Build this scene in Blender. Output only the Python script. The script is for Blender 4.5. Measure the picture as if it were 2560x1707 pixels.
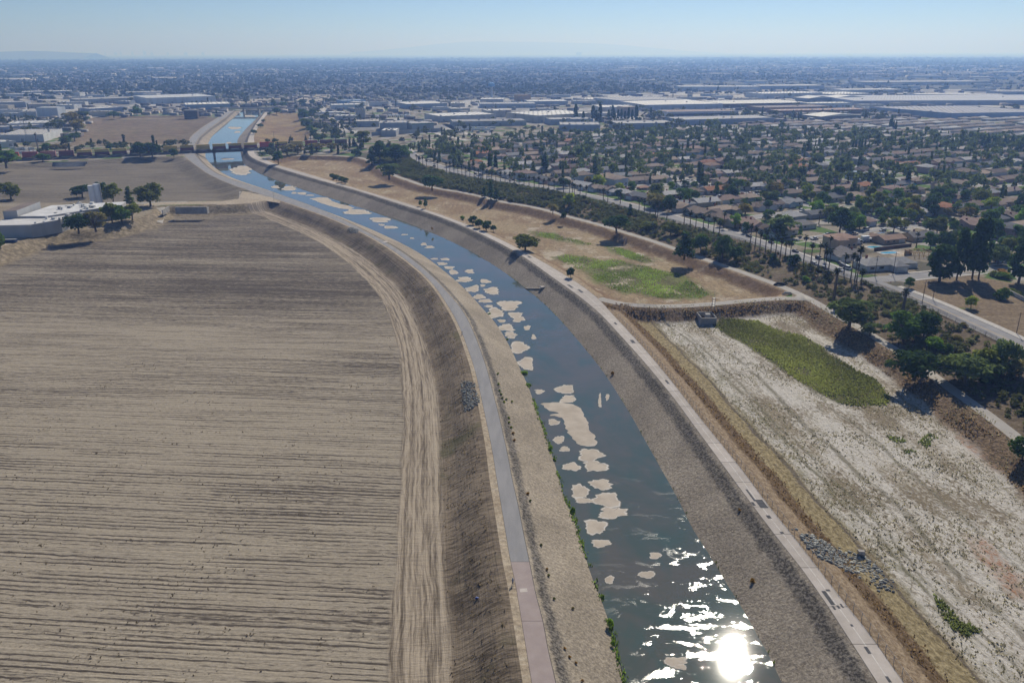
import bpy, math, random
import numpy as np
from mathutils import Vector, Matrix
from mathutils.geometry import delaunay_2d_cdt

for o in list(bpy.data.objects):
    bpy.data.objects.remove(o)
SC = bpy.context.scene
COL = SC.collection

# ------------------------------------------------------------------ camera
CAM_H = 110.0
F_PX, PX, PY = 1991.0, 1280.0, 853.5          # focal length and centre of a 2560 px wide view
PITCH = math.atan((PY - 131.0) / F_PX)
ROLL = math.radians(-0.16)
cam_d = bpy.data.cameras.new('camera')
cam_d.sensor_width = 36.0
cam_d.lens = 36.0 * F_PX / 2560.0
cam_d.clip_start = 1.0
cam_d.clip_end = 150000.0
cam = bpy.data.objects.new('camera', cam_d)
COL.objects.link(cam)
_f = Vector((0, math.cos(PITCH), -math.sin(PITCH)))
_u = Vector((0, math.sin(PITCH), math.cos(PITCH)))
_r = Vector((1, 0, 0))
r2 = _r * math.cos(ROLL) + _u * math.sin(ROLL)
u2 = -_r * math.sin(ROLL) + _u * math.cos(ROLL)
cam.matrix_world = Matrix(((r2.x, u2.x, -_f.x, 0), (r2.y, u2.y, -_f.y, 0), (r2.z, u2.z, -_f.z, CAM_H), (0, 0, 0, 1)))
SC.camera = cam
AF, AU, AR = np.array(_f), np.array(u2), np.array(r2)

# ------------------------------------------------------------------ sky, sun, exposure
SUN_AZ, SUN_EL = math.radians(18.9), math.radians(40.0)
W = bpy.data.worlds.new('World')
SC.world = W
W.use_nodes = True
wn = W.node_tree.nodes
wl = W.node_tree.links
sky = wn.new('ShaderNodeTexSky')
sky.sky_type = 'NISHITA'
sky.sun_disc = False
sky.sun_elevation = SUN_EL
sky.sun_rotation = SUN_AZ
sky.altitude = 100.0
sky.air_density = 0.40
sky.dust_density = 0.0
sky.ozone_density = 5.0
wl.new(sky.outputs[0], wn['Background'].inputs[0])
wn['Background'].inputs[1].default_value = 0.086
sun_d = bpy.data.lights.new('sun', 'SUN')
sun_d.energy = 4.3
sun_d.angle = math.radians(0.5)
sun_d.color = (1.0, 0.96, 0.91)
sun = bpy.data.objects.new('sun', sun_d)
COL.objects.link(sun)
sun.location = (300, 800, 700)
_sd = Vector((math.sin(SUN_AZ) * math.cos(SUN_EL), math.cos(SUN_AZ) * math.cos(SUN_EL), math.sin(SUN_EL)))
sun.rotation_euler = _sd.to_track_quat('Z', 'Y').to_euler()
SC.view_settings.view_transform = 'Standard'
SC.view_settings.look = 'None'
SC.view_settings.gamma = 1.0
SC.view_settings.exposure = 0.0
SC.view_settings.use_curve_mapping = False
SC.render.engine = 'CYCLES'
SC.cycles.use_denoising = True
SC.cycles.max_bounces = 5
SC.cycles.diffuse_bounces = 2
SC.cycles.glossy_bounces = 2
SC.cycles.transmission_bounces = 2
SC.cycles.transparent_max_bounces = 12
SC.cycles.volume_bounces = 1
SC.cycles.sample_clamp_indirect = 4.0

HAZE_DENSITY = 1.62e-4
HAZE_COLOR = (0.27, 0.47, 1.0)

# ------------------------------------------------------------------ projection and small maths
def ray(x, y):
    return AF * F_PX + AR * (x - PX) + AU * (PY - y)
def G(x, y, z=0.0):
    d = ray(x, y)
    t = (z - CAM_H) / d[2]
    return np.array([d[0] * t, d[1] * t, z])
def line(pts, z=0.0):
    return np.array([G(x, y, z)[:2] for x, y in pts])
def sstep(t):
    t = np.clip(t, 0, 1)
    return t * t * (3 - 2 * t)
def inpoly(P, poly):
    x, y = P[:, 0], P[:, 1]
    c = np.zeros(len(P), bool)
    n = len(poly)
    j = n - 1
    for i in range(n):
        xi, yi = poly[i]
        xj, yj = poly[j]
        if yi != yj:
            c ^= ((yi > y) != (yj > y)) & (x < (xj - xi) * (y - yi) / (yj - yi) + xi)
        j = i
    return c
def pdist(P, pl, closed=False):
    """distance of points to a polyline, and arc length of the nearest point"""
    A = np.asarray(pl, float)
    if closed:
        A = np.vstack([A, A[:1]])
    best = np.full(len(P), 1e18)
    arc = np.zeros(len(P))
    s = 0.0
    for i in range(len(A) - 1):
        d = A[i + 1] - A[i]
        L = math.hypot(*d)
        if L < 1e-9:
            continue
        t = np.clip(((P - A[i]) @ d) / (L * L), 0, 1)
        q = P - A[i] - t[:, None] * d
        dd = (q * q).sum(1)
        m = dd < best
        best[m] = dd[m]
        arc[m] = s + t[m] * L
        s += L
    return np.sqrt(best), arc
def offset(pl, d):
    """polyline moved d to its left"""
    A = np.asarray(pl, float)
    T = np.gradient(A, axis=0)
    T /= np.linalg.norm(T, axis=1)[:, None]
    return A + np.stack([-T[:, 1], T[:, 0]], 1) * d
def resample(pl, step):
    A = np.asarray(pl, float)
    s = np.r_[0, np.cumsum(np.linalg.norm(np.diff(A, axis=0), axis=1))]
    n = max(2, int(s[-1] / step) + 1)
    t = np.linspace(0, s[-1], n)
    return np.stack([np.interp(t, s, A[:, 0]), np.interp(t, s, A[:, 1])], 1)
def smooth_line(pl, step, k=5):
    A = resample(pl, step)
    if len(A) < 2 * k + 3:
        return A
    w = np.hanning(2 * k + 3)[1:-1]
    w /= w.sum()
    out = A.copy()
    for c in (0, 1):
        a = A[:, c]
        pad = np.r_[2 * a[0] - a[k:0:-1], a, 2 * a[-1] - a[-2:-k - 2:-1]]
        out[:, c] = np.convolve(pad, w, 'valid')
    return out
_ORD = 'zeroth first second third fourth fifth sixth seventh eighth ninth tenth eleventh twelfth thirteenth fourteenth fifteenth sixteenth seventeenth eighteenth nineteenth'.split()
_TENS = {20: 'twent', 30: 'thirt', 40: 'fort', 50: 'fift', 60: 'sixt', 70: 'sevent', 80: 'eight', 90: 'ninet'}
def ordw(n):
    if n >= 100:
        return 'hundredth' if n == 100 else 'hundred-and-' + ordw(n - 100)
    if n < 20:
        return _ORD[n]
    t, r = n // 10 * 10, n % 10
    return _TENS[t] + 'ieth' if r == 0 else _TENS[t] + 'y-' + _ORD[r]

# ------------------------------------------------------------------ object helpers
def tag(o, label=None, cat=None, group=None, kind=None):
    if label: o['label'] = label
    if cat: o['category'] = cat
    if group: o['group'] = group
    if kind: o['kind'] = kind
    return o
def empty(name, loc, rz=0.0, sc=None):
    o = bpy.data.objects.new(name, None)
    COL.objects.link(o)
    o.location = loc
    o.rotation_euler = (0, 0, rz)
    if sc is not None: o.scale = sc
    o.empty_display_size = 0.5
    return o
def link(name, me, parent=None, loc=None, rz=0.0, color=None):
    o = bpy.data.objects.new(name, me)
    COL.objects.link(o)
    if parent is not None: o.parent = parent
    if loc is not None: o.location = loc
    if rz: o.rotation_euler = (0, 0, rz)
    if color is not None: o.color = (color[0], color[1], color[2], 1)
    return o
def mesh(name, V, Fc, mats=(), smooth=False, mi=None):
    me = bpy.data.meshes.new(name)
    V = np.asarray(V, np.float32)
    if isinstance(Fc, np.ndarray):
        n, k = Fc.shape
        me.vertices.add(len(V))
        me.vertices.foreach_set('co', V.ravel())
        me.loops.add(n * k)
        me.loops.foreach_set('vertex_index', Fc.astype(np.int32).ravel())
        me.polygons.add(n)
        me.polygons.foreach_set('loop_start', np.arange(0, n * k, k, dtype=np.int32))
        me.update(calc_edges=True)
    else:
        me.from_pydata([tuple(map(float, v)) for v in V], [], Fc)
        me.update()
    for m in (mats if isinstance(mats, (list, tuple)) else [mats]):
        me.materials.append(m)
    if mi is not None:
        me.polygons.foreach_set('material_index', np.asarray(mi, np.int32))
    if smooth:
        me.polygons.foreach_set('use_smooth', np.ones(len(me.polygons), bool))
    return me
def fattr(me, name, vals, domain='POINT'):
    a = me.attributes.new(name, 'FLOAT', domain)
    a.data.foreach_set('value', np.asarray(vals, np.float32))
class MB:
    def __init__(s):
        s.v, s.f = [], []
    def box(s, x0, x1, y0, y1, z0, z1):
        b = len(s.v)
        s.v += [(x0, y0, z0), (x1, y0, z0), (x1, y1, z0), (x0, y1, z0), (x0, y0, z1), (x1, y0, z1), (x1, y1, z1), (x0, y1, z1)]
        s.f += [tuple(b + i for i in q) for q in ((3, 2, 1, 0), (4, 5, 6, 7), (0, 1, 5, 4), (1, 2, 6, 5), (2, 3, 7, 6), (3, 0, 4, 7))]
        return s
    def poly(s, pts):
        b = len(s.v)
        s.v += [tuple(p) for p in pts]
        s.f.append(tuple(range(b, b + len(pts))))
        return s
    def prism(s, pts, z0, z1):
        b = len(s.v)
        n = len(pts)
        s.v += [(p[0], p[1], z0) for p in pts] + [(p[0], p[1], z1) for p in pts]
        s.f.append(tuple(b + i for i in range(n - 1, -1, -1)))
        s.f.append(tuple(b + n + i for i in range(n)))
        for i in range(n):
            j = (i + 1) % n
            s.f.append((b + i, b + j, b + n + j, b + n + i))
        return s
    def tube(s, pts, rad, n=6):
        P = [Vector(p) for p in pts]
        b = len(s.v)
        R = rad if isinstance(rad, (list, tuple)) else [rad] * len(P)
        for i, p in enumerate(P):
            d = (P[min(i + 1, len(P) - 1)] - P[max(i - 1, 0)])
            d.normalize()
            a = Vector((0, 0, 1)) if abs(d.z) < .9 else Vector((1, 0, 0))
            u = d.cross(a); u.normalize()
            w = d.cross(u)
            for k in range(n):
                t = 2 * math.pi * k / n
                s.v.append(tuple(p + (u * math.cos(t) + w * math.sin(t)) * R[i]))
        for i in range(len(P) - 1):
            for k in range(n):
                k2 = (k + 1) % n
                s.f.append((b + i * n + k, b + i * n + k2, b + (i + 1) * n + k2, b + (i + 1) * n + k))
        s.f.append(tuple(b + k for k in range(n)))
        s.f.append(tuple(b + (len(P) - 1) * n + k for k in range(n - 1, -1, -1)))
        return s
    def me(s, name, mat, smooth=False):
        return mesh(name, s.v, s.f, mat, smooth)
    def build(s, name, mat, parent=None, color=None, loc=None, rz=0.0, smooth=False):
        return link(name, s.me(name, mat, smooth), parent, loc, rz, color)

# ------------------------------------------------------------------ materials
class NT:
    def __init__(s, name):
        s.m = bpy.data.materials.new(name)
        s.m.use_nodes = True
        s.t = s.m.node_tree
        s.t.nodes.clear()
        s.out = s.t.nodes.new('ShaderNodeOutputMaterial')
    def n(s, ty, **kw):
        nd = s.t.nodes.new(ty)
        for k, v in kw.items():
            setattr(nd, k, v)
        return nd
    def set(s, sock, v):
        if isinstance(v, bpy.types.NodeSocket):
            s.t.links.new(v, sock)
        elif isinstance(v, (tuple, list)) and sock.type == 'RGBA' and len(v) == 3:
            sock.default_value = (*v, 1)
        else:
            sock.default_value = v
    def pos(s):
        return s.n('ShaderNodeNewGeometry').outputs['Position']
    def obj(s):
        return s.n('ShaderNodeTexCoord').outputs['Object']
    def attr(s, name):
        return s.n('ShaderNodeAttribute', attribute_name=name).outputs['Fac']
    def ocol(s):
        return s.n('ShaderNodeObjectInfo').outputs['Color']
    def orand(s):
        return s.n('ShaderNodeObjectInfo').outputs['Random']
    def vmul(s, v, sc):
        nd = s.n('ShaderNodeVectorMath', operation='MULTIPLY')
        s.set(nd.inputs[0], v); s.set(nd.inputs[1], sc)
        return nd.outputs[0]
    def comb(s, x, y, z=0.0):
        nd = s.n('ShaderNodeCombineXYZ')
        for i, v in enumerate((x, y, z)): s.set(nd.inputs[i], v)
        return nd.outputs[0]
    def sep(s, v):
        nd = s.n('ShaderNodeSeparateXYZ'); s.set(nd.inputs[0], v)
        return nd.outputs
    def dot(s, v, w):
        nd = s.n('ShaderNodeVectorMath', operation='DOT_PRODUCT')
        s.set(nd.inputs[0], v); s.set(nd.inputs[1], w)
        return nd.outputs['Value']
    def math(s, op, a, b=0.0, c=None, clamp=False):
        nd = s.n('ShaderNodeMath', operation=op, use_clamp=clamp)
        s.set(nd.inputs[0], a); s.set(nd.inputs[1], b)
        if c is not None: s.set(nd.inputs[2], c)
        return nd.outputs[0]
    def noise(s, v, scale, det=3.0, rough=0.55, dist=0.0):
        nd = s.n('ShaderNodeTexNoise')
        s.set(nd.inputs['Vector'], v)
        nd.inputs['Scale'].default_value = scale
        nd.inputs['Detail'].default_value = det
        nd.inputs['Roughness'].default_value = rough
        nd.inputs['Distortion'].default_value = dist
        return nd.outputs['Fac']
    def voro(s, v, scale, feature='F1', out='Distance', rand=1.0):
        nd = s.n('ShaderNodeTexVoronoi', feature=feature)
        s.set(nd.inputs['Vector'], v)
        nd.inputs['Scale'].default_value = scale
        nd.inputs['Randomness'].default_value = rand
        return nd.outputs[out]
    def ramp(s, f, a, b, x=0.0, y=1.0):
        nd = s.n('ShaderNodeMapRange')
        s.set(nd.inputs[0], f)
        nd.inputs[1].default_value = a; nd.inputs[2].default_value = b
        nd.inputs[3].default_value = x; nd.inputs[4].default_value = y
        nd.interpolation_type = 'SMOOTHSTEP'
        return nd.outputs[0]
    def mix(s, f, a, b, mode='MIX'):
        nd = s.n('ShaderNodeMix', data_type='RGBA', blend_type=mode)
        s.set(nd.inputs[0], f); s.set(nd.inputs[6], a); s.set(nd.inputs[7], b)
        return nd.outputs[2]
    def scale(s, c, f):
        nd = s.n('ShaderNodeVectorMath', operation='SCALE')
        s.set(nd.inputs[0], c); s.set(nd.inputs['Scale'], f)
        return nd.outputs[0]
    def bump(s, h, strength=0.5, dist=0.3):
        nd = s.n('ShaderNodeBump')
        nd.inputs['Strength'].default_value = strength
        nd.inputs['Distance'].default_value = dist
        s.set(nd.inputs['Height'], h)
        return nd.outputs[0]
    def fin(s, col, rough=0.9, nrm=None, spec=0.2, metal=0.0, alpha=None):
        b = s.n('ShaderNodeBsdfPrincipled')
        s.set(b.inputs['Base Color'], col)
        s.set(b.inputs['Roughness'], rough)
        s.set(b.inputs['Specular IOR Level'], spec)
        s.set(b.inputs['Metallic'], metal)
        if alpha is not None: s.set(b.inputs['Alpha'], alpha)
        if nrm is not None: s.set(b.inputs['Normal'], nrm)
        s.t.links.new(b.outputs[0], s.out.inputs[0])
        return s.m
def hexc(r, g, b):
    f = lambda c: ((c / 255 + .055) / 1.055) ** 2.4 if c > 10 else c / 255 / 12.92
    return (f(r), f(g), f(b))

def m_plain(name, col, rough=0.85, var=0.25, sc=0.35, spec=0.2, metal=0.0, bump=0.0):
    t = NT(name)
    p = t.obj()
    f = t.noise(p, sc, 4, .6)
    c = t.mix(t.ramp(f, .3, .7), tuple(x * (1 - var) for x in col), tuple(min(.85, x * (1 + var)) for x in col))
    return t.fin(c, rough, t.bump(f, bump, .2) if bump else None, spec, metal)
def m_object(name, rough=0.85, var=0.25, sc=0.4, spec=0.2, streak=False):
    """takes its colour from the object, with wear"""
    t = NT(name)
    p = t.obj()
    f = t.noise(t.vmul(p, (1, 1, .25)) if streak else p, sc, 4, .62)
    c = t.scale(t.ocol(), t.ramp(f, .25, .75, 1 - var, 1 + var))
    return t.fin(c, rough, None, spec)

M = {}
# ploughed soil of the flood basin: d = metres from the levee shoulder, u = metres along it
def soil(name, fdir, tracks=True, base=1.0):
    t = NT(name)
    p = t.pos()
    fx = t.dot(p, (fdir[0], fdir[1], 0)); fy = t.dot(p, (-fdir[1], fdir[0], 0))
    warp = t.noise(p, .02, 2)
    fy = t.math('MULTIPLY_ADD', warp, 2.0, fy)
    st1 = t.noise(t.comb(t.math('MULTIPLY', fx, .022), fy), .95, 2, .5)
    st2 = t.noise(t.comb(t.math('MULTIPLY', fx, .012), fy), .17, 3, .6)
    fine = t.noise(t.comb(t.math('MULTIPLY', fx, .16), fy), 1.9, 4, .7)
    big = t.noise(p, .011, 3, .55)
    band = t.noise(t.comb(t.math('MULTIPLY', fx, .15), fy), .03, 3, .5)
    ph = t.math('MULTIPLY_ADD', t.noise(t.comb(t.math('MULTIPLY', fx, .03), fy), .09, 2), 5.0, t.math('MULTIPLY', fy, 4.1))
    ln = t.math('MULTIPLY', t.math('POWER', t.math('MULTIPLY_ADD', t.math('SINE', ph), .5, .5), 3.0), t.ramp(t.noise(t.comb(t.math('MULTIPLY', fx, .06), fy), .33, 3, .6), .36, .60))
    s = t.math('ADD', t.math('MULTIPLY', st1, .38), t.math('MULTIPLY', fine, .62))
    s = t.math('SUBTRACT', s, t.math('MULTIPLY_ADD', ln, .22, -.06))
    s = t.math('ADD', s, t.math('MULTIPLY', t.math('SUBTRACT', st2, .5), .20))
    s = t.math('ADD', s, t.math('MULTIPLY', t.math('SUBTRACT', band, .5), .20))
    s = t.math('ADD', s, t.math('MULTIPLY', t.math('SUBTRACT', big, .5), .20))
    # the far half of the field lies fallow and darker
    far = t.ramp(t.math('ADD', fy, t.math('MULTIPLY', big, 60)), 330, 420)
    s = t.math('SUBTRACT', s, t.math('MULTIPLY', far, .105 if tracks else 0.0))
    pale, dark = tuple(base * x for x in (.335, .288, .222)), tuple(base * x for x in (.090, .074, .060))
    c = t.mix(t.ramp(s, .39, .53), dark, pale)
    clod = t.noise(p, .8, 4, .7)
    c = t.mix(t.ramp(clod, .60, .76), c, (.11, .09, .07))
    c = t.scale(c, t.ramp(t.noise(t.comb(t.math('MULTIPLY', fx, .4), fy), 2.2, 4, .75), .3, .7, .80, 1.18))
    h = t.math('ADD', t.math('MULTIPLY', st1, 1.0), t.math('MULTIPLY', clod, .4))
    if tracks:
        d, u = t.attr('d'), t.attr('u')
        wob = t.math('ADD', d, t.math('MULTIPLY', t.math('SUBTRACT', t.noise(p, .05, 3), .5), 4.0))
        # levee slope: dark matted grass
        sl = t.noise(t.comb(t.math('MULTIPLY', d, .22), u), 1.1, 4, .7)
        sl2 = t.noise(p, .07, 4, .6)
        sc_ = t.mix(t.ramp(t.math('ADD', t.math('MULTIPLY', sl, .7), t.math('MULTIPLY', sl2, .4)), .38, .68), (.085, .066, .048), (.27, .215, .155))
        sc_ = t.mix(t.ramp(t.noise(p, .06, 4), .56, .70, 0, .5), sc_, (.075, .085, .03))
        # wheel tracks along the toe
        tr = t.noise(t.comb(d, t.math('MULTIPLY', u, .012)), .85, 3, .65)
        tr2 = t.noise(t.comb(t.math('ADD', d, t.math('MULTIPLY', t.noise(p, .035, 3), 6.0)), t.math('MULTIPLY', u, .05)), 1.7, 4, .7)
        tc = t.mix(t.ramp(t.math('ADD', t.math('MULTIPLY', tr, .55), t.math('MULTIPLY', tr2, .50)), .38, .62), (.12, .095, .07), (.42, .35, .265))
        k1 = t.ramp(wob, 12.2, 14.2)
        k2 = t.ramp(wob, 24.5, 26.0)
        c = t.mix(k2, t.mix(k1, sc_, tc), c)
        h = t.math('ADD', t.math('MULTIPLY', h, k2), t.math('MULTIPLY', t.math('SUBTRACT', 1.0, k2), t.math('ADD', tr, sl)))
        # paler crumbly rim round the whole basin's other sides
        e = t.attr('e')
        ew = t.math('ADD', e, t.math('MULTIPLY', t.math('SUBTRACT', t.noise(p, .09, 3), .5), 9.0))
        rimc = t.mix(t.ramp(t.noise(p, .35, 4, .7), .35, .7), (.16, .13, .085), (.35, .285, .20))
        c = t.mix(t.math('MULTIPLY', t.ramp(ew, 20, 12), k2), c, rimc)
    return t.fin(c, .95, t.bump(h, .9, .35), .1)

def dry_grass(name, ca, cb, cc, green=0.0, sc=1.0):
    t = NT(name)
    p = t.pos()
    a = t.noise(p, .035 * sc, 4, .6)
    b = t.noise(p, .5 * sc, 5, .7)
    e = t.noise(t.vmul(p, (.3, 1.0, 1)), .25 * sc, 4, .65)
    c = t.mix(t.ramp(a, .35, .65), ca, cb)
    c = t.mix(t.ramp(e, .42, .72), c, cc)
    c = t.scale(c, t.ramp(b, .2, .8, .55, 1.35))
    if green:
        c = t.mix(t.ramp(t.noise(p, .045, 4), .56, .72, 0, green), c, (.10, .13, .03))
    return t.fin(c, .95, t.bump(b, .8, .3), .1)

# ------------------------------------------------------------------ traced lines of the river corridor (photo pixels, unprojected to the ground)
WL = [(1562,1707),(1549,1659),(1533,1604),(1523,1556),(1504,1501),(1478,1439),(1455.5,1365),(1439,1307),(1420,1261),(1411,1250),(1399,1200),(1386,1155),(1370,1107),(1354,1059),(1335,1008),(1322,967),(1300,922),(1280.5,877.5),(1255,830),(1229.5,794.6),(1208,774),(1181,741),(1151,711),(1121,686),(1088,659),(1055,635.6),(1014,612),(972.6,594),(931.5,574),(893,559),(852,542),(813.5,528.6),(770,511),(715,491.6),(660,472),(640,466),(589.5,449),(559,435),(532,416),(512.7,394),(514,381),(518,364),(529,342),(548,323),(570,304),(590,290),(606,276)]
WR = [(1955,1707),(1924,1640),(1885.6,1572),(1850,1510),(1814.5,1455.5),(1779,1394),(1730,1319.7),(1698,1252),(1669,1200),(1600,1078),(1583,1046.5),(1561,1011),(1535.5,970),(1510,931.7),(1481,893.5),(1446,852),(1414,814),(1379,777),(1354,751.6),(1328.5,733),(1300,708),(1249.5,672.6),(1208,645),(1162,619),(1126,603),(1071,577),(1016,556),(975,541),(920,526),(879,512),(830,496),(789,483),(737,467),(690,450),(644,431),(608,411),(600.5,378),(592,356),(598,342),(614,323),(641,297),(666,275)]
PL = [(1329,1707),(1307,1572),(1289,1462),(1274,1394),(1253,1265),(1242,1200),(1229.5,1120),(1210,1027),(1198,970),(1185,916),(1159,842),(1140,798),(1112,752),(1088,716),(1057.6,683.5),(1016,650.6),(975,620.5),(929,593),(879,568),(824.5,543.7),(770,524.5),(712,505),(640,482),(603,471),(562,454.7),(521,435.5),(482.6,408),(458,389),(464,375),(471.6,359),(477,342),(507,318),(548,293),(573,276)]
PR = [(1391,1707),(1371,1624),(1358.5,1552.5),(1339,1481),(1324.5,1404),(1310,1336),(1294,1252),(1281,1200),(1271,1142),(1252,1056),(1236,992),(1217,919),(1194.5,855),(1169,795),(1140,752),(1126,741),(1099,708),(1057.6,670),(1016,637),(975,611),(934,589),(893,567),(852,546.5),(813.5,529),(770,511.5),(715,492),(660,474),(640,468),(576,449),(537,433),(507,409),(490,390),(484,375),(486.7,364),(496,345),(521,323),(562,294),(584,276)]
QL = [(2193,1707),(2125.5,1602),(2063,1505),(2005,1423),(1932,1331),(1860,1235),(1724.5,1050),(1694,1007),(1653,956),(1602,895),(1551,839),(1500,782.6),(1471,760),(1449,741),(1413.5,716.6),(1378,692),(1342,664.5),(1300,635.6),(1249.5,608),(1208,587.6),(1153.5,563),(1099,542),(1049,524.5),(1028,520),(970,501),(901.6,479),(833,460),(792,449),(737,433),(682,416),(641,401),(620,388),(617,370),(619,353),(625,337),(641,309),(666,276)]
QR = [(2261,1707),(2174,1582.5),(2111,1505),(2048,1423),(1981,1336),(1918,1259),(1860,1179),(1755,1050),(1704,984),(1666,936),(1627.5,890),(1589,846),(1551,805.6),(1528,782.6),(1502,750),(1452,711),(1411,686.5),(1370,662),(1331,640),(1300,623),(1263,604),(1222,585),(1173,563),(1121,544),(1071,526),(1011,507),(948,489),(879,468),(822,451),(742,427),(687,411),(663,398.5),(636,386),(634,372),(638,361),(634,345),(641,326),(660,296),(676,276)]
ROWS = np.r_[np.arange(2060, 1000, -20), np.arange(1000, 600, -12), np.arange(600, 400, -6), np.arange(400, 275, -4)].astype(float)
def rows(pts, sg=14.0):
    P = np.array(sorted(pts, key=lambda q: q[1]))
    y = np.arange(262, 2100, 2.0)
    x = np.interp(y, P[:, 1], P[:, 0])
    a = (P[-1, 0] - P[-3, 0]) / (P[-1, 1] - P[-3, 1])
    x = np.where(y > P[-1, 1], P[-1, 0] + a * (y - P[-1, 1]), x)
    a = (P[1, 0] - P[0, 0]) / (P[1, 1] - P[0, 1])
    x = np.where(y < P[0, 1], P[0, 0] + a * (y - P[0, 1]), x)
    def sm(s):
        k = np.exp(-.5 * (np.arange(-40, 41) * 2 / s) ** 2); k /= k.sum()
        return np.convolve(np.pad(x, 40, mode='edge'), k, 'valid')
    w = np.clip((y - 420) / 200, 0, 1)
    xs = sm(sg) * w + sm(4.0) * (1 - w)
    return np.interp(ROWS, y, xs)
Z_W, Z_BED, Z_ST = -7.0, -7.7, 3.0
xWL, xWR, xPL, xPR, xQL, xQR = (rows(a) for a in (WL, WR, PL, PR, QL, QR))
xPR = np.minimum(xPR, xWL - np.clip((ROWS - 400) / 40, 1.5, 60))
xSL = xPL - np.interp(ROWS, [276, 480, 505, 750, 1037, 1200, 1707, 2060], [1.5, 2, 5, 7, 12, 18, 22, 25])
wl_ = lambda x, z: np.array([G(a, b, z)[:2] for a, b in zip(x, ROWS)])
LSL, LPL, LPR, LWL, LWR, LQL, LQR = wl_(xSL, 0), wl_(xPL, 0), wl_(xPR, 0), wl_(xWL, Z_W), wl_(xWR, Z_W), wl_(xQL, 0), wl_(xQR, 0)

# maintenance road on the right, cross road, street with palms
M_PX = [(720,391),(740,389.5),(775,388),(833,389.5),(888,392),(915,397.5),(940,411),(962,427),(989,440),(1028,453),(1052,462),(1107,473.5),(1162,482),(1198,490),(1260,506),(1315,514),(1378,528),(1424,543),(1466,552.5),(1504,563),(1575,585),(1616,597),(1671,616),(1740,640),(1781,655),(1836,673),(1900,696),(1949,713),(1990,731),(2030,750),(2066,772),(2098,791),(2143,816),(2187,842),(2232,870),(2285,903),(2330,936),(2375,970),(2439,1014),(2490,1052),(2545,1095),(2620,1160),(2720,1250),(2850,1390),(3000,1570)]
LM = smooth_line(line(M_PX), 6.0, 2)
X_PX = [(1497,746),(1551,760),(1615,765),(1694,765.5),(1780,760),(1857,752.5),(1934,746.5),(1985,744.5),(2034,750)]
LX = smooth_line(line(X_PX), 4.0, 2)
F_PX_ = [(1008,379),(1017,386),(1033,403),(1066,421),(1121,433),(1176,446.5),(1240,457),(1320,470),(1386,481),(1449,493),(1507,506),(1551,518),(1594.5,531),(1650,546),(1710,563),(1781,585),(1836,597),(1900,618),(1960,640),(1994,652),(2083,685),(2152,704),(2208,722),(2277,750.5),(2336,776),(2410.6,815),(2479,845),(2521,866.5),(2560,887),(2640,930),(2800,1020),(3100,1200)]
LF = smooth_line(line(F_PX_, Z_ST), 6.0, 3)
C_PX = [(1012,371),(1022,382),(1045,400),(1080,412),(1121,424),(1176,437),(1240,449.5),(1320,463),(1400,476),(1475,491),(1540,505),(1596,521),(1650,535),(1720,556),(1790,575),(1872,598),(1994,640),(2083,674),(2140,692),(2208,714),(2277,740),(2336,764),(2418,802),(2485,831),(2560,868),(2640,910),(2800,1000),(3100,1180)]
LC = smooth_line(line(C_PX, Z_ST), 6.0, 3)           # street centre
SIDE_PX = [(2160,699),(2217,698),(2277,692),(2336,686),(2415,679),(2479,673),(2560,664),(2700,648)]
LSIDE = smooth_line(line(SIDE_PX, Z_ST), 6.0, 2)
T_PX = [(372,517),(406,514),(500,512),(560,511.5),(610,510),(650,505),(690,499)]
LT = smooth_line(line(T_PX), 5.0, 2)                  # dirt road across the levees
FL_PX = [(-330,760),(-200,690),(-90,648),(6.5,616),(54,599),(108,586),(152,577),(178,573),(238,574),(300,560),(350,545),(385,528),(372,513)]
LFL = smooth_line(line(FL_PX), 5.0, 2)                # dirt track in front of the factory

nT = int(np.argmin(abs(ROWS - 497)))
nA0, nA1 = int(np.argmin(abs(ROWS - 747))), int(np.argmin(abs(ROWS - 396)))
nS1, nS2 = int(np.argmin(abs(ROWS - 474))), int(np.argmin(abs(ROWS - 392)))
BASIN_L1 = np.vstack([LSL[:nT], LT[::-1], LFL[::-1], [[-520, 420], [-520, 60]]])
BASIN_A = np.vstack([LQR[nA0:nA1], LM[(LM[:, 0] < LX[-1][0] - 6) | (LM[:, 1] > LX[-1][1] + 8)], LX[::-1][4:]])
BASIN_B = np.vstack([LQR[:nA0], LX, LM[(LM[:, 1] < LX[-1][1] + 1) & (LM[:, 0] > LX[-1][0])], [[LM[-1][0], LQR[0][1]]]])
SERV = line([(30,409),(137,405.5),(274,397),(411,391),(450,391)])
BASIN_L2 = np.vstack([LSL[nS1:nS2], SERV[::-1], line([(-60,415),(-260,430),(-280,520),(-100,509),(100,509),(290,506),(406,504.5),(500,502.5),(575,500),(598,496),(598,478)])])
nB1, nB2 = int(np.argmin(abs(ROWS - 360))), int(np.argmin(abs(ROWS - 293)))
BASIN_L3 = np.vstack([LSL[nB1:nB2], line([(500,289),(380,290),(302,292),(228,291),(208,326),(172,364)])])
BASIN_R3 = np.vstack([LQR[nB1 + 1:nB2 + 2][::-1], line([(655,359),(700,358),(770,356),(775,340),(757,310),(748,283),(690,281)])])

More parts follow.
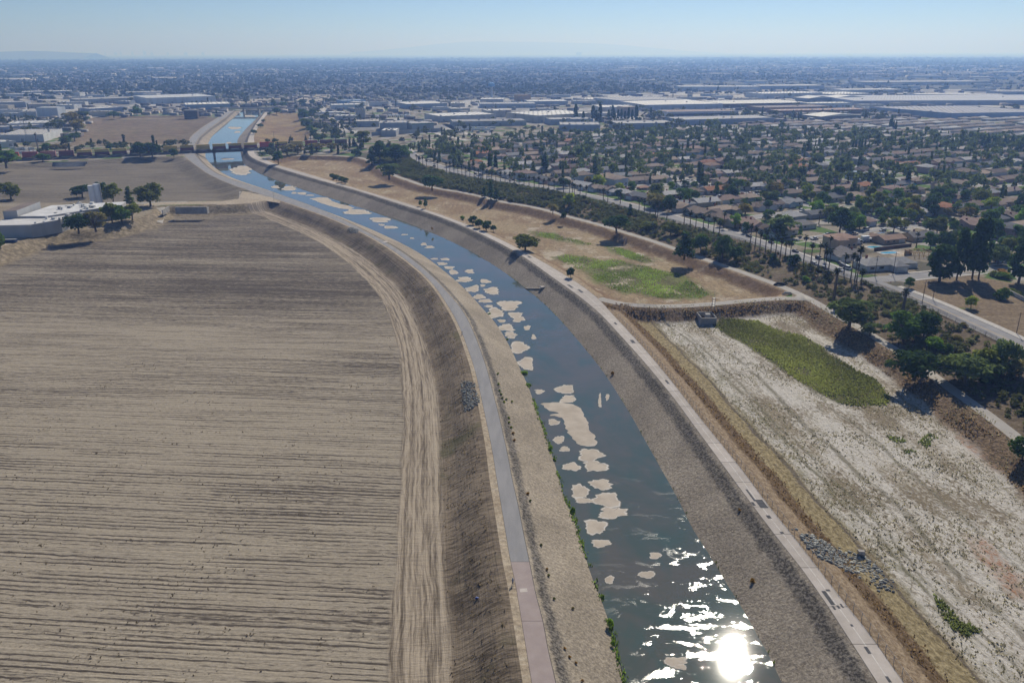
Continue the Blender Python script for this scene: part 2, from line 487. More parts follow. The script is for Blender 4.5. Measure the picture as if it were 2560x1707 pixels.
BASINS = [('L1', BASIN_L1, 5.5, 12.5, 1.0), ('A', BASIN_A, 4.2, 9.0, 2.8), ('B', BASIN_B, 4.5, 10.0, 2.8), ('L2', BASIN_L2, 4.0, 16.0, 1.0), ('L3', BASIN_L3, 3.0, 20.0, 1.0), ('R3', BASIN_R3, 3.0, 18.0, 1.0)]
SLOPE_P = np.vstack([LM[LM[:, 0] > -170], LF[::-1]])
XB_Y = [0, 150, 286, 386, 461, 572, 717, 921, 1024, 1750, 4000]
XB_X = [100, 146, 116, 95, 66, 20, -90, -195, -290, -420, -500]
def zplain(P):
    return 3.0 * sstep((P[:, 0] - np.interp(P[:, 1], XB_Y, XB_X)) / 55.0)
ROAD_M = np.vstack([offset(LM, 2.3), offset(LM, -2.3)[::-1]])
ROAD_X = np.vstack([offset(LX, 2.6), offset(LX, -2.6)[::-1]])
JUNC = line([(1934,738),(1985,733),(1960,719),(2020,740),(2075,775),(2050,770),(2010,757),(1985,754),(1940,755)])
rib = lambda a, b: np.vstack([a, b[::-1]])
REG = [('water', rib(LWL, LWR)), ('bank_left', rib(LPR, LWL)), ('bank_right', rib(LWR, LQL)), ('path_left', rib(LPL, LPR)), ('path_right', rib(LQL, LQR)),
       ('shoulder', rib(LSL, LPL)), ('road_m', ROAD_M), ('road_m', ROAD_X)] + [(b[0], b[1]) for b in BASINS] + [('slope', SLOPE_P)]
def region_of(P):
    out = np.full(len(P), len(REG), int)
    for i in range(len(REG) - 1, -1, -1):
        out[inpoly(P, REG[i][1])] = i
    return out
def ground_z(P):
    P = np.atleast_2d(np.asarray(P, float))[:, :2]
    r = region_of(P)
    z = zplain(P)
    for i, (nm, poly) in enumerate(REG):
        m = r == i
        if not m.any():
            continue
        Q = P[m]
        if nm == 'water': z[m] = Z_BED
        elif nm in ('bank_left', 'bank_right'):
            a = pdist(Q, LPR if nm == 'bank_left' else LQL)[0]
            b = pdist(Q, LWL if nm == 'bank_left' else LWR)[0]
            z[m] = Z_W * a / (a + b + 1e-6)
        elif nm in ('path_left', 'path_right', 'shoulder', 'road_m'): z[m] = 0
        elif nm == 'slope':
            a = pdist(Q, LM)[0] - 2.4
            b = pdist(Q, LF)[0]
            z[m] = Z_ST * sstep(np.clip(a / (a + b + 1e-6), 0, 1))
        else:
            _n, bp, dep, wid, off = next(b for b in BASINS if b[0] == nm)
            d = pdist(Q, bp, True)[0]
            z[m] = -dep * sstep((d - off) / wid)
    return z
def gz(x, y):
    return float(ground_z(np.array([[x, y]]))[0])
def P(x, y, z0=0.0):
    """ground point seen at a photo pixel"""
    p = G(x, y, z0)
    for _ in range(6):
        z = gz(p[0], p[1])
        if abs(z - p[2]) < .03: break
        p = G(x, y, z)
    return p
def pxm(p):
    """photo pixels per metre at a point"""
    return F_PX / float(np.dot(np.asarray(p) - np.array([0, 0, CAM_H]), AF))

# ------------------------------------------------------------------ one triangulated terrain, split by region
def build_terrain():
    V, Z, E = [], [], []
    def add(pl, z, closed=False):
        b = len(V)
        for i, p in enumerate(pl):
            V.append((float(p[0]), float(p[1])))
            Z.append(float(z[i]) if hasattr(z, '__len__') else float(z))
        for i in range(len(pl) - 1): E.append((b + i, b + i + 1))
        if closed: E.append((b + len(pl) - 1, b))
    for pl, z in ((LSL, 0), (LPL, 0), (LPR, 0), (LWL, Z_W), (LWR, Z_W), (LQL, 0), (LQR, 0)):
        add(pl, z)
    # river bed edges a little inside the water line
    add(LWL * .93 + LWR * .07, Z_BED); add(LWL * .07 + LWR * .93, Z_BED)
    for pl in (ROAD_M, ROAD_X): add(pl, 0, True)
    add(LF, Z_ST)
    add(LT, 0); add(LFL, 0); add(SERV, 0)
    for b in BASINS[3:]:
        add(b[1], ground_z(b[1]), True)
    grid = []
    rng = np.random.default_rng(4)
    for nm, poly, step in (('L1', BASIN_L1, 3.2), ('A', BASIN_A, 3.0), ('B', BASIN_B, 3.0), ('L2', BASIN_L2, 6.5), ('L3', BASIN_L3, 11), ('R3', BASIN_R3, 10), ('slope', SLOPE_P, 3.6)):
        lo, hi = poly.min(0), poly.max(0)
        gx, gy = np.meshgrid(np.arange(lo[0], hi[0], step), np.arange(lo[1], hi[1], step))
        Q = np.stack([gx.ravel(), gy.ravel()], 1) + rng.uniform(-.3, .3, (gx.size, 2)) * step
        Q = Q[inpoly(Q, poly)]
        r = region_of(Q)
        Q = Q[[REG[i][0] == nm if i < len(REG) else False for i in r]]
        grid.append(Q)
    q = rng.uniform(0, 1, (900, 2))
    rr, aa = 60 * (1200 / 60.) ** q[:, 0] * 1.5, (q[:, 1] - .5) * 2.2
    Q = np.stack([np.sin(aa) * rr, np.cos(aa) * rr], 1)
    grid.append(Q[region_of(Q) == len(REG)])
    for Q in grid:
        z = ground_z(Q)
        nz = rng.normal(0, .06, len(Q))
        for p, a in zip(Q, z + nz * (a_ := 1)):
            V.append((float(p[0]), float(p[1]))); Z.append(float(a))
    b = len(V)
    for c in ((-70000, -300), (70000, -300), (70000, 90000), (-70000, 90000)):
        V.append(c); Z.append(0.0)
    E.extend([(b, b + 1), (b + 1, b + 2), (b + 2, b + 3), (b + 3, b)])
    zc = zplain(np.array(V[b:], float))
    for i in range(4): Z[b + i] = float(zc[i])
    ov, oe, of_, ovo, _eo, _fo = delaunay_2d_cdt([Vector(v) for v in V], E, [], 0, 1e-4)
    XY = np.array([(v.x, v.y) for v in ov])
    ZZ = np.zeros(len(XY))
    miss = []
    for i, og in enumerate(ovo):
        if og: ZZ[i] = Z[og[0]]
        else: miss.append(i)
    if miss: ZZ[miss] = ground_z(XY[miss])
    T = np.array([f for f in of_ if len(f) == 3], np.int32)
    cen = XY[T].mean(1)
    R = region_of(cen)
    a, b_, c = XY[T[:, 0]], XY[T[:, 1]], XY[T[:, 2]]
    fl = ((b_ - a)[:, 0] * (c - a)[:, 1] - (b_ - a)[:, 1] * (c - a)[:, 0]) < 0
    T[fl] = T[fl][:, ::-1]
    return np.c_[XY, ZZ], T, R
TV, TT, TR_ = build_terrain()
def cut(names):
    ids = [i for i, r in enumerate(REG) if r[0] in names] + ([len(REG)] if 'plain' in names else [])
    t = TT[np.isin(TR_, ids)]
    u, inv = np.unique(t, return_inverse=True)
    return TV[u], inv.reshape(t.shape).astype(np.int32)
def sheet(name, names, mat, label, attrs=None, smooth=True):
    V, T = cut(names)
    me = mesh(name, V, T, mat, smooth)
    if attrs:
        for k, v in attrs(V[:, :2]).items(): fattr(me, k, v)
    return tag(link(name, me), label, kind='structure')

# field
fd = G(1009, 1418, -5.5) - G(0, 1372, -5.5)
fd = fd / np.linalg.norm(fd)
M['soil'] = soil('ploughed_soil', fd)
fd2 = G(300, 452, -4) - G(60, 452, -4); fd2 /= np.linalg.norm(fd2)
M['soil2'] = soil('fallow_soil', fd2, False, .66)
RIM1 = np.vstack([LT[::-1], LFL[::-1], [[-520, 420]]])
def at_l1(Q):
    d, u = pdist(Q, LSL[:nT])
    return {'d': d, 'u': u, 'e': pdist(Q, RIM1)[0]}
sheet('ploughed_field', ['L1'], M['soil'], 'wide ploughed brown field left of the river, with wheel tracks along the levee', at_l1)
sheet('fallow_field', ['L2'], M['soil2'], 'brown ploughed basin between the dirt road and the railway')
M['dry_l3'] = dry_grass('dry_meadow', (.20, .155, .10), (.17, .12, .08), (.24, .19, .12), .25, .3)
sheet('dry_meadow', ['L3'], M['dry_l3'], 'dry brown meadow beyond the freight train left of the river')
M['dry_r3'] = dry_grass('dry_basin', (.30, .22, .105), (.19, .115, .07), (.33, .25, .13), 0, .6)
sheet('dry_basin', ['R3'], M['dry_r3'], 'narrow rusty and straw coloured basin beyond the train right of the river')

# right basin A : straw coloured grass with a green marshy end
GA1 = line([(1260+x/3.647, 330+y/3.647) for x, y in [(470,1130),(560,1115),(700,1130),(900,1170),(1020,1160),(1180,1200),(1350,1240),(1600,1300),(1750,1390),(1880,1480),(1800,1510),(1600,1515),(1400,1510),(1250,1480),(1100,1470),(950,1420),(800,1330),(650,1240),(520,1180)]], -4.2)
GA2 = line([(1260+x/3.647, 330+y/3.647) for x, y in [(270,905),(450,930),(600,970),(800,1020),(780,1035),(560,1000),(330,960)]], -4.2)
GA3 = line([(1260+x/3.647, 330+y/3.647) for x, y in [(930,1035),(1060,1060),(1300,1140),(1380,1180),(1250,1190),(1100,1140),(960,1080)]], -4.2)
GB1 = line([(1775,808),(1806,799),(1857,799),(1898,802),(1934,818),(1972,829),(2010,841),(2048,862),(2087,889),(2143,926),(2187,947),(2211,968),(2227,993),(2217,1013),(2150,1017),(2092,1008),(2043,979),(1995,952),(1959,931),(1921,905),(1870,867),(1819,839),(1780,813)], -4.5)
def sdist(Q, poly):
    d = pdist(Q, poly, True)[0]
    return np.where(inpoly(Q, poly), d, -d)
def basin_a():
    t = NT('straw_basin'); p = t.pos()
    d, g = t.attr('d'), t.attr('g')
    n1, n2, n3 = t.noise(p, .03, 4, .6), t.noise(p, .5, 5, .72), t.noise(t.vmul(p, (1, .35, 1)), .16, 4, .65)
    c = t.mix(t.ramp(n1, .36, .64), (.33, .255, .155), (.25, .175, .105))
    c = t.mix(t.ramp(n3, .50, .70), c, (.40, .33, .225))
    wd = t.math('ADD', d, t.math('MULTIPLY', t.math('SUBTRACT', n3, .5), 6.0))
    c = t.mix(t.ramp(wd, 14, 8), c, (.20, .13, .075))          # rusty growth on the inner slopes
    c = t.mix(t.ramp(wd, 4.5, 2.8), c, (.34, .26, .17))
    gg = t.math('ADD', g, t.math('MULTIPLY', t.math('SUBTRACT', n1, .5), 16.0))
    gg = t.math('ADD', gg, t.math('MULTIPLY', t.math('SUBTRACT', n3, .5), 18.0))
    gc = t.mix(t.ramp(n3, .4, .65), (.12, .115, .045), (.17, .18, .06))
    c = t.mix(t.ramp(gg, -5, 3), c, gc)
    c = t.mix(t.math('MULTIPLY', t.ramp(g, -22, -6), t.ramp(t.noise(p, .06, 4), .54, .66)), c, (.45, .38, .29))
    c = t.scale(c, t.ramp(n2, .2, .8, .55, 1.4))
    return t.fin(c, .95, t.bump(n2, .9, .4), .1)
M['basin_a'] = basin_a()
def at_a(Q):
    g = np.maximum.reduce([sdist(Q, GA1), sdist(Q, GA2), sdist(Q, GA3)])
    return {'d': pdist(Q, BASIN_A, True)[0], 'g': np.clip(g, -60, 60)}
sheet('straw_basin', ['A'], M['basin_a'], 'dry straw basin right of the river, turning green at its near end', at_a)

# right basin B : white salt crust and stubble
GB2 = line([(1860+x/2.0714, 950+y/2.0714) for x, y in [(740,290),(820,300),(870,350),(960,270),(1010,300),(940,360),(840,385),(780,340)]], -4.5)
GB3 = line([(1860+x/2.0714, 950+y/2.0714) for x, y in [(980,1110),(1060,1170),(1130,1260),(1200,1260),(1240,1300),(1150,1330),(1080,1290),(1010,1200)]], -4.5)
GR1 = line([(1860+x/2.0714, 950+y/2.0714) for x, y in [(1150,800),(1250,810),(1330,930),(1450,1020),(1450,1150),(1330,1050),(1220,930)]], -4.5)
GR2 = line([(1860+x/2.0714, 950+y/2.0714) for x, y in [(930,120),(1040,160),(1180,320),(1330,420),(1400,500),(1290,480),(1150,350),(1050,230)]], -4.5)
def basin_b():
    t = NT('white_basin'); p = t.pos()
    d, u, g, r = t.attr('d'), t.attr('u'), t.attr('g'), t.attr('r')
    m = t.attr('m')
    long_ = t.comb(d, t.math('MULTIPLY', u, .28))
    n1 = t.noise(long_, .085, 4, .62)
    n2 = t.noise(t.comb(d, t.math('MULTIPLY', u, .55)), 1.1, 5, .75)
    n3 = t.noise(p, .035, 4, .6)
    n4 = t.noise(long_, .4, 4, .7)
    # salt white against bare grey-brown ground
    bare = t.mix(t.ramp(n3, .4, .6), (.25, .205, .14), (.36, .305, .225))
    wv = t.math('ADD', t.math('MULTIPLY', n2, .62), t.math('MULTIPLY', n1, .55))
    wv = t.math('ADD', wv, t.math('MULTIPLY', t.math('SUBTRACT', n3, .5), .35))
    c = t.mix(t.ramp(wv, .49, .63), bare, (.58, .54, .475))
    for k_, w_ in ((24.5, .5), (27.0, .5), (36.0, .9), (51.0, .6)):
        dd = t.math('ABSOLUTE', t.math('SUBTRACT', t.math('ADD', d, t.math('MULTIPLY', t.math('SUBTRACT', t.noise(p, .03, 3), .5), 9.0)), k_))
        c = t.mix(t.math('MULTIPLY', t.ramp(dd, w_ * 1.6, w_ * .4), t.ramp(n4, .35, .6, .2, .8)), c, (.20, .18, .13))
    gsh = t.math('MULTIPLY', t.ramp(t.math('ADD', d, t.math('MULTIPLY', n3, 18)), 42, 26), t.ramp(n4, .42, .62))
    c = t.mix(t.math('MULTIPLY', gsh, .5), c, (.17, .165, .085))
    c = t.mix(t.ramp(t.math('ADD', t.math('MULTIPLY', n4, .6), t.math('MULTIPLY', n2, .5)), .57, .70, 0, .8), c, (.24, .215, .145))
    rr = t.math('ADD', r, t.math('MULTIPLY', t.math('SUBTRACT', n4, .5), 9.0))
    c = t.mix(t.math('MULTIPLY', t.ramp(rr, -2, 3), t.ramp(n2, .35, .6)), c, (.34, .17, .095))
    # bands along the levee
    wd = t.math('ADD', d, t.math('MULTIPLY', t.math('SUBTRACT', t.noise(long_, .16, 4), .5), 5.0))
    och = t.mix(t.ramp(n2, .35, .65), (.21, .165, .085), (.38, .31, .18))
    c = t.mix(t.ramp(wd, 20.5, 16.5), c, och)
    c = t.mix(t.math('MULTIPLY', t.ramp(wd, 18.4, 17.6), t.ramp(wd, 16.6, 17.2)), c, (.17, .14, .10))
    brn = t.mix(t.ramp(n2, .35, .68), (.10, .066, .036), (.21, .145, .085))
    c = t.mix(t.ramp(wd, 12.2, 10.8), c, brn)
    c = t.mix(t.ramp(wd, 6.2, 4.0), c, t.mix(t.ramp(n2, .3, .7), (.24, .17, .105), (.38, .295, .20)))
    wm = t.math('ADD', m, t.math('MULTIPLY', t.math('SUBTRACT', n3, .5), 8.0))
    c = t.mix(t.ramp(wm, 13, 9.5), c, t.mix(t.ramp(n2, .35, .65), (.11, .075, .045), (.28, .20, .125)))
    gg = t.math('ADD', g, t.math('MULTIPLY', t.math('SUBTRACT', n3, .5), 7.0))
    c = t.mix(t.ramp(gg, -1, 1.5), c, (.12, .115, .05))
    c = t.scale(c, t.ramp(n2, .2, .8, .72, 1.22))
    return t.fin(c, .95, t.bump(t.math('ADD', n2, n4), 1.0, .5), .1)
M['basin_b'] = basin_b()
def at_b(Q):
    d, u = pdist(Q, LQR[:nA0 + 4])
    g = np.maximum.reduce([sdist(Q, GB1), sdist(Q, GB2) - 1.5, sdist(Q, GB3) - 1.0])
    r = np.maximum(sdist(Q, GR1), sdist(Q, GR2))
    m = np.minimum(pdist(Q, LM)[0], pdist(Q, LX)[0])
    return {'d': d, 'u': u, 'g': np.clip(g, -60, 60), 'r': np.clip(r, -60, 60), 'm': m}
sheet('white_basin', ['B'], M['basin_b'], 'pale salt crusted basin with stubble right of the near bike path', at_b)
M['slope'] = dry_grass('dry_slope', (.15, .115, .075), (.105, .078, .05), (.22, .17, .115), .35, 2.0)
sheet('palm_slope', ['slope'], M['slope'], 'brown brushy slope rising from the maintenance road to the palm street')

# banks
def bank(name, rock, pale, dark, dmin, rowdark):
    t = NT(name); p = t.pos()
    d, u = t.attr('d'), t.attr('u')
    v = t.voro(p, 1.6); v2 = t.noise(p, 1.5, 5, .75); n = t.noise(p, .05, 4, .6)
    cell = t.voro(p, 1.6, out='Color')
    c = t.mix(t.ramp(v2, .35, .68), dark, pale)  # dark noise paints the shadows among the stones into the colour
    c = t.mix(t.math('MULTIPLY', t.sep(cell)[0], .4), c, rock)
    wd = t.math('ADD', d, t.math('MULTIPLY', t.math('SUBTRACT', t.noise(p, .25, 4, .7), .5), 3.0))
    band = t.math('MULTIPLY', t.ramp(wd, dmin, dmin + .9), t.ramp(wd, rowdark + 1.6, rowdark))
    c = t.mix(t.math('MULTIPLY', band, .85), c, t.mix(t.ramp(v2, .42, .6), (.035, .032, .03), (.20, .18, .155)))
    c = t.scale(c, t.ramp(n, .3, .7, .82, 1.16))
    h = t.math('ADD', t.noise(p, .9, 5, .7), t.math('MULTIPLY', v2, .5))
    return t.fin(c, .92, t.bump(h, .7, .45), .1)
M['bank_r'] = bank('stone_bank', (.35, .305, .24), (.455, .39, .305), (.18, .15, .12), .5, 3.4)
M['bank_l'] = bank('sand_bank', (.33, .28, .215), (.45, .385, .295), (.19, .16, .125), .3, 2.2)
du = lambda L: (lambda Q: dict(zip(('d', 'u'), pdist(Q, L))))
sheet('river_bank', ['bank_left'], M['bank_l'], 'pale gravel bank falling to the river from the left bike path', du(LPR), False)
sheet('river_bank', ['bank_right'], M['bank_r'], 'dark stone paved bank falling to the river from the right bike path', du(LQL), False)
def conc(name, a, b, spots=.5):
    t = NT(name); p = t.pos()
    n, f = t.noise(p, .12, 4, .6), t.noise(p, 1.3, 4, .7)
    c = t.mix(t.ramp(n, .35, .65), a, b)
    c = t.mix(t.math('MULTIPLY', t.ramp(f, .62, .75), spots), c, tuple(x * .6 for x in a))
    return t.fin(c, .9, t.bump(f, .2, .05), .15)
M['dust'] = dry_grass('pale_dust', (.44, .36, .26), (.36, .285, .20), (.47, .40, .30), 0, 1.5)
sheet('dirt_shoulder', ['shoulder'], M['dust'], 'strip of pale dust beside the left bike path')
M['joint'] = m_plain('joint_filler', (.07, .065, .06))
sheet('bike_path_bed', ['path_left'], M['joint'], 'bed under the left bike path')
M['conc_r'] = conc('pale_concrete', (.42, .385, .34), (.50, .46, .41), .35)
bed_r = sheet('bike_path', ['path_right'], M['joint'], 'pale concrete bike path on the right levee, of long slabs')
M['gravel'] = conc('gravel_road', (.36, .335, .30), (.43, .40, .36), .3)
sheet('maintenance_road', ['road_m'], M['gravel'], 'grey maintenance road below the palm street and its branch across the levees')
sheet('river_bed', ['water'], m_plain('river_mud', (.10, .09, .065)), 'muddy river bed under the water')

# wide plain under the town
def town():
    t = NT('town_ground'); p = t.pos()
    ca = t.voro(t.vmul(p, (1, 1, 0)), .075, out='Color')
    r, g, b = t.sep(ca)[0], t.sep(ca)[1], t.sep(ca)[2]
    n, n2, f = t.noise(p, .01, 4), t.noise(p, .08, 4, .6), t.noise(p, .6, 4, .7)
    c = t.mix(t.ramp(n2, .38, .62), (.20, .165, .115), (.27, .235, .18))
    c = t.mix(t.ramp(r, .50, .52), c, (.33, .31, .28))
    c = t.mix(t.ramp(r, .72, .74), c, (.085, .15, .03))
    c = t.mix(t.ramp(g, .86, .88), c, (.11, .10, .07))
    c = t.scale(c, t.ramp(f, .2, .8, .75, 1.25))
    far = t.mix(t.ramp(t.noise(p, .004, 5, .7), .4, .62), (.045, .055, .04), (.12, .115, .10))
    dist = t.math('MULTIPLY', t.sep(p)[1], .001)
    return t.fin(t.mix(t.ramp(dist, 1.5, 3.0), c, far), .95, None, .1)
M['town'] = town()
sheet('ground', ['plain'], M['town'], 'flat town ground reaching to the horizon', smooth=False)

# water surface
def water():
    t = NT('river_water'); p = t.pos()
    n = t.noise(p, .035, 4, .6, 1.0)
    n2 = t.noise(t.vmul(p, (1, .5, 1)), .12, 4, .6)
    c = t.mix(t.ramp(n, .36, .64), (.072, .094, .070), (.112, .104, .078))
    c = t.mix(t.ramp(n2, .50, .70, 0, .7), c, (.060, .098, .076))
    pale_ = t.noise(t.vmul(p, (.4, 1, 1)), .28, 5, .7)
    c = t.mix(t.ramp(pale_, .60, .74, 0, .55), c, (.17, .155, .12))
    patch = t.noise(t.vmul(p, (.6, 1.0, 1)), .20, 6, .74, .8)
    lines_ = t.noise(t.vmul(p, (.06, 1.0, 1)), .45, 3, .6)
    band = t.ramp(t.math('ADD', t.math('MULTIPLY', patch, .78), t.math('MULTIPLY', lines_, .22)), .545, .60)
    rip = t.noise(t.vmul(p, (.7, 1.1, 1)), 5.0, 4, .7)
    calm = t.noise(t.vmul(p, (.5, 1, 1)), .5, 2, .5)
    h = t.math('ADD', t.math('MULTIPLY', t.math('MULTIPLY', rip, band), 1.0), t.math('MULTIPLY', calm, .10))
    return t.fin(c, t.ramp(band, 0, 1, .028, .11), t.bump(h, .075, .22), .8)
M['water'] = water()
wv = np.vstack([np.c_[LWL - (LWR - LWL) * .012, np.full(len(LWL), Z_W)], np.c_[LWR + (LWR - LWL) * .012, np.full(len(LWL), Z_W)]])
k = len(LWL)
tag(link('water', mesh('water', wv, np.array([(i, i + 1, k + i + 1, k + i) for i in range(k - 1)])[:, ::-1], M['water'])), 'shallow river curving from the foreground to the railway bridge', kind='structure')

# haze : one closed box of pale air
hz_ = MB().box(-66000, 66000, -250, 80000, -10, 760)
hm = NT('haze')
pv = hm.n('ShaderNodeVolumePrincipled')
pv.inputs['Color'].default_value = (*HAZE_COLOR, 1)
pv.inputs['Density'].default_value = HAZE_DENSITY
pv.inputs['Anisotropy'].default_value = 0.4
pv.inputs['Absorption Color'].default_value = (0.78, 0.80, 1, 1)
hm.t.links.new(pv.outputs[0], hm.out.inputs['Volume'])
hz_o = hz_.build('haze', hm.m)
tag(hz_o, 'thin blue summer haze over the plain', kind='stuff')

# ------------------------------------------------------------------ roads and paths
def ribbon(name, pl, wid, z, mat, label=None, kind='structure', parent=None, step=None, th=0.0):
    A = resample(pl, step) if step else np.asarray(pl)
    a, b = offset(A, wid / 2), offset(A, -wid / 2)
    zz = np.full(len(A), z) if np.isscalar(z) else np.asarray(z)
    V = np.vstack([np.c_[a, zz], np.c_[b, zz]])
    n = len(A)
    F = np.array([(n + i, n + i + 1, i + 1, i) for i in range(n - 1)], np.int32)
    o = link(name, mesh(name, V, F, mat), parent)
    if kind: tag(o, label, kind=kind)
    return o
def slab_quad(name, q, z, th, mat, parent, color=None):
    """a paving slab with its own edges: four ground corners, thickness upwards"""
    mb = MB()
    mb.prism([(p[0], p[1]) for p in q], z, z + th)
    return mb.build(name, mat, parent, color)
def between(A, B, i0, i1, e0=0.0, e1=1.0):
    """outline of a strip between two polylines"""
    return np.vstack([A[i0:i1 + 1] * (1 - e0) + B[i0:i1 + 1] * e0, (A[i0:i1 + 1] * (1 - e1) + B[i0:i1 + 1] * e1)[::-1]])

def strip_mesh(A, B, z0, th):
    n = len(A)
    V = np.vstack([np.c_[A, np.full(n, z0 + th)], np.c_[B, np.full(n, z0 + th)], np.c_[A, np.full(n, z0)], np.c_[B, np.full(n, z0)]])
    F = []
    for i in range(n - 1):
        F += [(n + i, n + i + 1, i + 1, i), (i, i + 1, 2 * n + i + 1, 2 * n + i), (n + i + 1, n + i, 3 * n + i, 3 * n + i + 1)]
    F += [(0, 2 * n, 3 * n, n), (n - 1, 2 * n - 1, 4 * n - 1, 3 * n - 1)]
    return V, F
CENR = (LQL + LQR) / 2
sR = np.r_[0, np.cumsum(np.linalg.norm(np.diff(CENR, axis=0), axis=1))]
def at_s(A, s_, S=None):
    S = sR if S is None else S
    return np.stack([np.interp(s_, S, A[:, 0]), np.interp(s_, S, A[:, 1])], -1)
def slabs(L, R, S, s0, s1, step, gap, mat, parent, nseg=3, th=.05, in_=.02):
    rng = random.Random(5)
    s = s0
    while s < s1:
        ln = step * rng.uniform(.9, 1.1)
        t = np.linspace(s + gap / 2, min(s + ln, s1) - gap / 2, nseg)
        A, B = at_s(L, t, S), at_s(R, t, S)
        V, F = strip_mesh(A * (1 - in_) + B * in_, B * (1 - in_) + A * in_, .004, th)
        k = rng.uniform(.92, 1.08)
        o = link('slab', mesh('slab', V, F, mat), parent, color=(k, k, k))
        s += ln
t_ = NT('slab_concrete'); p_ = t_.pos()
n_ = t_.noise(p_, .25, 4, .65); f_ = t_.noise(p_, 1.8, 4, .75)
c_ = t_.mix(t_.ramp(n_, .3, .7), (.42, .375, .33), (.50, .45, .405))
c_ = t_.mix(t_.math('MULTIPLY', t_.ramp(f_, .60, .75), .35), c_, (.27, .24, .21))
M['slab'] = t_.fin(t_.mix(1.0, c_, t_.ocol(), 'MULTIPLY'), .9, t_.bump(f_, .15, .04), .15)
iy = lambda y: float(np.interp(-y, -ROWS, sR))
slabs(LQL, LQR, sR, 0, iy(700), 12.5, .14, M['slab'], bed_r)
slabs(LQL, LQR, sR, iy(700), iy(278), 40, .1, M['slab'], bed_r, 7)
M['paint_w'] = m_plain('white_paint', (.72, .70, .66), .8, .2, 2)
M['paint_y'] = m_plain('yellow_paint', (.62, .40, .10), .8, .2, 2)
M['patch'] = m_plain('asphalt_patch', (.085, .085, .09), .9, .25, 1.0)
def dashes(name, L, R, S, s0, s1, on, off, w, frac, z, mat, label):
    V, F = [], []
    s = s0
    while s < s1:
        t = np.linspace(s, min(s + on, s1), 3)
        A, B = at_s(L, t, S), at_s(R, t, S)
        d = (B - A) / np.linalg.norm(B - A, axis=1)[:, None]
        C = A * (1 - frac) + B * frac
        b = len(V)
        for i in range(3):
            V += [(*(C[i] - d[i] * w / 2), z), (*(C[i] + d[i] * w / 2), z)]
        F += [(b, b + 1, b + 3, b + 2), (b + 2, b + 3, b + 5, b + 4)]
        s += on + off
    return tag(link(name, mesh(name, V, F, mat)), label, kind='structure')
dashes('centre_line', LQL, LQR, sR, 0, iy(520), 7.0, .6, .10, .5, .062, M['paint_w'], 'thin worn white line along the middle of the right bike path')
# dark repair patches on the right path
for k, (x0, y0, x1, y1, fr, w) in enumerate([(1873,1223,1893,1253,.35,.55),(1899,1249,1922,1270,.62,2.0),(1886,1255,1896,1264,.12,.7),(1921,1288,1931,1296,.45,1.0),(1952,1329,1959,1334,.5,.9),(2050,1477,2076,1512,.32,.9),(2083,1514,2088,1524,.25,.5),(2093,1513,2099,1521,.5,.5),(2102,1509,2108,1519,.72,.4),(2064,1473,2072,1478,.6,.9),(2157,1616,2167,1634,.45,.7),(2208,1690,2222,1706,.5,.6),(2128,1560,2134,1566,.5,.5),(1668,950,1676,960,.55,.8),(1584,850,1592,858,.55,1.4),(1548,806,1553,812,.5,.9),(1430,712,1440,720,.3,1.3),(1448,724,1458,732,.5,1.4),(1318,640,1326,645,.55,1.5)]):
    t = np.linspace(iy(y1), iy(y0), 2)
    A, B = at_s(LQL, t), at_s(LQR, t)
    d = (B - A) / np.linalg.norm(B - A, axis=1)[:, None]
    C = A * (1 - fr) + B * fr
    q = [C[0] - d[0] * w / 2, C[0] + d[0] * w / 2, C[1] + d[1] * w / 2, C[1] - d[1] * w / 2]
    tag(link('asphalt_patch', mesh('asphalt_patch', [(*p, .066) for p in q], [(0, 1, 2, 3)], M['patch'])), 'dark square repair patch on the right bike path', kind='structure')
# left path : grey asphalt beyond, pinkish concrete slabs in front
CENL = (LPL + LPR) / 2
sL = np.r_[0, np.cumsum(np.linalg.norm(np.diff(CENL, axis=0), axis=1))]
iyl = lambda y: float(np.interp(-y, -ROWS, sL))
bp = tag(empty('bike_path', (0, 0, 0)), 'left bike path, grey asphalt beyond a pinkish concrete stretch', kind='structure')
t_ = NT('pink_concrete'); p_ = t_.pos(); f_ = t_.noise(p_, 1.2, 4, .7)
c_ = t_.mix(t_.ramp(t_.noise(p_, .3, 4), .3, .7), (.335, .275, .255), (.385, .32, .295))
M['pink'] = t_.fin(c_, .9, t_.bump(f_, .1, .03), .15)
t_ = NT('path_asphalt'); p_ = t_.pos(); f_ = t_.noise(p_, 1.5, 4, .7)
c_ = t_.mix(t_.ramp(t_.noise(t_.vmul(p_, (1, .2, 1)), .35, 4), .3, .7), (.255, .25, .25), (.31, .30, .295))
M['path_asphalt'] = t_.fin(c_, .9, t_.bump(f_, .1, .03), .15)
for a, b, mt in ((0, iyl(1552), M['pink']), (iyl(1552), iyl(1404), M['pink']), (iyl(1404), iyl(278), M['path_asphalt'])):
    t = np.arange(a + .05, b - .05, 3.0); t = np.r_[t, b - .05]
    V, F = strip_mesh(at_s(LPL, t, sL) * .985 + at_s(LPR, t, sL) * .015, at_s(LPL, t, sL) * .03 + at_s(LPR, t, sL) * .97, .004, .05)
    link('slab' if mt is M['pink'] else 'asphalt_surface', mesh('slab', V, F, mt), bp)
pc = P(1309, 1475)
tag(MB().box(-.8, .8, -.6, .6, .058, .062).build('pale_patch', M['slab'], loc=(pc[0], pc[1], 0), rz=.1, color=(1.2, 1.2, 1.2)), 'pale square patch on the pink path', kind='structure')
pc = P(964, 605)
tag(MB().box(-1.2, 1.2, -1.2, 1.2, .058, .062).build('pale_patch', M['slab'], loc=(pc[0], pc[1], 0), rz=.1, color=(1.3, 1.3, 1.3)), 'white square mark on the far asphalt path', kind='structure')

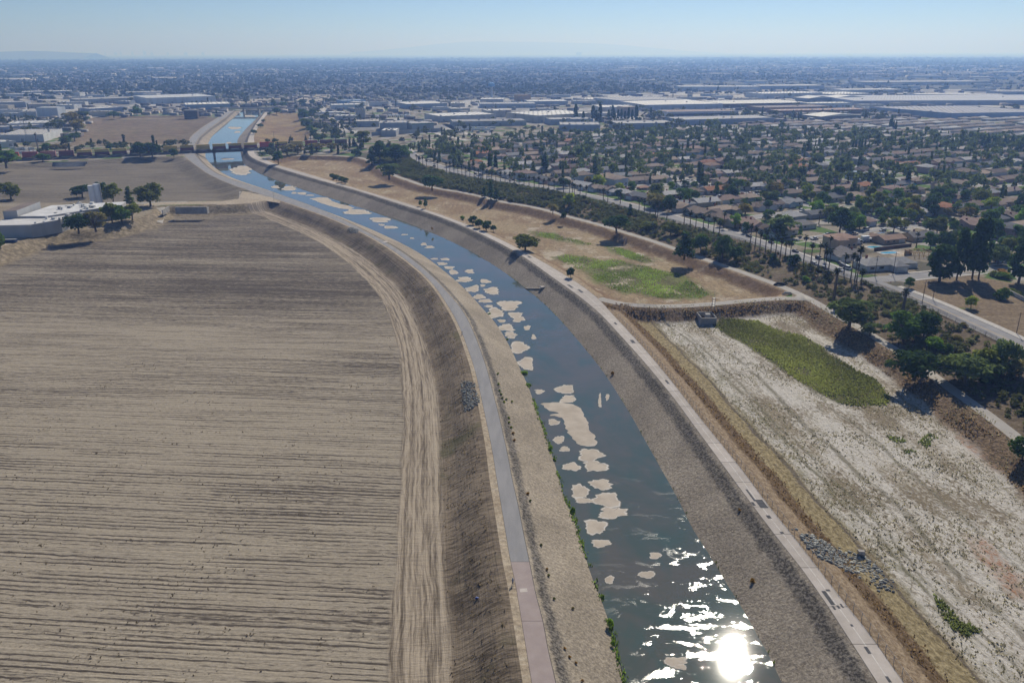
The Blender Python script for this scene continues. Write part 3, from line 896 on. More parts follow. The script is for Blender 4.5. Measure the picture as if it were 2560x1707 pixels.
# dirt roads on the left
M['dirt'] = dry_grass('dirt_track', (.45, .375, .28), (.38, .31, .23), (.48, .41, .32), 0, 1.2)
ribbon('dirt_road', smooth_line(line([(360,513),(406,509.5),(500,507.5),(560,507),(610,504.5),(650,499),(690,494)]), 5, 2), 12, .03, M['dirt'], 'pale dirt road crossing between the two ploughed basins')
ribbon('dirt_road', smooth_line(line([(-330,757),(-200,686),(-90,644),(6.5,614),(54,597),(108,584),(152,575),(178,570)]), 5, 2), 4.5, .03, M['dirt'], 'pale dirt track curving past the front of the factory')
ribbon('dirt_road', smooth_line(line([(40,406),(137,401),(274,393),(411,387),(455,386)]), 8, 2), 7.0, .03, M['dirt'], 'pale service road along the railway embankment')
ribbon('dirt_road', smooth_line(line([(302,297.5),(340,298),(420,296.5),(520,292.5)]), 8, 2), 5.0, .03 , M['dirt'], 'thin pale dirt road at the top of the far meadow')
tag(link('dirt_junction', mesh('dirt_junction', [(*G(x, y, .02)[:2], .02) for x, y in ((540,513),(552,504),(596,497),(606,478),(640,484.5),(700,503),(700,508),(660,502),(620,509))], [tuple(range(9))], M['dirt'])), 'pale dirt fork where the two dirt roads meet by the river', kind='structure')
# palm street, side street, neighbourhood streets
t_ = NT('street_asphalt'); p_ = t_.pos(); f_ = t_.noise(p_, 1.0, 4, .7)
c_ = t_.mix(t_.ramp(t_.noise(p_, .15, 4, .6), .3, .7), (.235, .23, .235), (.30, .29, .285))
M['street'] = t_.fin(t_.mix(t_.math('MULTIPLY', t_.ramp(f_, .6, .75), .3), c_, (.15, .15, .15)), .9, None, .2)
M['kerb'] = m_plain('sidewalk_concrete', (.48, .45, .41), .9, .12, .8)
ZS = Z_ST + .02
wC = 10.0
ribbon('street', LC, wC, ZS, M['street'], 'long grey street with a yellow line behind the palm fence')
ribbon('side_street', LSIDE, 10.5, ZS + .004, M['street'], 'grey side street meeting the palm street at the pine lot')
iJ = int(np.argmin(np.linalg.norm(LC - LSIDE[0], axis=1)))
ribbon('street_line', LC[iJ + 2:], .22, ZS + .008, M['paint_y'], 'yellow line along the middle of the near palm street')
def kerb(name, pl, off, wid, label, h=.14):
    A = resample(pl, 5)
    a, b = offset(A, off), offset(A, off + wid)
    V, F = strip_mesh(b, a, Z_ST + .005, h)
    return tag(link(name, mesh(name, V, F, M['kerb'])), label, kind='structure')
kerb('sidewalk', LC[iJ + 3:], wC / 2, 3.2, 'pale pavement along the dry lot beside the near palm street')
kerb('sidewalk', LC[:iJ - 2], wC / 2, 2.2, 'pale pavement in front of the houses on the palm street')
kerb('kerb', LC, -wC / 2 - .5, .5, 'low kerb on the fence side of the palm street')
kerb('sidewalk', LSIDE[3:], -5.25 - 1.6, 1.6, 'pale pavement along the pine lot side of the side street')
kerb('sidewalk', LSIDE[3:], 5.25, 1.6, 'pale pavement along the corner houses of the side street')
M['drylawn'] = dry_grass('dry_lawn', (.22, .165, .105), (.18, .13, .08), (.26, .20, .13), 0, 1.5)
dl = np.vstack([offset(LC, wC / 2 + 3.3)[iJ + 4:], offset(LSIDE, -5.25 - 1.7)[3:][::-1]])
V = np.c_[dl, np.full(len(dl), Z_ST + .012)]
tag(link('dry_lot', mesh('dry_lot', V, [tuple(range(len(V)))], M['drylawn'])), 'brown dry lot under the tall pines at the street corner', kind='structure')

# neighbourhood grid: a along q (away from the palm street), b along the street into the distance
O_ = np.array([175.0, 386.0]); QD = np.array([.896, .444]); BD = np.array([-.444, .896])
ab = lambda a, b: O_ + QD * a + BD * b
HOOD = line([(1180,368),(1200,352),(1330,338),(1540,338),(1700,325),(1900,314),(2050,304),(2250,300),(2600,296),(2900,300),(2900,560),(2600,650)], Z_ST)
HOOD = np.vstack([HOOD, offset(LSIDE, 8)[::-1], offset(LC[:iJ], 9)[::-1]])
def inhood(p):
    return bool(inpoly(np.array([p]), HOOD)[0])
STREETS = []
for b in (78, 148, 218, 288, 358, 428, 498, 568, 638, 708):
    pts = [ab(a, b + 3 * math.sin(a * .012 + b)) for a in np.arange(30, 1300, 12)]
    run = [p for p in pts if inhood(p)]
    if len(run) > 6: STREETS.append(np.array(run))
for a in (134, 330, 520, 720, 930):
    pts = [ab(a + 6 * math.sin(b * .011 + a), b) for b in np.arange(8, 1100, 12)]
    run = [p for p in pts if inhood(p)]
    if len(run) > 6: STREETS.append(np.array(run))
for i, s in enumerate(STREETS):
    ribbon('neighbourhood_street', s, 8.5, ZS + .002 + .001 * i, M['street'], 'grey residential street between the rows of houses')
    for sg in (1, -1):
        A = offset(s, sg * 4.9)
        ribbon('sidewalk', A, 1.3, ZS + .03 + .001 * i, M['kerb'], 'pale pavement strip along a residential street')
# far roads through the industrial quarter
for pts, w, lb in (([(1170,352),(1105,338),(1062,322),(1030,310)], 9, 'grey road between the timber yard and the warehouses'),
                   ([(868,330),(840,306),(818,285),(800,265)], 12, 'straight pale road beside the crowded vehicle yards'),
                   ([(1220,352),(1140,325),(1090,300),(1040,283)], 9, 'grey road running up between two warehouse blocks')):
    ribbon('industrial_road', line(pts, Z_ST), w, Z_ST + .03, M['kerb'], lb)

# sand bars in the river : (x0, x1, y0, y1) photo pixels
SB = []
zd = lambda l, ox, oy, s: [(ox + a / s, ox + b / s, oy + c / s, oy + d / s) for a, b, c, d in l]
SB += zd([(620,720,-6,20),(770,940,5,75),(665,730,40,58),(682,812,64,140),(850,960,95,135),(880,978,130,170),(768,830,152,175),(778,890,188,245),(970,1022,200,235),(820,912,252,285),(845,905,285,302),(1032,1065,270,312),(858,1005,330,415),(930,1055,450,545),(1060,1130,700,735),(1230,1362,662,738),(1258,1380,750,805),(1160,1250,935,980),(1205,1290,1062,1125),(1255,1325,1145,1190),(1390,1590,1168,1262),(1440,1625,1258,1345),(1285,1412,1272,1340),(1490,1662,1405,1485),(1345,1470,1440,1560),(1555,1580,740,840),(1612,1640,735,785)], 1000, 750, 3.137)
SB += zd([(735,875,136,178),(885,1085,95,212),(915,1130,205,295),(815,970,295,425),(870,1000,455,520),(1302,1405,556,605),(1230,1350,700,760),(965,1035,740,800),(1420,1590,1362,1440),(1500,1600,1420,1465)], 1200, 1200, 3.092)
SB += zd([(70,140,383,405),(165,290,388,425),(250,300,440,455),(305,388,442,462),(385,450,463,474),(735,975,600,642),(965,1150,672,712),(1045,1100,730,745),(1095,1220,748,772),(1250,1310,822,832),(1330,1370,855,865),(1430,1485,903,925),(1470,1555,930,950),(1525,1585,1040,1055),(1620,1690,1040,1062),(1580,1670,1080,1105),(1640,1735,1115,1138),(1690,1765,1148,1190),(1835,1912,1145,1178),(1760,1895,1215,1260),(1970,2060,1235,1268),(1970,2020,1280,1300),(1850,1965,1290,1350),(2010,2145,1310,1368),(1915,2010,1370,1415),(1970,2065,1420,1445)], 660, 360, 3.647)
SB += zd([(2110,2290,1190,1265),(2020,2130,1115,1130),(2080,2200,830,850),(2060,2110,970,985),(2140,2190,870,885),(2230,2330,725,740)], 0, 90, 3.647)
SBP = [[(1000+x/3.137, 750+y/3.137) for x, y in [(1105,812),(1180,803),(1260,800),(1340,812),(1400,840),(1440,890),(1470,960),(1475,1015),(1500,1025),(1530,1075),(1540,1140),(1480,1146),(1420,1145),(1385,1110),(1350,1085),(1335,1035),(1300,990),(1285,930),(1240,912),(1160,905),(1200,893),(1255,885),(1200,875),(1150,860)]],
       [(660+x/3.647, 360+y/3.647) for x, y in [(420,500),(500,487),(580,490),(620,520),(700,550),(760,560),(820,585),(790,598),(700,590),(640,575),(580,560),(520,540)]]]
t_ = NT('river_sand'); p_ = t_.pos(); f_ = t_.noise(p_, .8, 4, .7)
c_ = t_.mix(t_.ramp(t_.noise(p_, .2, 4), .35, .65), (.41, .35, .28), (.50, .435, .355))
rim = t_.attr('rim')
c_ = t_.mix(t_.ramp(t_.math('ADD', rim, t_.math('MULTIPLY', t_.math('SUBTRACT', t_.noise(p_, .5, 3), .5), .9)), .55, .95), c_, (.60, .57, .52))
c_ = t_.mix(t_.ramp(t_.math('ADD', rim, t_.math('MULTIPLY', t_.math('SUBTRACT', t_.noise(p_, .6, 4, .7), .5), 1.6)), 1.0, 1.65), c_, (.12, .115, .09))
M['sand'] = t_.fin(c_, .85, t_.bump(f_, .3, .08), .2)
def sandbar(out, label, flat=False):
    out = np.array(out)
    c = out.mean(0)
    n = len(out)
    if flat:
        V = np.vstack([np.c_[out, np.full(n, Z_W + .006)], np.c_[c + (out - c) * .985, np.full(n, Z_W + .03)]])
        F = [(i, (i + 1) % n, n + (i + 1) % n, n + i) for i in range(n)] + [tuple(range(n, 2 * n))]
        me = mesh('sandbar', V, F, M['sand'])
        fattr(me, 'rim', np.r_[np.full(n, 1.9), np.full(n, .5)])
        if ((out[:, 0] * np.roll(out[:, 1], -1) - np.roll(out[:, 0], -1) * out[:, 1]).sum()) < 0: me.flip_normals()
        return tag(link('sandbar', me), label, kind='structure')
    V = np.vstack([np.c_[c + (out - c) * 1.05, np.full(n, Z_W + .006)], np.c_[c + (out - c) * .90, np.full(n, Z_W + .022)], np.c_[c + (out - c) * .66, np.full(n, Z_W + .05)], [[*c, Z_W + .055]]])
    F = []
    for r in range(2):
        F += [(r * n + i, r * n + (i + 1) % n, (r + 1) * n + (i + 1) % n, (r + 1) * n + i) for i in range(n)]
    F += [(2 * n + i, 2 * n + (i + 1) % n, 3 * n) for i in range(n)]
    me = mesh('sandbar', V, F, M['sand'], True)
    fattr(me, 'rim', np.r_[np.full(n, 1.9), np.full(n, .85), np.full(n, .15), [0]])
    a = ((out[:, 0] * np.roll(out[:, 1], -1) - np.roll(out[:, 0], -1) * out[:, 1]).sum())
    if a < 0: me.flip_normals()
    tag(link('sandbar', me), label, kind='structure')
rs = np.random.default_rng(12)
for (x0, x1, y0, y1) in SB:
    ang = np.linspace(0, 2 * math.pi, 60, endpoint=False)
    ph = rs.uniform(0, 6.28, 6)
    r = 1 + .16 * np.sin(2 * ang + ph[0]) * .6 + .13 * np.sin(3 * ang + ph[1]) + .05 * np.sin(5 * ang + ph[2]) + .03 * np.sin(9 * ang + ph[3]) + np.convolve(rs.normal(0, .085, 62), [.3, .4, .3], 'valid')
    sx = .36 if (x1 - x0) > 2.2 * (y1 - y0) else 0.12
    cx, cy = (x0 + x1) / 2, (y0 + y1) / 2
    u, v = np.cos(ang), np.sin(ang)
    u = np.sign(u) * np.abs(u) ** (1 - sx); v = np.sign(v) * np.abs(v) ** .85
    rag = np.convolve(rs.normal(0, .16, 62), [.25, .5, .25], 'valid')
    u = u * (1 + rag * (np.abs(v) < .95))
    sandbar([G(cx + (x1 - x0) / 2 * r_ * a, cy + (y1 - y0) / 2 * r_ * b, Z_W)[:2] for a, b, r_ in zip(u, v, r)], 'pale flat sand bar breaking the shallow river')
for pg in SBP:
    Q = resample(np.vstack([line(pg, Z_W), line(pg[:1], Z_W)]), 1.6)[:-1]
    Q = Q + rs.normal(0, .26, Q.shape) * [1.2, .6]
    sandbar(Q, 'large ragged pale sand bar in the river', True)

# ------------------------------------------------------------------ plants
def leaf_mat(name, base, var=.35, trans=.22):
    t = NT(name)
    tone = t.attr('tone')
    c = t.mix(1.0, t.ocol(), t.mix(tone, tuple(1 - var for _ in 'rgb'), (1 + var, 1 + var * .95, 1 + var * .6)), 'MULTIPLY')
    d = t.n('ShaderNodeBsdfDiffuse'); t.set(d.inputs[0], c)
    tr = t.n('ShaderNodeBsdfTranslucent'); t.set(tr.inputs[0], t.scale(c, 1.3))
    mx = t.n('ShaderNodeMixShader'); mx.inputs[0].default_value = trans
    t.t.links.new(d.outputs[0], mx.inputs[1]); t.t.links.new(tr.outputs[0], mx.inputs[2])
    t.t.links.new(mx.outputs[0], t.out.inputs[0])
    return t.m
M['leaf'] = leaf_mat('foliage', None, .45, .40)
M['reed'] = leaf_mat('reed_blades', None, .5, .48)
M['bark'] = m_plain('bark', (.13, .10, .075), .95, .3, 6)
M['palm_bark'] = m_plain('palm_bark', (.17, .14, .11), .95, .25, 6)
M['skirt'] = leaf_mat('dead_fronds', None, .25, .1)

def quads(C, Nrm, size, rng, asp=1.3):
    """leaf sized quads at points C facing about Nrm"""
    n = len(C)
    a = rng.normal(size=(n, 3))
    u = np.cross(Nrm, a); u /= np.linalg.norm(u, axis=1)[:, None] + 1e-9
    v = np.cross(Nrm, u)
    s = (np.broadcast_to(size, (n,)) * rng.uniform(.6, 1.35, n))[:, None]
    u = u * s * asp; v = v * s / asp
    V = np.stack([C - u - v * .55, C + u * .6 - v, C + u + v * .55, C - u * .6 + v], 1).reshape(-1, 3)
    return V, np.arange(n * 4, dtype=np.int32).reshape(n, 4)
def blob_cloud(blobs, n, leaf, rng, jit=.75):
    """leaves spread over the outer shells of many small clumps"""
    w = np.array([b[3] * b[4] for b in blobs]); w = w / w.sum()
    idx = rng.choice(len(blobs), n, p=w)
    B = np.array(blobs)[idx]
    d = rng.normal(size=(n, 3)); d /= np.linalg.norm(d, axis=1)[:, None]
    d[:, 2] = np.where(d[:, 2] < -.35, -d[:, 2], d[:, 2])
    r = rng.uniform(.5, 1.08, n) ** .6
    C = B[:, :3] + d * B[:, 3:6] * r[:, None]
    N = d + rng.normal(size=(n, 3)) * jit; N /= np.linalg.norm(N, axis=1)[:, None]
    tone_b = rng.uniform(0, 1, len(blobs))
    tone = np.clip(.55 * tone_b[idx] + .45 * rng.uniform(0, 1, n), 0, 1)
    V, F = quads(C, N, leaf, rng)
    return V, F, tone
def crown_mesh(name, blobs, n, leaf, seed, mat=None):
    rng = np.random.default_rng(seed)
    V, F, tone = blob_cloud(blobs, n, leaf, rng)
    me = mesh(name, V, F, mat or M['leaf'])
    fattr(me, 'tone', tone, 'FACE')
    return me
def limbs(name, blobs, seed, base_r=.03, n=5, fork=.3, mat=None, lean=0.0):
    rng = random.Random(seed)
    mb = MB()
    fx = rng.uniform(-.03, .03) + lean
    mb.tube([(0, 0, -.02), (fx * .3, 0, fork * .5), (fx, .01, fork)], [base_r * 1.25, base_r, base_r * .85], 7)
    for b in rng.sample(blobs, min(n, len(blobs))):
        m = (fx * .5 + b[0] * .45, b[1] * .45, (fork + b[2]) * .5)
        mb.tube([(fx, .01, fork - .02), m, (b[0] * .9, b[1] * .9, b[2])], [base_r * .7, base_r * .45, base_r * .18], 5)
    return mb.me(name, mat or M['bark'])
def rb(n, seed, w, z0, z1, r, flat=.8, bias=1.0, core=True):
    """clump centres: crown of half width w between heights z0 and z1"""
    rng = random.Random(seed)
    out = []
    zc, zh = (z0 + z1) / 2, (z1 - z0) / 2
    for i in range(n):
        t = rng.uniform(0, 6.283); k = rng.uniform(.35, 1.0) ** .7; e = rng.uniform(-.85, .9)
        ww = w * math.sqrt(max(.05, 1 - abs(e) ** 2.2)) * bias
        rr = r * rng.uniform(.7, 1.25)
        out.append((math.cos(t) * (ww - rr * .6) * k, math.sin(t) * (ww - rr * .6) * k, zc + e * (zh - rr * flat * .7), rr, rr, rr * flat))
    if core: out.append((0, 0, zc, w * .72, w * .72, zh * .8))
    return out
KIND = {}
def reg(key, crown, trunk): KIND.setdefault(key, []).append((crown, trunk))
for s in range(4):      # rounded broadleaf : unit height, half width .5
    b = rb(15, 10 + s, .52, .06, 1.0, .20)
    reg('round', crown_mesh('crown', b, 1500, .036, s), limbs('trunk', b, s, .03, 5, .26))
for s in range(3):      # wide spreading crown with visible limbs
    b = rb(14, 30 + s, .62, .22, 1.0, .21, .66)
    reg('spread', crown_mesh('crown', b, 1500, .038, 30 + s), limbs('trunk', b, 30 + s, .036, 7, .3, lean=.05))
for s in range(3):      # tall ragged eucalyptus
    b = rb(19, 50 + s, .36, .10, 1.0, .14, .9, core=False)
    reg('ragged', crown_mesh('crown', b, 1300, .03, 50 + s), limbs('trunk', b, 50 + s, .026, 8, .34))
for s in range(3):      # tall dense pine
    b = []
    rg = random.Random(70 + s)
    for i in range(24):
        z = .16 + .80 * i / 23
        w = .27 * (1 - ((z - .42) / .62) ** 2) if z > .42 else .27 * (.62 + .38 * (z - .16) / .26)
        for q in range(2):
            a = rg.uniform(0, 6.28)
            b.append((math.cos(a) * w * .62, math.sin(a) * w * .62, z, .095, .095, .06))
    b.append((0, 0, .55, .17, .17, .36))
    reg('pine', crown_mesh('crown', b, 2400, .026, 70 + s), limbs('trunk', b[:6], 70 + s, .022, 3, .3))
for s in range(2):      # pointed conifer
    b = []
    rg = random.Random(90 + s)
    for i in range(14):
        z = .14 + .8 * i / 13; w = .26 * (1 - (z - .1) / .95)
        for q in range(3):
            a = rg.uniform(0, 6.28); b.append((math.cos(a) * w * .6, math.sin(a) * w * .6, z, .06 + w * .25, .06 + w * .25, .05))
    reg('conifer', crown_mesh('crown', b, 1300, .026, 90 + s), limbs('trunk', b[:4], 90 + s, .02, 2, .2))
for s in range(2):      # cypress column
    rg = random.Random(110 + s)
    b = [(rg.uniform(-.02, .02), rg.uniform(-.02, .02), .05 + .9 * i / 15, *( (.075 * math.sin(math.pi * min(1, (.06 + .93 * i / 15) ** .62)) + .03,) * 2), .07) for i in range(16)]
    reg('cypress', crown_mesh('crown', b, 900, .024, 110 + s), limbs('trunk', b[:2], 110 + s, .012, 1, .08))
for s in range(3):      # low bush sitting on the ground
    b = rb(9, 130 + s, .5, -.25, 1.0, .26, .8)
    reg('bush', crown_mesh('crown', b, 700, .055, 130 + s), limbs('stem', b, 130 + s, .02, 4, .15))
def palm(seed, skirt=False):
    rng = np.random.default_rng(seed)
    V, F, T = [], [], []
    def frond(az, el, L, w, drop):
        n = 5
        b = len(V)
        p = np.zeros(3); e = el
        for i in range(n + 1):
            t = i / n
            ww = w * (0.25 + 1.6 * t * (1 - t) * 1.6)
            if i == n: ww = w * .12
            side = np.array([-math.sin(az), math.cos(az), 0])
            V.append(p + side * ww + [0, 0, -.25 * ww]); V.append(p + [0, 0, .06 * w]); V.append(p - side * ww + [0, 0, -.25 * ww])
            p = p + np.array([math.cos(az) * math.cos(e), math.sin(az) * math.cos(e), math.sin(e)]) * L / n
            e -= drop / n
        for i in range(n):
            q = b + 3 * i
            F.append((q, q + 1, q + 4, q + 3)); F.append((q + 1, q + 2, q + 5, q + 4))
            T.extend([rng.uniform(0, 1)] * 2)
    for i in range(34):
        frond(rng.uniform(0, 6.28), rng.uniform(-.75, 1.35), rng.uniform(1.5, 2.1), rng.uniform(.22, .36), rng.uniform(.7, 1.6))
    me = mesh('crown', V, F, M['leaf']); fattr(me, 'tone', T, 'FACE')
    V, F, T = [], [], []
    for i in range(26):
        frond(rng.uniform(0, 6.28), rng.uniform(-1.5, -1.05), rng.uniform(.9, 1.5), .22, .2)
    sk = mesh('skirt', V, F, M['skirt']); fattr(sk, 'tone', T, 'FACE')
    tr = MB(); tr.tube([(0, 0, -.3), (.05, 0, 3), (.0, .05, 7), (0, 0, 10)], [.30, .24, .20, .18], 7)
    return me, tr.me('trunk', M['palm_bark']), sk
PALMS = [palm(s) for s in range(4)]

GREENS = {k: (2.9 * v[0], 3.1 * v[1], 1.65 * v[2]) for k, v in {'dark green': (.022, .036, .022), 'deep green': (.030, .048, .024), 'mid green': (.042, .066, .026), 'olive': (.062, .066, .030), 'grey green': (.055, .068, .048), 'bright green': (.065, .105, .026), 'weed green': (.085, .125, .03), 'yellow green': (.10, .115, .032), 'brownish': (.095, .075, .045), 'rusty': (.15, .085, .038), 'bare grey': (.10, .085, .07)}.items()}
rnd = random.Random(77)
def plant(kind, name, cat, loc, h, w, colour, label, group=None, parts=True, var=None, rz=None):
    """a tree or bush: crown and trunk under one Empty"""
    crown, trunk = KIND[kind][rnd.randrange(len(KIND[kind])) if var is None else var]
    unit = {'round': 1.0, 'spread': 1.2, 'ragged': .72, 'pine': .56, 'conifer': .55, 'cypress': .22, 'bush': 1.0}[kind]
    c = GREENS[colour]; k = rnd.uniform(.85, 1.15)
    c = (c[0] * k, c[1] * k, c[2] * k)
    rz = rnd.uniform(0, 6.28) if rz is None else rz
    if not parts:
        o = link(name, crown, None, loc, rz, c); o.scale = (w / unit, w / unit, h)
        return tag(o, label, cat, group)
    t = tag(empty(name, loc, rz, (w / unit, w / unit, h)), label, cat, group)
    link('crown', crown, t, color=c)
    link(trunk.name.split('.')[0], trunk, t)
    return t
def pl(kind, x, y, hp, wp, colour, label, name=None, cat=None, group=None, **kw):
    """plant from its foot in the photo, height and width in photo pixels"""
    p = P(x, y)
    s = pxm(p)
    nm = name or {'round': 'round_tree', 'spread': 'spreading_tree', 'ragged': 'eucalyptus_tree', 'pine': 'pine_tree', 'conifer': 'conifer_tree', 'cypress': 'cypress_tree', 'bush': 'bush'}[kind]
    el = math.asin(min(.9, CAM_H / float(np.linalg.norm(p - np.array([0, 0, CAM_H])))))
    wm = wp / s * (1.14 if kind in ('round', 'spread', 'ragged') else 1.0)
    h = max(.5, (hp / s - wm * .35 * math.sin(el)) / math.cos(el))
    return plant(kind, nm, cat or ('bush' if kind == 'bush' else 'tree'), tuple(p), h, wm, colour, label, group, **kw)
def palm_tree(p, h, label, group=None, lean=0.0, scale=1.0, thick=1.0, colour=(.050, .062, .026)):
    v = PALMS[rnd.randrange(4)]
    t = tag(empty('palm_tree', tuple(p), rnd.uniform(0, 6.28)), label, 'palm tree', group)
    tr = link('trunk', v[1], t); tr.scale = (1.15 * thick, 1.15 * thick, h / 10)
    k = rnd.uniform(.8, 1.2)
    cr = link('crown', v[0], t, (0, 0, h), color=tuple(c * k for c in colour)); cr.scale = (scale,) * 3
    sk = link('skirt', v[2], t, (0, 0, h - .1), color=(.17, .125, .075)); sk.scale = (scale * .8, scale * .8, scale * 1.0)
    return t

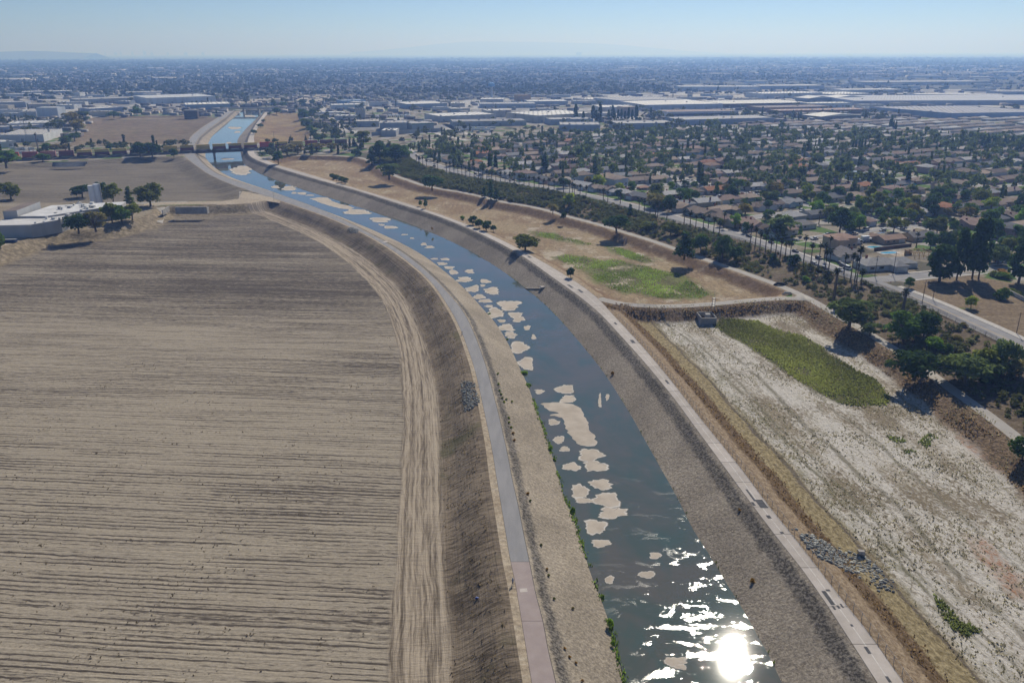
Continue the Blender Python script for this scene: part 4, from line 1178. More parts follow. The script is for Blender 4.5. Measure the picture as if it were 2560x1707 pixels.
# trees placed one by one: kind, foot x, y, height px, width px, colour, label
TREES = [
 ('round',28,500,50,54,'olive','olive leafy tree standing behind the left end of the factory'),
 ('round',206,494,34,50,'dark green','dark low wide tree behind the white silo'),
 ('round',258,510,56,34,'deep green','tall dark tree just right of the white silo'),
 ('round',284,510,54,42,'olive','leafy olive tree second to the right of the white silo'),
 ('conifer',325,515,50,30,'grey green','pointed grey green poplar by the factory drive'),
 ('round',377,516,60,66,'olive','largest leafy tree beside the concrete ramp'),
 ('spread',197,584,52,64,'dark green','dark flat topped pine with a long shadow in front of the factory corner'),
 ('ragged',240,579,54,52,'bare grey','nearly bare greyish tree beside the dark factory pine'),
 ('round',281,557,54,44,'olive','olive tree third along the slope from the factory pine'),
 ('round',305,559,46,42,'mid green','green tree with a dark oval shadow on the field slope'),
 ('round',331,551,44,48,'olive','outermost small tree of the factory slope before the ramp'),
 ('round',2,622,46,30,'mid green','green tree cut off by the left edge beside the dirt track'),
 ('round',16,420,48,68,'mid green','large round tree at the left end of the railway service road'),
 ('round',108,404,22,34,'mid green','small round tree standing before the red containers'),
 ('round',381,393,38,44,'dark green','right one of the two big dark trees before the freight train'),
 ('round',351,392,38,38,'dark green','left one of the two big dark trees before the freight train'),
 ('round',435,393,22,20,'deep green','small tree casting a narrow shadow left of the rail bridge'),
 ('ragged',233,373,18,16,'olive','thin olive tree behind the yellow containers'),
 ('round',277,375,16,22,'deep green','left tree of three low ones behind the yellow containers'),
 ('round',293,374,18,16,'deep green','middle tree of three low ones behind the yellow containers'),
 ('round',304,373,14,16,'deep green','right tree of three low ones behind the yellow containers'),
 ('round',411,371,10,14,'deep green','little tree behind the train near the rail bridge'),
 ('ragged',181,314,36,40,'brownish','brown feathery tree beside the white tower warehouse'),
 ('ragged',211,311,34,32,'grey green','grey green tree at the corner of the far left meadow'),
 ('ragged',197,328,30,32,'brownish','front brown tree at the corner of the far left meadow'),
 ('round',153,319,20,24,'olive','olive tree beside the curved roof warehouse'),
 ('spread',165,361,20,30,'deep green','front dark umbrella tree by the long white warehouse'),
 ('spread',187,353,22,32,'deep green','rear dark umbrella tree by the long white warehouse'),
 ('round',118,377,20,26,'mid green','bushy tree behind the red containers'),
 ('round',137,378,18,26,'brownish','brown bushy tree behind the red containers'),
 ('round',164,377,17,26,'brownish','brown bushy tree behind the last red container'),
 ('round',285,295,17,30,'deep green','dark round tree at the top of the far left meadow'),
 ('round',343,289,22,24,'mid green','tree right of the dark one above the far left meadow'),
 ('round',578,269,11,16,'deep green','tree at the left end of the far road bridge'),
 ('round',635,336,12,16,'deep green','lowest small round bush tree on the far right levee'),
 ('round',651,319,11,16,'deep green','second small round bush tree up the far right levee'),
 ('round',659,307,9,10,'olive','small grey bush tree midway up the far right levee'),
 ('round',674,290,10,11,'olive','bush tree on the far levee just before the road bridge'),
 ('round',692,287,18,19,'deep green','dark tree right of the road bridge abutment'),
 ('round',685,270,19,14,'deep green','tall tree behind the right end of the road bridge'),
 ('round',708,268,13,22,'mid green','wide tree behind the right end of the road bridge'),
 ('round',756,267,18,19,'deep green','tree at the far end of the rusty basin'),
 ('round',781,264,15,14,'deep green','tree behind the far end of the vehicle yards'),
 ('round',759,300,28,30,'deep green','tallest dark tree along the right side of the rusty basin'),
 ('round',781,294,22,18,'deep green','dark tree between the rusty basin and the vehicle yards'),
 ('round',765,322,26,28,'grey green','grey green tree midway along the rusty basin'),
 ('round',776,331,18,18,'mid green','small tree below the grey green one by the rusty basin'),
 ('round',784,344,22,17,'deep green','dark upright tree above the train by the rusty basin'),
 ('round',796,353,17,26,'deep green','dark round tree just above the train by the rusty basin'),
 ('round',839,350,14,22,'mid green','green tree above the train beside the vehicle yards'),
 ('ragged',908,369,44,38,'olive','large leafy tree at the end of the freight train'),
 ('round',696,411,34,28,'deep green','dark tree at the upper end of the straw basin'),
 ('bush',657,388,9,24,'mid green','low green bush by the right bridge abutment'),
 ('ragged',718,389,32,38,'bare grey','bare grey brush tree below the yellow containers'),
 ('ragged',745,386,26,30,'brownish','brown brush right of the bare tree below the train'),
 ('ragged',792,380,24,42,'brownish','wide brown brush tree in front of the freight train'),
 ('ragged',831,378,22,26,'brownish','brown brush tree further along in front of the freight train'),
 ('bush',891,391,18,26,'dark green','dark shaded bush at the bend of the maintenance road'),
 ('conifer',929,413,42,32,'deep green','dark pointed tree at the bend of the maintenance road'),
 ('round',951,407,56,46,'deep green','tallest tree of the dark clump by the end of the palm street'),
 ('round',989,407,48,52,'deep green','wide tree of the dark clump by the end of the palm street'),
 ('round',1010,396,34,36,'mid green','right hand tree of the dark clump by the street end'),
 ('ragged',973,449,44,54,'grey green','hanging grey green tree casting a long shadow on the straw basin'),
 ('spread',1080,476,40,56,'deep green','dark domed tree overhanging the maintenance road'),
 ('conifer',1211,494,28,20,'deep green','left tree of the trio of conifers by the maintenance road'),
 ('conifer',1227,499,48,24,'deep green','tallest of the trio of conifers by the maintenance road'),
 ('conifer',1241,501,32,22,'deep green','right tree of the trio of conifers by the maintenance road'),
 ('round',832,449,17,16,'deep green','first of four small round trees beside the far bike path'),
 ('round',842,453,17,18,'deep green','second of four small round trees beside the far bike path'),
 ('round',854,457,17,17,'deep green','third of four small round trees beside the far bike path'),
 ('round',864,460,16,14,'deep green','last of four small round trees beside the far bike path'),
 ('round',1051,516,17,9,'mid green','left sapling of a pair in the straw basin'),
 ('round',1064,521,25,10,'mid green','taller right sapling of a pair in the straw basin'),
 ('round',1156,550,11,14,'bright green','small bright sapling before the row by the bike path'),
 ('round',1182,562,24,22,'deep green','first tree of the dense row beside the bike path'),
 ('round',1198,570,26,20,'deep green','second tree of the dense row beside the bike path'),
 ('round',1216,576,28,26,'deep green','third and widest tree of the dense row beside the bike path'),
 ('round',1233,580,19,16,'deep green','end tree of the dense row beside the bike path'),
 ('round',1313,625,46,60,'olive','big round olive tree hanging over the bike path'),
 ('round',1427,694,30,20,'dark green','lone small dark tree beside the green marsh grass'),
 ('spread',1382,537,30,26,'bare grey','thin twiggy tree on the maintenance road edge'),
 ('round',1422,522,42,32,'yellow green','tall yellow green tree on the palm slope'),
 ('bush',1409,548,18,18,'dark green','dark bush below the yellow green slope tree'),
 ('spread',1541,583,48,66,'dark green','dark flat domed pine overhanging the straw basin'),
 ('conifer',1710,648,74,60,'dark green','big dark pointed tree with a square shadow on the basin'),
 ('round',1752,631,54,42,'deep green','dark tree on the slope behind the big pointed one'),
 ('round',1806,648,64,46,'deep green','tall green tree on the slope below the palms'),
 ('round',1839,655,42,34,'deep green','smaller green tree right of the tall one below the palms'),
 ('round',1619,576,28,44,'olive','olive bush tree on the palm slope'),
 ('round',1676,588,36,44,'olive','broad olive tree on the palm slope left of the big pointed one'),
 ('conifer',1575,543,34,20,'dark green','dark upright shrub tree on the palm slope'),
 ('round',1640,520,40,60,'bare grey','greyish round tree at the bend of the palm street'),
 ('round',1672,530,48,34,'dark green','dark round tree beside the greyish one at the street bend'),
 ('ragged',2122,818,84,96,'grey green','large hanging eucalyptus above the pale road fork'),
 ('ragged',2174,840,46,48,'grey green','smaller hanging eucalyptus leaning over the maintenance road'),
 ('round',2258,852,80,82,'mid green','broad green tree under the lone thick palm'),
 ('round',2308,846,76,62,'deep green','dark green tree right of the broad one under the lone palm'),
 ('bush',2334,878,40,52,'bright green','bright green bush on the slope by the street fence'),
 ('bush',2368,884,32,32,'mid green','dull green bush right of the bright one on the slope'),
 ('spread',2284,950,86,124,'dark green','huge dark flat crowned tree at the edge of the white basin'),
 ('round',2412,962,100,126,'grey green','wide grey green tree over the shaded maintenance road'),
 ('round',2462,946,88,74,'olive','olive crowned tree behind the wide grey green one'),
 ('round',2502,938,98,66,'grey green','tall grey green tree below the near street fence'),
 ('bush',2494,932,28,38,'bright green','bright bush among the near grey green trees'),
 ('bush',2535,940,48,60,'bare grey','grey bare brush by the near street fence'),
 ('round',2556,1146,64,60,'deep green','dark tree cut off by the right edge of the white basin'),
 ('pine',2348,704,96,80,'dark green','leftmost broad dark pine of the street corner lot'),
 ('pine',2391,700,128,46,'dark green','slim dark pine second in the street corner lot'),
 ('pine',2430,697,148,50,'dark green','tall dark pine third in the street corner lot'),
 ('pine',2446,698,152,44,'dark green','tallest dark pine of the street corner lot'),
 ('pine',2546,708,124,70,'dark green','dark pine cut by the right edge of the corner lot'),
 ('round',2494,662,50,48,'grey green','round grey tree behind the row of tall pines'),
 ('round',2272,720,30,24,'mid green','young tree beside the pavement at the street corner'),
 ('round',2427,771,38,28,'yellow green','lone young tree in the middle of the dry lot'),
 ('bush',2505,748,34,38,'mid green','round bush on the dry lot below the pines'),
 ('bush',2529,731,12,18,'yellow green','small yellow bush beside the pale wall'),
 ('bush',2505,694,16,48,'mid green','clipped green hedge at the far edge of the dry lot'),
 ('bush',2504,684,14,30,'rusty','reddish hedge behind the clipped green one'),
 ('bush',2482,690,16,20,'olive','short olive hedge left of the clipped green one'),
 ('bush',2544,738,14,36,'olive','low hedge along the pale wall'),
 ('bush',2014,705,18,22,'bright green','bright agave bush at the foot of the palm slope'),
 ('bush',1985,665,34,34,'dark green','dark tall bush on the slope under the palms'),
 ('bush',1932,655,24,22,'deep green','dark bush on the slope among the palm trunks'),
 ('bush',2442,848,14,14,'olive','small bush growing on the near street fence'),
 ('round',2099,579,64,56,'dark green','large round dark tree behind the tan two storey house'),
 ('round',1955,590,56,66,'grey green','broad grey green tree beside the palm street houses'),
]
for k, x, y, h, w, c, lb in TREES:
    pl(k, x, y, h, w, c, lb)
# brush on the palm slope
rg = random.Random(3)
slope_n = 0
for i in range(400):
    t = rg.uniform(.03, .985)
    q = rg.betavariate(2.2, 1.6)
    j = int(t * (len(LF) - 1))
    m = LM[np.argmin(np.linalg.norm(LM - LF[j], axis=1))]
    p = LF[j] * q + m * (1 - q)
    if region_of(p[None])[0] >= len(REG) or REG[region_of(p[None])[0]][0] != 'slope': continue
    if np.linalg.norm(p - LM, axis=1).min() < 4.5: continue
    far = p[1] > 560
    if rg.random() > (.95 if far else .62): continue
    slope_n += 1
    if slope_n > 150: break
    # scattered scrub
    c = rg.choice(['olive', 'brownish', 'bare grey', 'deep green', 'grey green'] if far else ['brownish', 'bare grey', 'brownish', 'olive', 'dark green'])
    h = rg.uniform(1.4, 3.6) if far else rg.uniform(1.0, 2.8)
    plant('bush', 'slope_bush', 'bush', (p[0], p[1], gz(*p)), h, h * rg.uniform(1.2, 2.2), c, '%s scrub bush, %s from the street end along the brushy palm slope' % (c, ordw(slope_n)) , 'scrub bushes on the palm slope', parts=False)

# palms along the street fence
PB = [(960 + x / 7.35, 380 + y / 7.35, 27) for x, y in [(600,262),(635,282),(660,302),(715,307),(783,324),(925,347),(990,357),(1147,382),(1212,404),(1287,414),(1358,430),(1432,442),(1505,454),(1578,467),(1657,480),(1740,497),(1818,509),(1890,522),(1980,527),(2057,555),(2138,564),(2225,582),(2310,597)]]
PB += [(1260 + x / 3.647, 330 + y / 3.647, 31) for x, y in [(55,478),(95,485),(138,492),(183,502),(228,510),(275,517),(318,527),(362,535),(408,542),(456,552),(543,562),(597,575),(622,582),(640,584),(693,592),(747,602),(905,625),(945,640),(1060,655)]]
PB += [(1260 + x / 3.647, 330 + y / 3.647, 36) for x, y in [(1230,737),(1277,747),(1330,755),(1380,772),(1400,778),(1483,800),(1640,848),(1697,860),(1747,882),(1815,888),(1862,875),(1911,912),(1960,937),(2003,872)]]
PB += [(1860 + x / 3.36, 560 + y / 3.36, h) for x, y, h in [(52,165,50),(92,192,52),(132,217,46),(178,237,52),(220,268,50),(262,282,56),(302,292,50),(345,275,38),(385,292,42),(497,335,66),(558,350,60),(620,385,66),(678,402,58),(708,408,62),(838,425,50),(895,465,66),(928,485,60),(945,488,84),(983,508,34)]]
PB.sort(key=lambda q: q[0])
for i, (x, y, hp) in enumerate(PB):
    p = P(x, y)
    palm_tree(p, max(6.5, hp * rnd.uniform(.92, 1.08) / pxm(p) - .8), 'slim fan palm beside the palm street fence, %s counting from the street end' % ordw(i + 1), 'fan palms along the street fence', scale=rnd.uniform(.95, 1.25) * (1.0 if y < 560 else 1.12))
for x, y, hp, lb, th in ((2256,781,58,'lone thick palm with a shaggy trunk on the brushy slope',2.6),(2083,754,86,'thick shaggy palm trunk at the pale road fork',2.4),(465,382,26,'shaggy palm standing at the left end of the rail bridge',2.2),(97,382,48,'tall shaggy palm behind the red containers',2.4),(685,368,20,'left palm of three beyond the rail bridge',1.6),(732,363,18,'middle palm of three beyond the rail bridge',1.6),(778,366,30,'right and tallest palm of three beyond the rail bridge',1.6)):
    p = P(x, y)
    palm_tree(p, max(5, hp / pxm(p) - 1), lb, None, thick=th, scale=1.25)

# weeds and tumbleweeds on the river banks
def weed(x, y, hp, wp, colour, label, name='weed', cat='weed', group=None):
    pl('bush', x, y, hp, wp, colour, label, name, cat, group, parts=False)
for x, y, h, w, lb in ((1312,938,16,22,'bright green weed clump at the left waterline, farthest of the big ones'),(1322,968,14,18,'bright green weed clump below the farthest big one at the left waterline'),(1376,1125,16,16,'tall green weed clump at the left waterline between two sand bars'),(1386,1155,16,14,'green weed at the left waterline beside the round sand bar'),(1432,1285,26,18,'wide green weed clump at the left waterline opposite the grey path end'),(1524,1570,34,26,'largest dark green bush at the left waterline near the foreground'),(1507,1500,22,16,'dark green weed above the largest waterline bush'),(1532,1615,20,16,'green weed below the largest waterline bush'),(1224,788,10,14,'small green weed at the left waterline opposite the pale sand bars'),(1268,852,10,12,'dry tall weed leaning over the left waterline')):
    weed(x, y, h * .8, w * .75, 'weed green', lb)
for x, y in [(1249,978),(1253,987),(1256,996),(1260,1006),(1266,1000),(1280,1006),(1272,1046),(1273,1058),(1278,1070),(1245,936),(1246,962)]:
    weed(x, y, 6, 7, 'yellow green', 'small yellowish weed tuft in the line beside the left asphalt path', 'weed', 'weed', 'yellowish weed tufts on the left bank')
for x, y, c in [(1320,1236,'rusty'),(1326,1253,'olive'),(1353,1364,'olive'),(1385,1498,'olive'),(1412,1622,'rusty'),(1424,1643,'rusty'),(1440,1658,'rusty'),(1456,1703,'rusty'),(1283,1085,'rusty'),(1286,1102,'rusty'),(1319,1235,'rusty'),(1372,1440,'olive'),(1368,1425,'rusty'),(1432,1522,'brownish')]:
    weed(x, y, 7, 8, c, 'dry round tumbleweed lying on the pale left bank', 'tumbleweed', 'tumbleweed', 'tumbleweeds on the left bank')
for x, y, s, lb in [(1880,1455,13,'round rusty tumbleweed on the stone bank beside the bright glint'),(1848,1277,8,'small rusty tumbleweed on the upper stone bank'),(1531,936,9,'rusty tumbleweed on the stone bank near the water'),(1080,574,7,'dark weed on the stone bank near the far water')]:
    weed(x, y, s, s, 'rusty', lb, 'tumbleweed', 'tumbleweed')
# small stuff no one could count : waterline weeds, stubble, reeds
def tufts(name, pts, hts, cols, label, seed, mat=None, k=3, spread=.5, wd=.28):
    rng = np.random.default_rng(seed)
    n = len(pts)
    az = rng.uniform(0, 6.283, (n, k)); ln = rng.uniform(.2, 1.0, (n, k)) * spread
    B = np.repeat(pts[:, None, :], k, 1) + np.stack([np.cos(az), np.sin(az), az * 0], -1) * (hts[:, None, None] * .25)
    T = B + np.stack([np.cos(az) * ln, np.sin(az) * ln, az * 0 + 1], -1) * hts[:, None, None]
    S = np.stack([-np.sin(az), np.cos(az), az * 0], -1) * hts[:, None, None] * wd
    B[..., 2] -= .05
    V = np.stack([B - S, B + S, T + S * .45, T - S * .45], 2).reshape(-1, 3)
    F = np.arange(len(V), dtype=np.int32).reshape(-1, 4)
    me = mesh(name, V, F, mat or M['reed'])
    fattr(me, 'tone', np.repeat(cols, k), 'FACE')
    return me
rng = np.random.default_rng(8)
def sample_poly(poly, n):
    lo, hi = poly.min(0), poly.max(0)
    Q = rng.uniform(lo, hi, (n, 2))
    return Q[inpoly(Q, poly)]
def lay(Q): return np.c_[Q, ground_z(Q)]
Q = np.vstack([resample(LWL[10:60], .9) + rng.normal(0, .22, (len(resample(LWL[10:60], .9)), 2))])
Q = Q[(np.sin(Q[:, 1] * .11) + np.sin(Q[:, 1] * .37 + 1) + rng.normal(0, .7, len(Q))) > -.5]
Q = np.vstack([Q + rng.normal(0, .35, Q.shape) for _ in range(3)])
tag(link('waterline_weeds', tufts('waterline_weeds', np.c_[Q, np.full(len(Q), Z_W)], rng.uniform(.25, .8, len(Q)), rng.uniform(0, 1, len(Q)), '', 3), color=(.16, .24, .05)), 'thin line of green weeds along the left waterline', kind='stuff')
R = resample(LWR[8:80], 1.6); R = R[rng.uniform(0, 1, len(R)) < .28] + rng.normal(0, .25, (1, 2))
tag(link('waterline_weeds', tufts('waterline_weeds', np.c_[R, np.full(len(R), Z_W)], rng.uniform(.2, .7, len(R)), rng.uniform(0, 1, len(R)), '', 4), color=(.11, .15, .05)), 'scattered low weeds along the right waterline', kind='stuff')
def noise2(Q, s, seed=0):
    r = np.random.default_rng(seed); o = np.zeros(len(Q))
    for k in range(6):
        a = r.uniform(0, 6.28); f = s * r.uniform(.6, 1.9)
        o += np.sin((Q[:, 0] * math.cos(a) + Q[:, 1] * math.sin(a)) * f + r.uniform(0, 6.28))
    return o / 6
# reeds in the green patch of the white basin
Q = sample_poly(GB1, 26000)
Q = Q[sdist(Q, GB1) + noise2(Q, .35, 1) * 4 + rng.normal(0, 1.6, len(Q)) > 1.2]
keep = noise2(Q, .22, 2) < .42
Q = Q[keep | (rng.uniform(0, 1, len(Q)) < .35)]
tag(link('marsh_reeds', tufts('marsh_reeds', lay(Q), rng.uniform(.2, .65, len(Q)) * (1 + .45 * noise2(Q, .3, 5)), np.clip(.5 + noise2(Q, .16, 3) * .6 + rng.normal(0, .22, len(Q)), 0, 1), '', 5, k=3, wd=.4), color=(.25, .275, .09)), 'thick olive green reeds filling the long patch in the white basin', kind='stuff')
for pg, n_, lb in ((GB2, 1300, 'small green reed patch in the middle of the white basin'), (GB3, 620, 'dark green low plants at the near corner of the white basin')):
    Q = sample_poly(pg, n_); Q = Q[noise2(Q, .4, 7) > -.05]
    tag(link('marsh_reeds', tufts('marsh_reeds', lay(Q), rng.uniform(.2, .6, len(Q)), rng.uniform(0, 1, len(Q)), '', 6, wd=.4), color=(.20, .235, .08)), lb, kind='stuff')
# green weeds in the straw basin
Q = np.vstack([sample_poly(GA1, 19000), sample_poly(GA2, 4000), sample_poly(GA3, 6000)])
Q = Q[(noise2(Q, .18, 9) + rng.normal(0, .25, len(Q)) > -.02) & (np.maximum.reduce([sdist(Q, GA1), sdist(Q, GA2), sdist(Q, GA3)]) + noise2(Q, .3, 6) * 4 + rng.normal(0, 2.6, len(Q)) > .2)]
tag(link('green_weeds', tufts('green_weeds', lay(Q), rng.uniform(.2, .6, len(Q)), np.clip(.5 + noise2(Q, .12, 4) * .7 + rng.normal(0, .2, len(Q)), 0, 1), '', 7, wd=.45), color=(.27, .36, .095)), 'bright green weeds in the near end of the straw basin', kind='stuff')
# stubble on the white basin and dry brush on its slopes
Q = sample_poly(BASIN_B[(BASIN_B[:, 0] < 400)], 60000)
d = pdist(Q, LQR[:nA0 + 4])[0]
Q = Q[(d > 17) & (np.hypot(*Q.T) < 430) & (Q[:, 0] < 190)]
Q = Q[noise2(Q, .16, 11) + .6 * noise2(Q, .5, 12) + rng.normal(0, .3, len(Q)) > .02]
tag(link('stubble', tufts('stubble', lay(Q), rng.uniform(.10, .36, len(Q)), rng.uniform(0, 1, len(Q)), '', 8, k=2, spread=1.6, wd=.6), color=(.36, .33, .22)), 'dry stubble tufts scattered over the white basin', kind='stuff')
Q = sample_poly(BASIN_B[(BASIN_B[:, 0] < 400)], 60000)
m_ = np.minimum(pdist(Q, LM)[0], pdist(Q, LX)[0] * 1.15); d = pdist(Q, LQR[:nA0 + 4])[0]
k1 = (m_ > 5.5) & (m_ < 11) & (noise2(Q, .3, 13) > -.1); k2 = (d > 5.5) & (d < 12.5) & (rng.uniform(0, 1, len(Q)) < .5)
Q = Q[k1 | k2]
tag(link('dry_brush', tufts('dry_brush', lay(Q), rng.uniform(.12, .55, len(Q)), rng.uniform(0, 1, len(Q)), '', 9, k=3, spread=.9, wd=.5), color=(.27, .19, .11)), 'brown dry brush along the slopes of the white basin', kind='stuff')
# dark grass tufts and clods on the left levee slope and field
Q = sample_poly(BASIN_L1, 150000)
d = pdist(Q, LSL[:nT])[0]
Q = Q[(d > 1.5) & (d < 13) & (np.hypot(*Q.T) < 420)]
tag(link('slope_grass', tufts('slope_grass', lay(Q), rng.uniform(.12, .42, len(Q)), rng.uniform(0, 1, len(Q)), '', 10, k=2, spread=1.2, wd=.4), color=(.22, .175, .115)), 'matted dry grass on the field side of the left levee', kind='stuff')

# ------------------------------------------------------------------ houses
M['wall'] = m_object('stucco_wall', .9, .10, .6)
M['wall2'] = m_object('concrete_wall', .85, .10, .12, streak=True)
def roof_mat():
    t = NT('shingle_roof'); p = t.obj()
    a = t.noise(p, .5, 4, .7); b = t.noise(t.vmul(p, (1, 1, 6)), 2.2, 3, .6)
    c = t.scale(t.ocol(), t.ramp(t.math('ADD', t.math('MULTIPLY', a, .6), t.math('MULTIPLY', b, .4)), .3, .7, .78, 1.22))
    return t.fin(c, .9, t.bump(b, .4, .05), .15)
M['roof'] = roof_mat()
M['glass'] = m_plain('window_glass', (.03, .04, .05), .15, .2, 1, .6)
M['white'] = m_plain('white_trim', (.68, .67, .64), .7, .08, 1)
M['brick'] = m_plain('chimney_brick', (.24, .10, .07), .9, .2, 3)
M['wood'] = m_plain('raw_timber', (.50, .33, .16), .8, .2, 2)
M['metal'] = m_plain('grey_metal', (.30, .31, .32), .5, .15, 1, .5)
M['dark'] = m_plain('dark_void', (.02, .02, .022), .8)
M['grassgreen'] = dry_grass('watered_lawn', (.06, .115, .02), (.085, .14, .03), (.10, .13, .04), 0, 2)

def wing_walls(mb, x0, x1, y0, y1, h, gable=None, rise=1.8):
    mb.box(x0, x1, y0, y1, 0, h)
    if gable == 'x':
        m = (y0 + y1) / 2
        for x in (x0, x1):
            e = .12 if x == x1 else -.12
            mb.prism([(x - e, y0 + .05), (x, y0 + .05), (x, y1 - .05), (x - e, y1 - .05)], h, h)  # thin gable end below
            b = len(mb.v)
            mb.v += [(x, y0, h), (x, y1, h), (x, m, h + rise)]
            mb.f.append((b, b + 1, b + 2) if x == x1 else (b, b + 2, b + 1))
def wing_roof(mb, x0, x1, y0, y1, h, kind, rise, o=.55, th=.16):
    """hip or gable roof along x with eaves and thickness"""
    X0, X1, Y0, Y1 = x0 - o, x1 + o, y0 - o, y1 + o
    m = (Y0 + Y1) / 2
    hz_ = h - .12
    hip = (Y1 - Y0) / 2 if kind == 'hip' else 0.0
    hip = min(hip, (X1 - X0) / 2 - .05)
    r0, r1 = (X0 + hip, m), (X1 - hip, m)
    z = hz_ + rise
    b = len(mb.v)
    for dz in (th, 0.0):
        mb.v += [(X0, Y0, hz_ + dz), (X1, Y0, hz_ + dz), (X1, Y1, hz_ + dz), (X0, Y1, hz_ + dz), (*r0, z + dz), (*r1, z + dz)]
    T = [(0, 1, 5, 4), (2, 3, 4, 5)] + ([(1, 2, 5), (3, 0, 4)] if hip else [])
    mb.f += [tuple(b + i for i in q) for q in T]
    mb.f += [tuple(b + 6 + i for i in reversed(q)) for q in T]
    ring = [0, 1, 2, 3] if hip else [0, 1, 5, 2, 3, 4]
    n = len(ring)
    for i in range(n):
        p, q = ring[i], ring[(i + 1) % n]
        mb.f.append((b + p, b + 6 + p, b + 6 + q, b + q))
    if not hip: mb.f.pop
def house_variant(wings, kind, rise, h=2.8, garage=None, chim=None, wins=()):
    """wings: (x0, x1, y0, y1, along x?)"""
    w, r = MB(), MB()
    for i, (x0, x1, y0, y1, ax) in enumerate(wings):
        rr = rise * (1.0 if i == 0 else .86)
        if ax:
            wing_walls(w, x0, x1, y0, y1, h, 'x' if kind == 'gable' else None, rr)
            wing_roof(r, x0, x1, y0, y1, h, kind, rr)
        else:
            w2, r2_ = MB(), MB()
            wing_walls(w2, y0, y1, -x1, -x0, h, 'x' if kind == 'gable' else None, rr)
            wing_roof(r2_, y0, y1, -x1, -x0, h, kind, rr)
            for s, d in ((w2, w), (r2_, r)):
                b = len(d.v)
                d.v += [(-y, x, z - .004) for x, y, z in s.v]
                d.f += [tuple(b + i for i in f) for f in s.f]
    out = {'wall': w.me('wall', M['wall']), 'roof': r.me('roof', M['roof'])}
    if garage:
        x, y, wd = garage
        out['garage_door'] = MB().box(x - wd / 2, x + wd / 2, y - .05, y + .05, 0.05, 2.2).me('garage_door', M['white'])
    if chim:
        out['chimney'] = MB().box(chim[0] - .45, chim[0] + .45, chim[1] - .35, chim[1] + .35, 1.0, h + rise + .7).me('chimney', M['brick'])
    out['windows'] = []
    for (x, y, wd, side) in wins:
        e = .06
        if side == 'f': m, fr = MB().box(x - wd / 2, x + wd / 2, y - e, y + e, 1.0, 2.1), MB().box(x - wd / 2 - .12, x + wd / 2 + .12, y - .04, y + .04, .88, 2.22)
        else: m, fr = MB().box(x - e, x + e, y - wd / 2, y + wd / 2, 1.0, 2.1), MB().box(x - .04, x + .04, y - wd / 2 - .12, y + wd / 2 + .12, .88, 2.22)
        out['windows'].append((m.me('window', M['glass']), fr.me('frame', M['white'])))
    return out
HV = [
 ('hip', house_variant([(-9, 9, -5.5, 5, True), (3, 9.2, -9.5, -2, False)], 'hip', 2.1, garage=(6.1, -9.5, 4.8), chim=(-4, 2.5), wins=[(-6, -5.5, 2, 'f'), (-1.5, -5.5, 2.4, 'f'), (9, 1.5, 1.8, 's'), (-9, 0, 1.8, 's'), (-3, 5, 2.2, 'f')])),
 ('hip', house_variant([(-9.5, 8.5, -4.5, 5.5, True), (-9.3, -2.5, -8.5, -1, False)], 'hip', 2.3, garage=(-6, -8.5, 4.8), wins=[(1, -4.5, 2.2, 'f'), (5.5, -4.5, 1.8, 'f'), (8.5, 0, 1.8, 's'), (2, 5.5, 2.4, 'f')])),
 ('gabled', house_variant([(-9, 9, -5, 5, True), (3.2, 9.2, -9, -2, False)], 'gable', 2.2, garage=(6.2, -9, 4.6), chim=(-2, 3), wins=[(-6, -5, 2, 'f'), (-1, -5, 2.4, 'f'), (-9, 0, 1.8, 's'), (-4, 5, 2, 'f')])),
 ('gabled', house_variant([(-10, 7, -5, 5, True), (-9.8, -4, 2, 9.5, False)], 'gable', 1.9, garage=(3.8, -5, 4.8), wins=[(-7, -5, 2, 'f'), (-2.5, -5, 2, 'f'), (7, 0, 1.6, 's')])),
 ('hip', house_variant([(-8, 8, -5.5, 5.5, True)], 'hip', 2.4, garage=(4.5, -5.5, 4.6), wins=[(-5, -5.5, 2, 'f'), (-1, -5.5, 1.6, 'f'), (8, 0, 1.8, 's'), (-8, 1, 1.8, 's')])),
 ('gabled', house_variant([(-8.5, 8.5, -4.8, 4.8, True), (-8.6, -1.5, -8.2, -2, False), (2, 8.3, 2.5, 9, False)], 'gable', 2.0, garage=(-5, -8.2, 4.8), chim=(5, 0), wins=[(1, -4.8, 2.2, 'f'), (5, -4.8, 1.8, 'f'), (8.5, 0, 1.6, 's')])),
]
HV2 = ('two storey', house_variant([(-7.5, 7.5, -5.5, 5.5, True), (-7.3, -1, -9, -2, False)], 'hip', 2.0, 5.6, garage=(-4.2, -9, 4.8), wins=[(2, -5.5, 1.8, 'f'), (5.5, -5.5, 1.6, 'f'), (7.5, 0, 1.6, 's')]))
ROOFC = [('brown', (.21, .165, .135)), ('dark brown', (.14, .11, .095)), ('grey', (.27, .27, .275)), ('dark grey', (.15, .155, .165)), ('pale grey', (.46, .45, .44)), ('tan', (.36, .28, .215)), ('rosy brown', (.30, .215, .18)), ('light brown', (.27, .215, .18)), ('terracotta', (.36, .17, .095))]
WALLC = [('white', (.66, .65, .62)), ('cream', (.58, .52, .42)), ('beige', (.48, .40, .31)), ('pale blue', (.42, .50, .56)), ('pink', (.52, .36, .33)), ('grey', (.40, .40, .40)), ('white', (.70, .69, .67)), ('green grey', (.34, .38, .34))]
HOUSES = []
hr = random.Random(21)
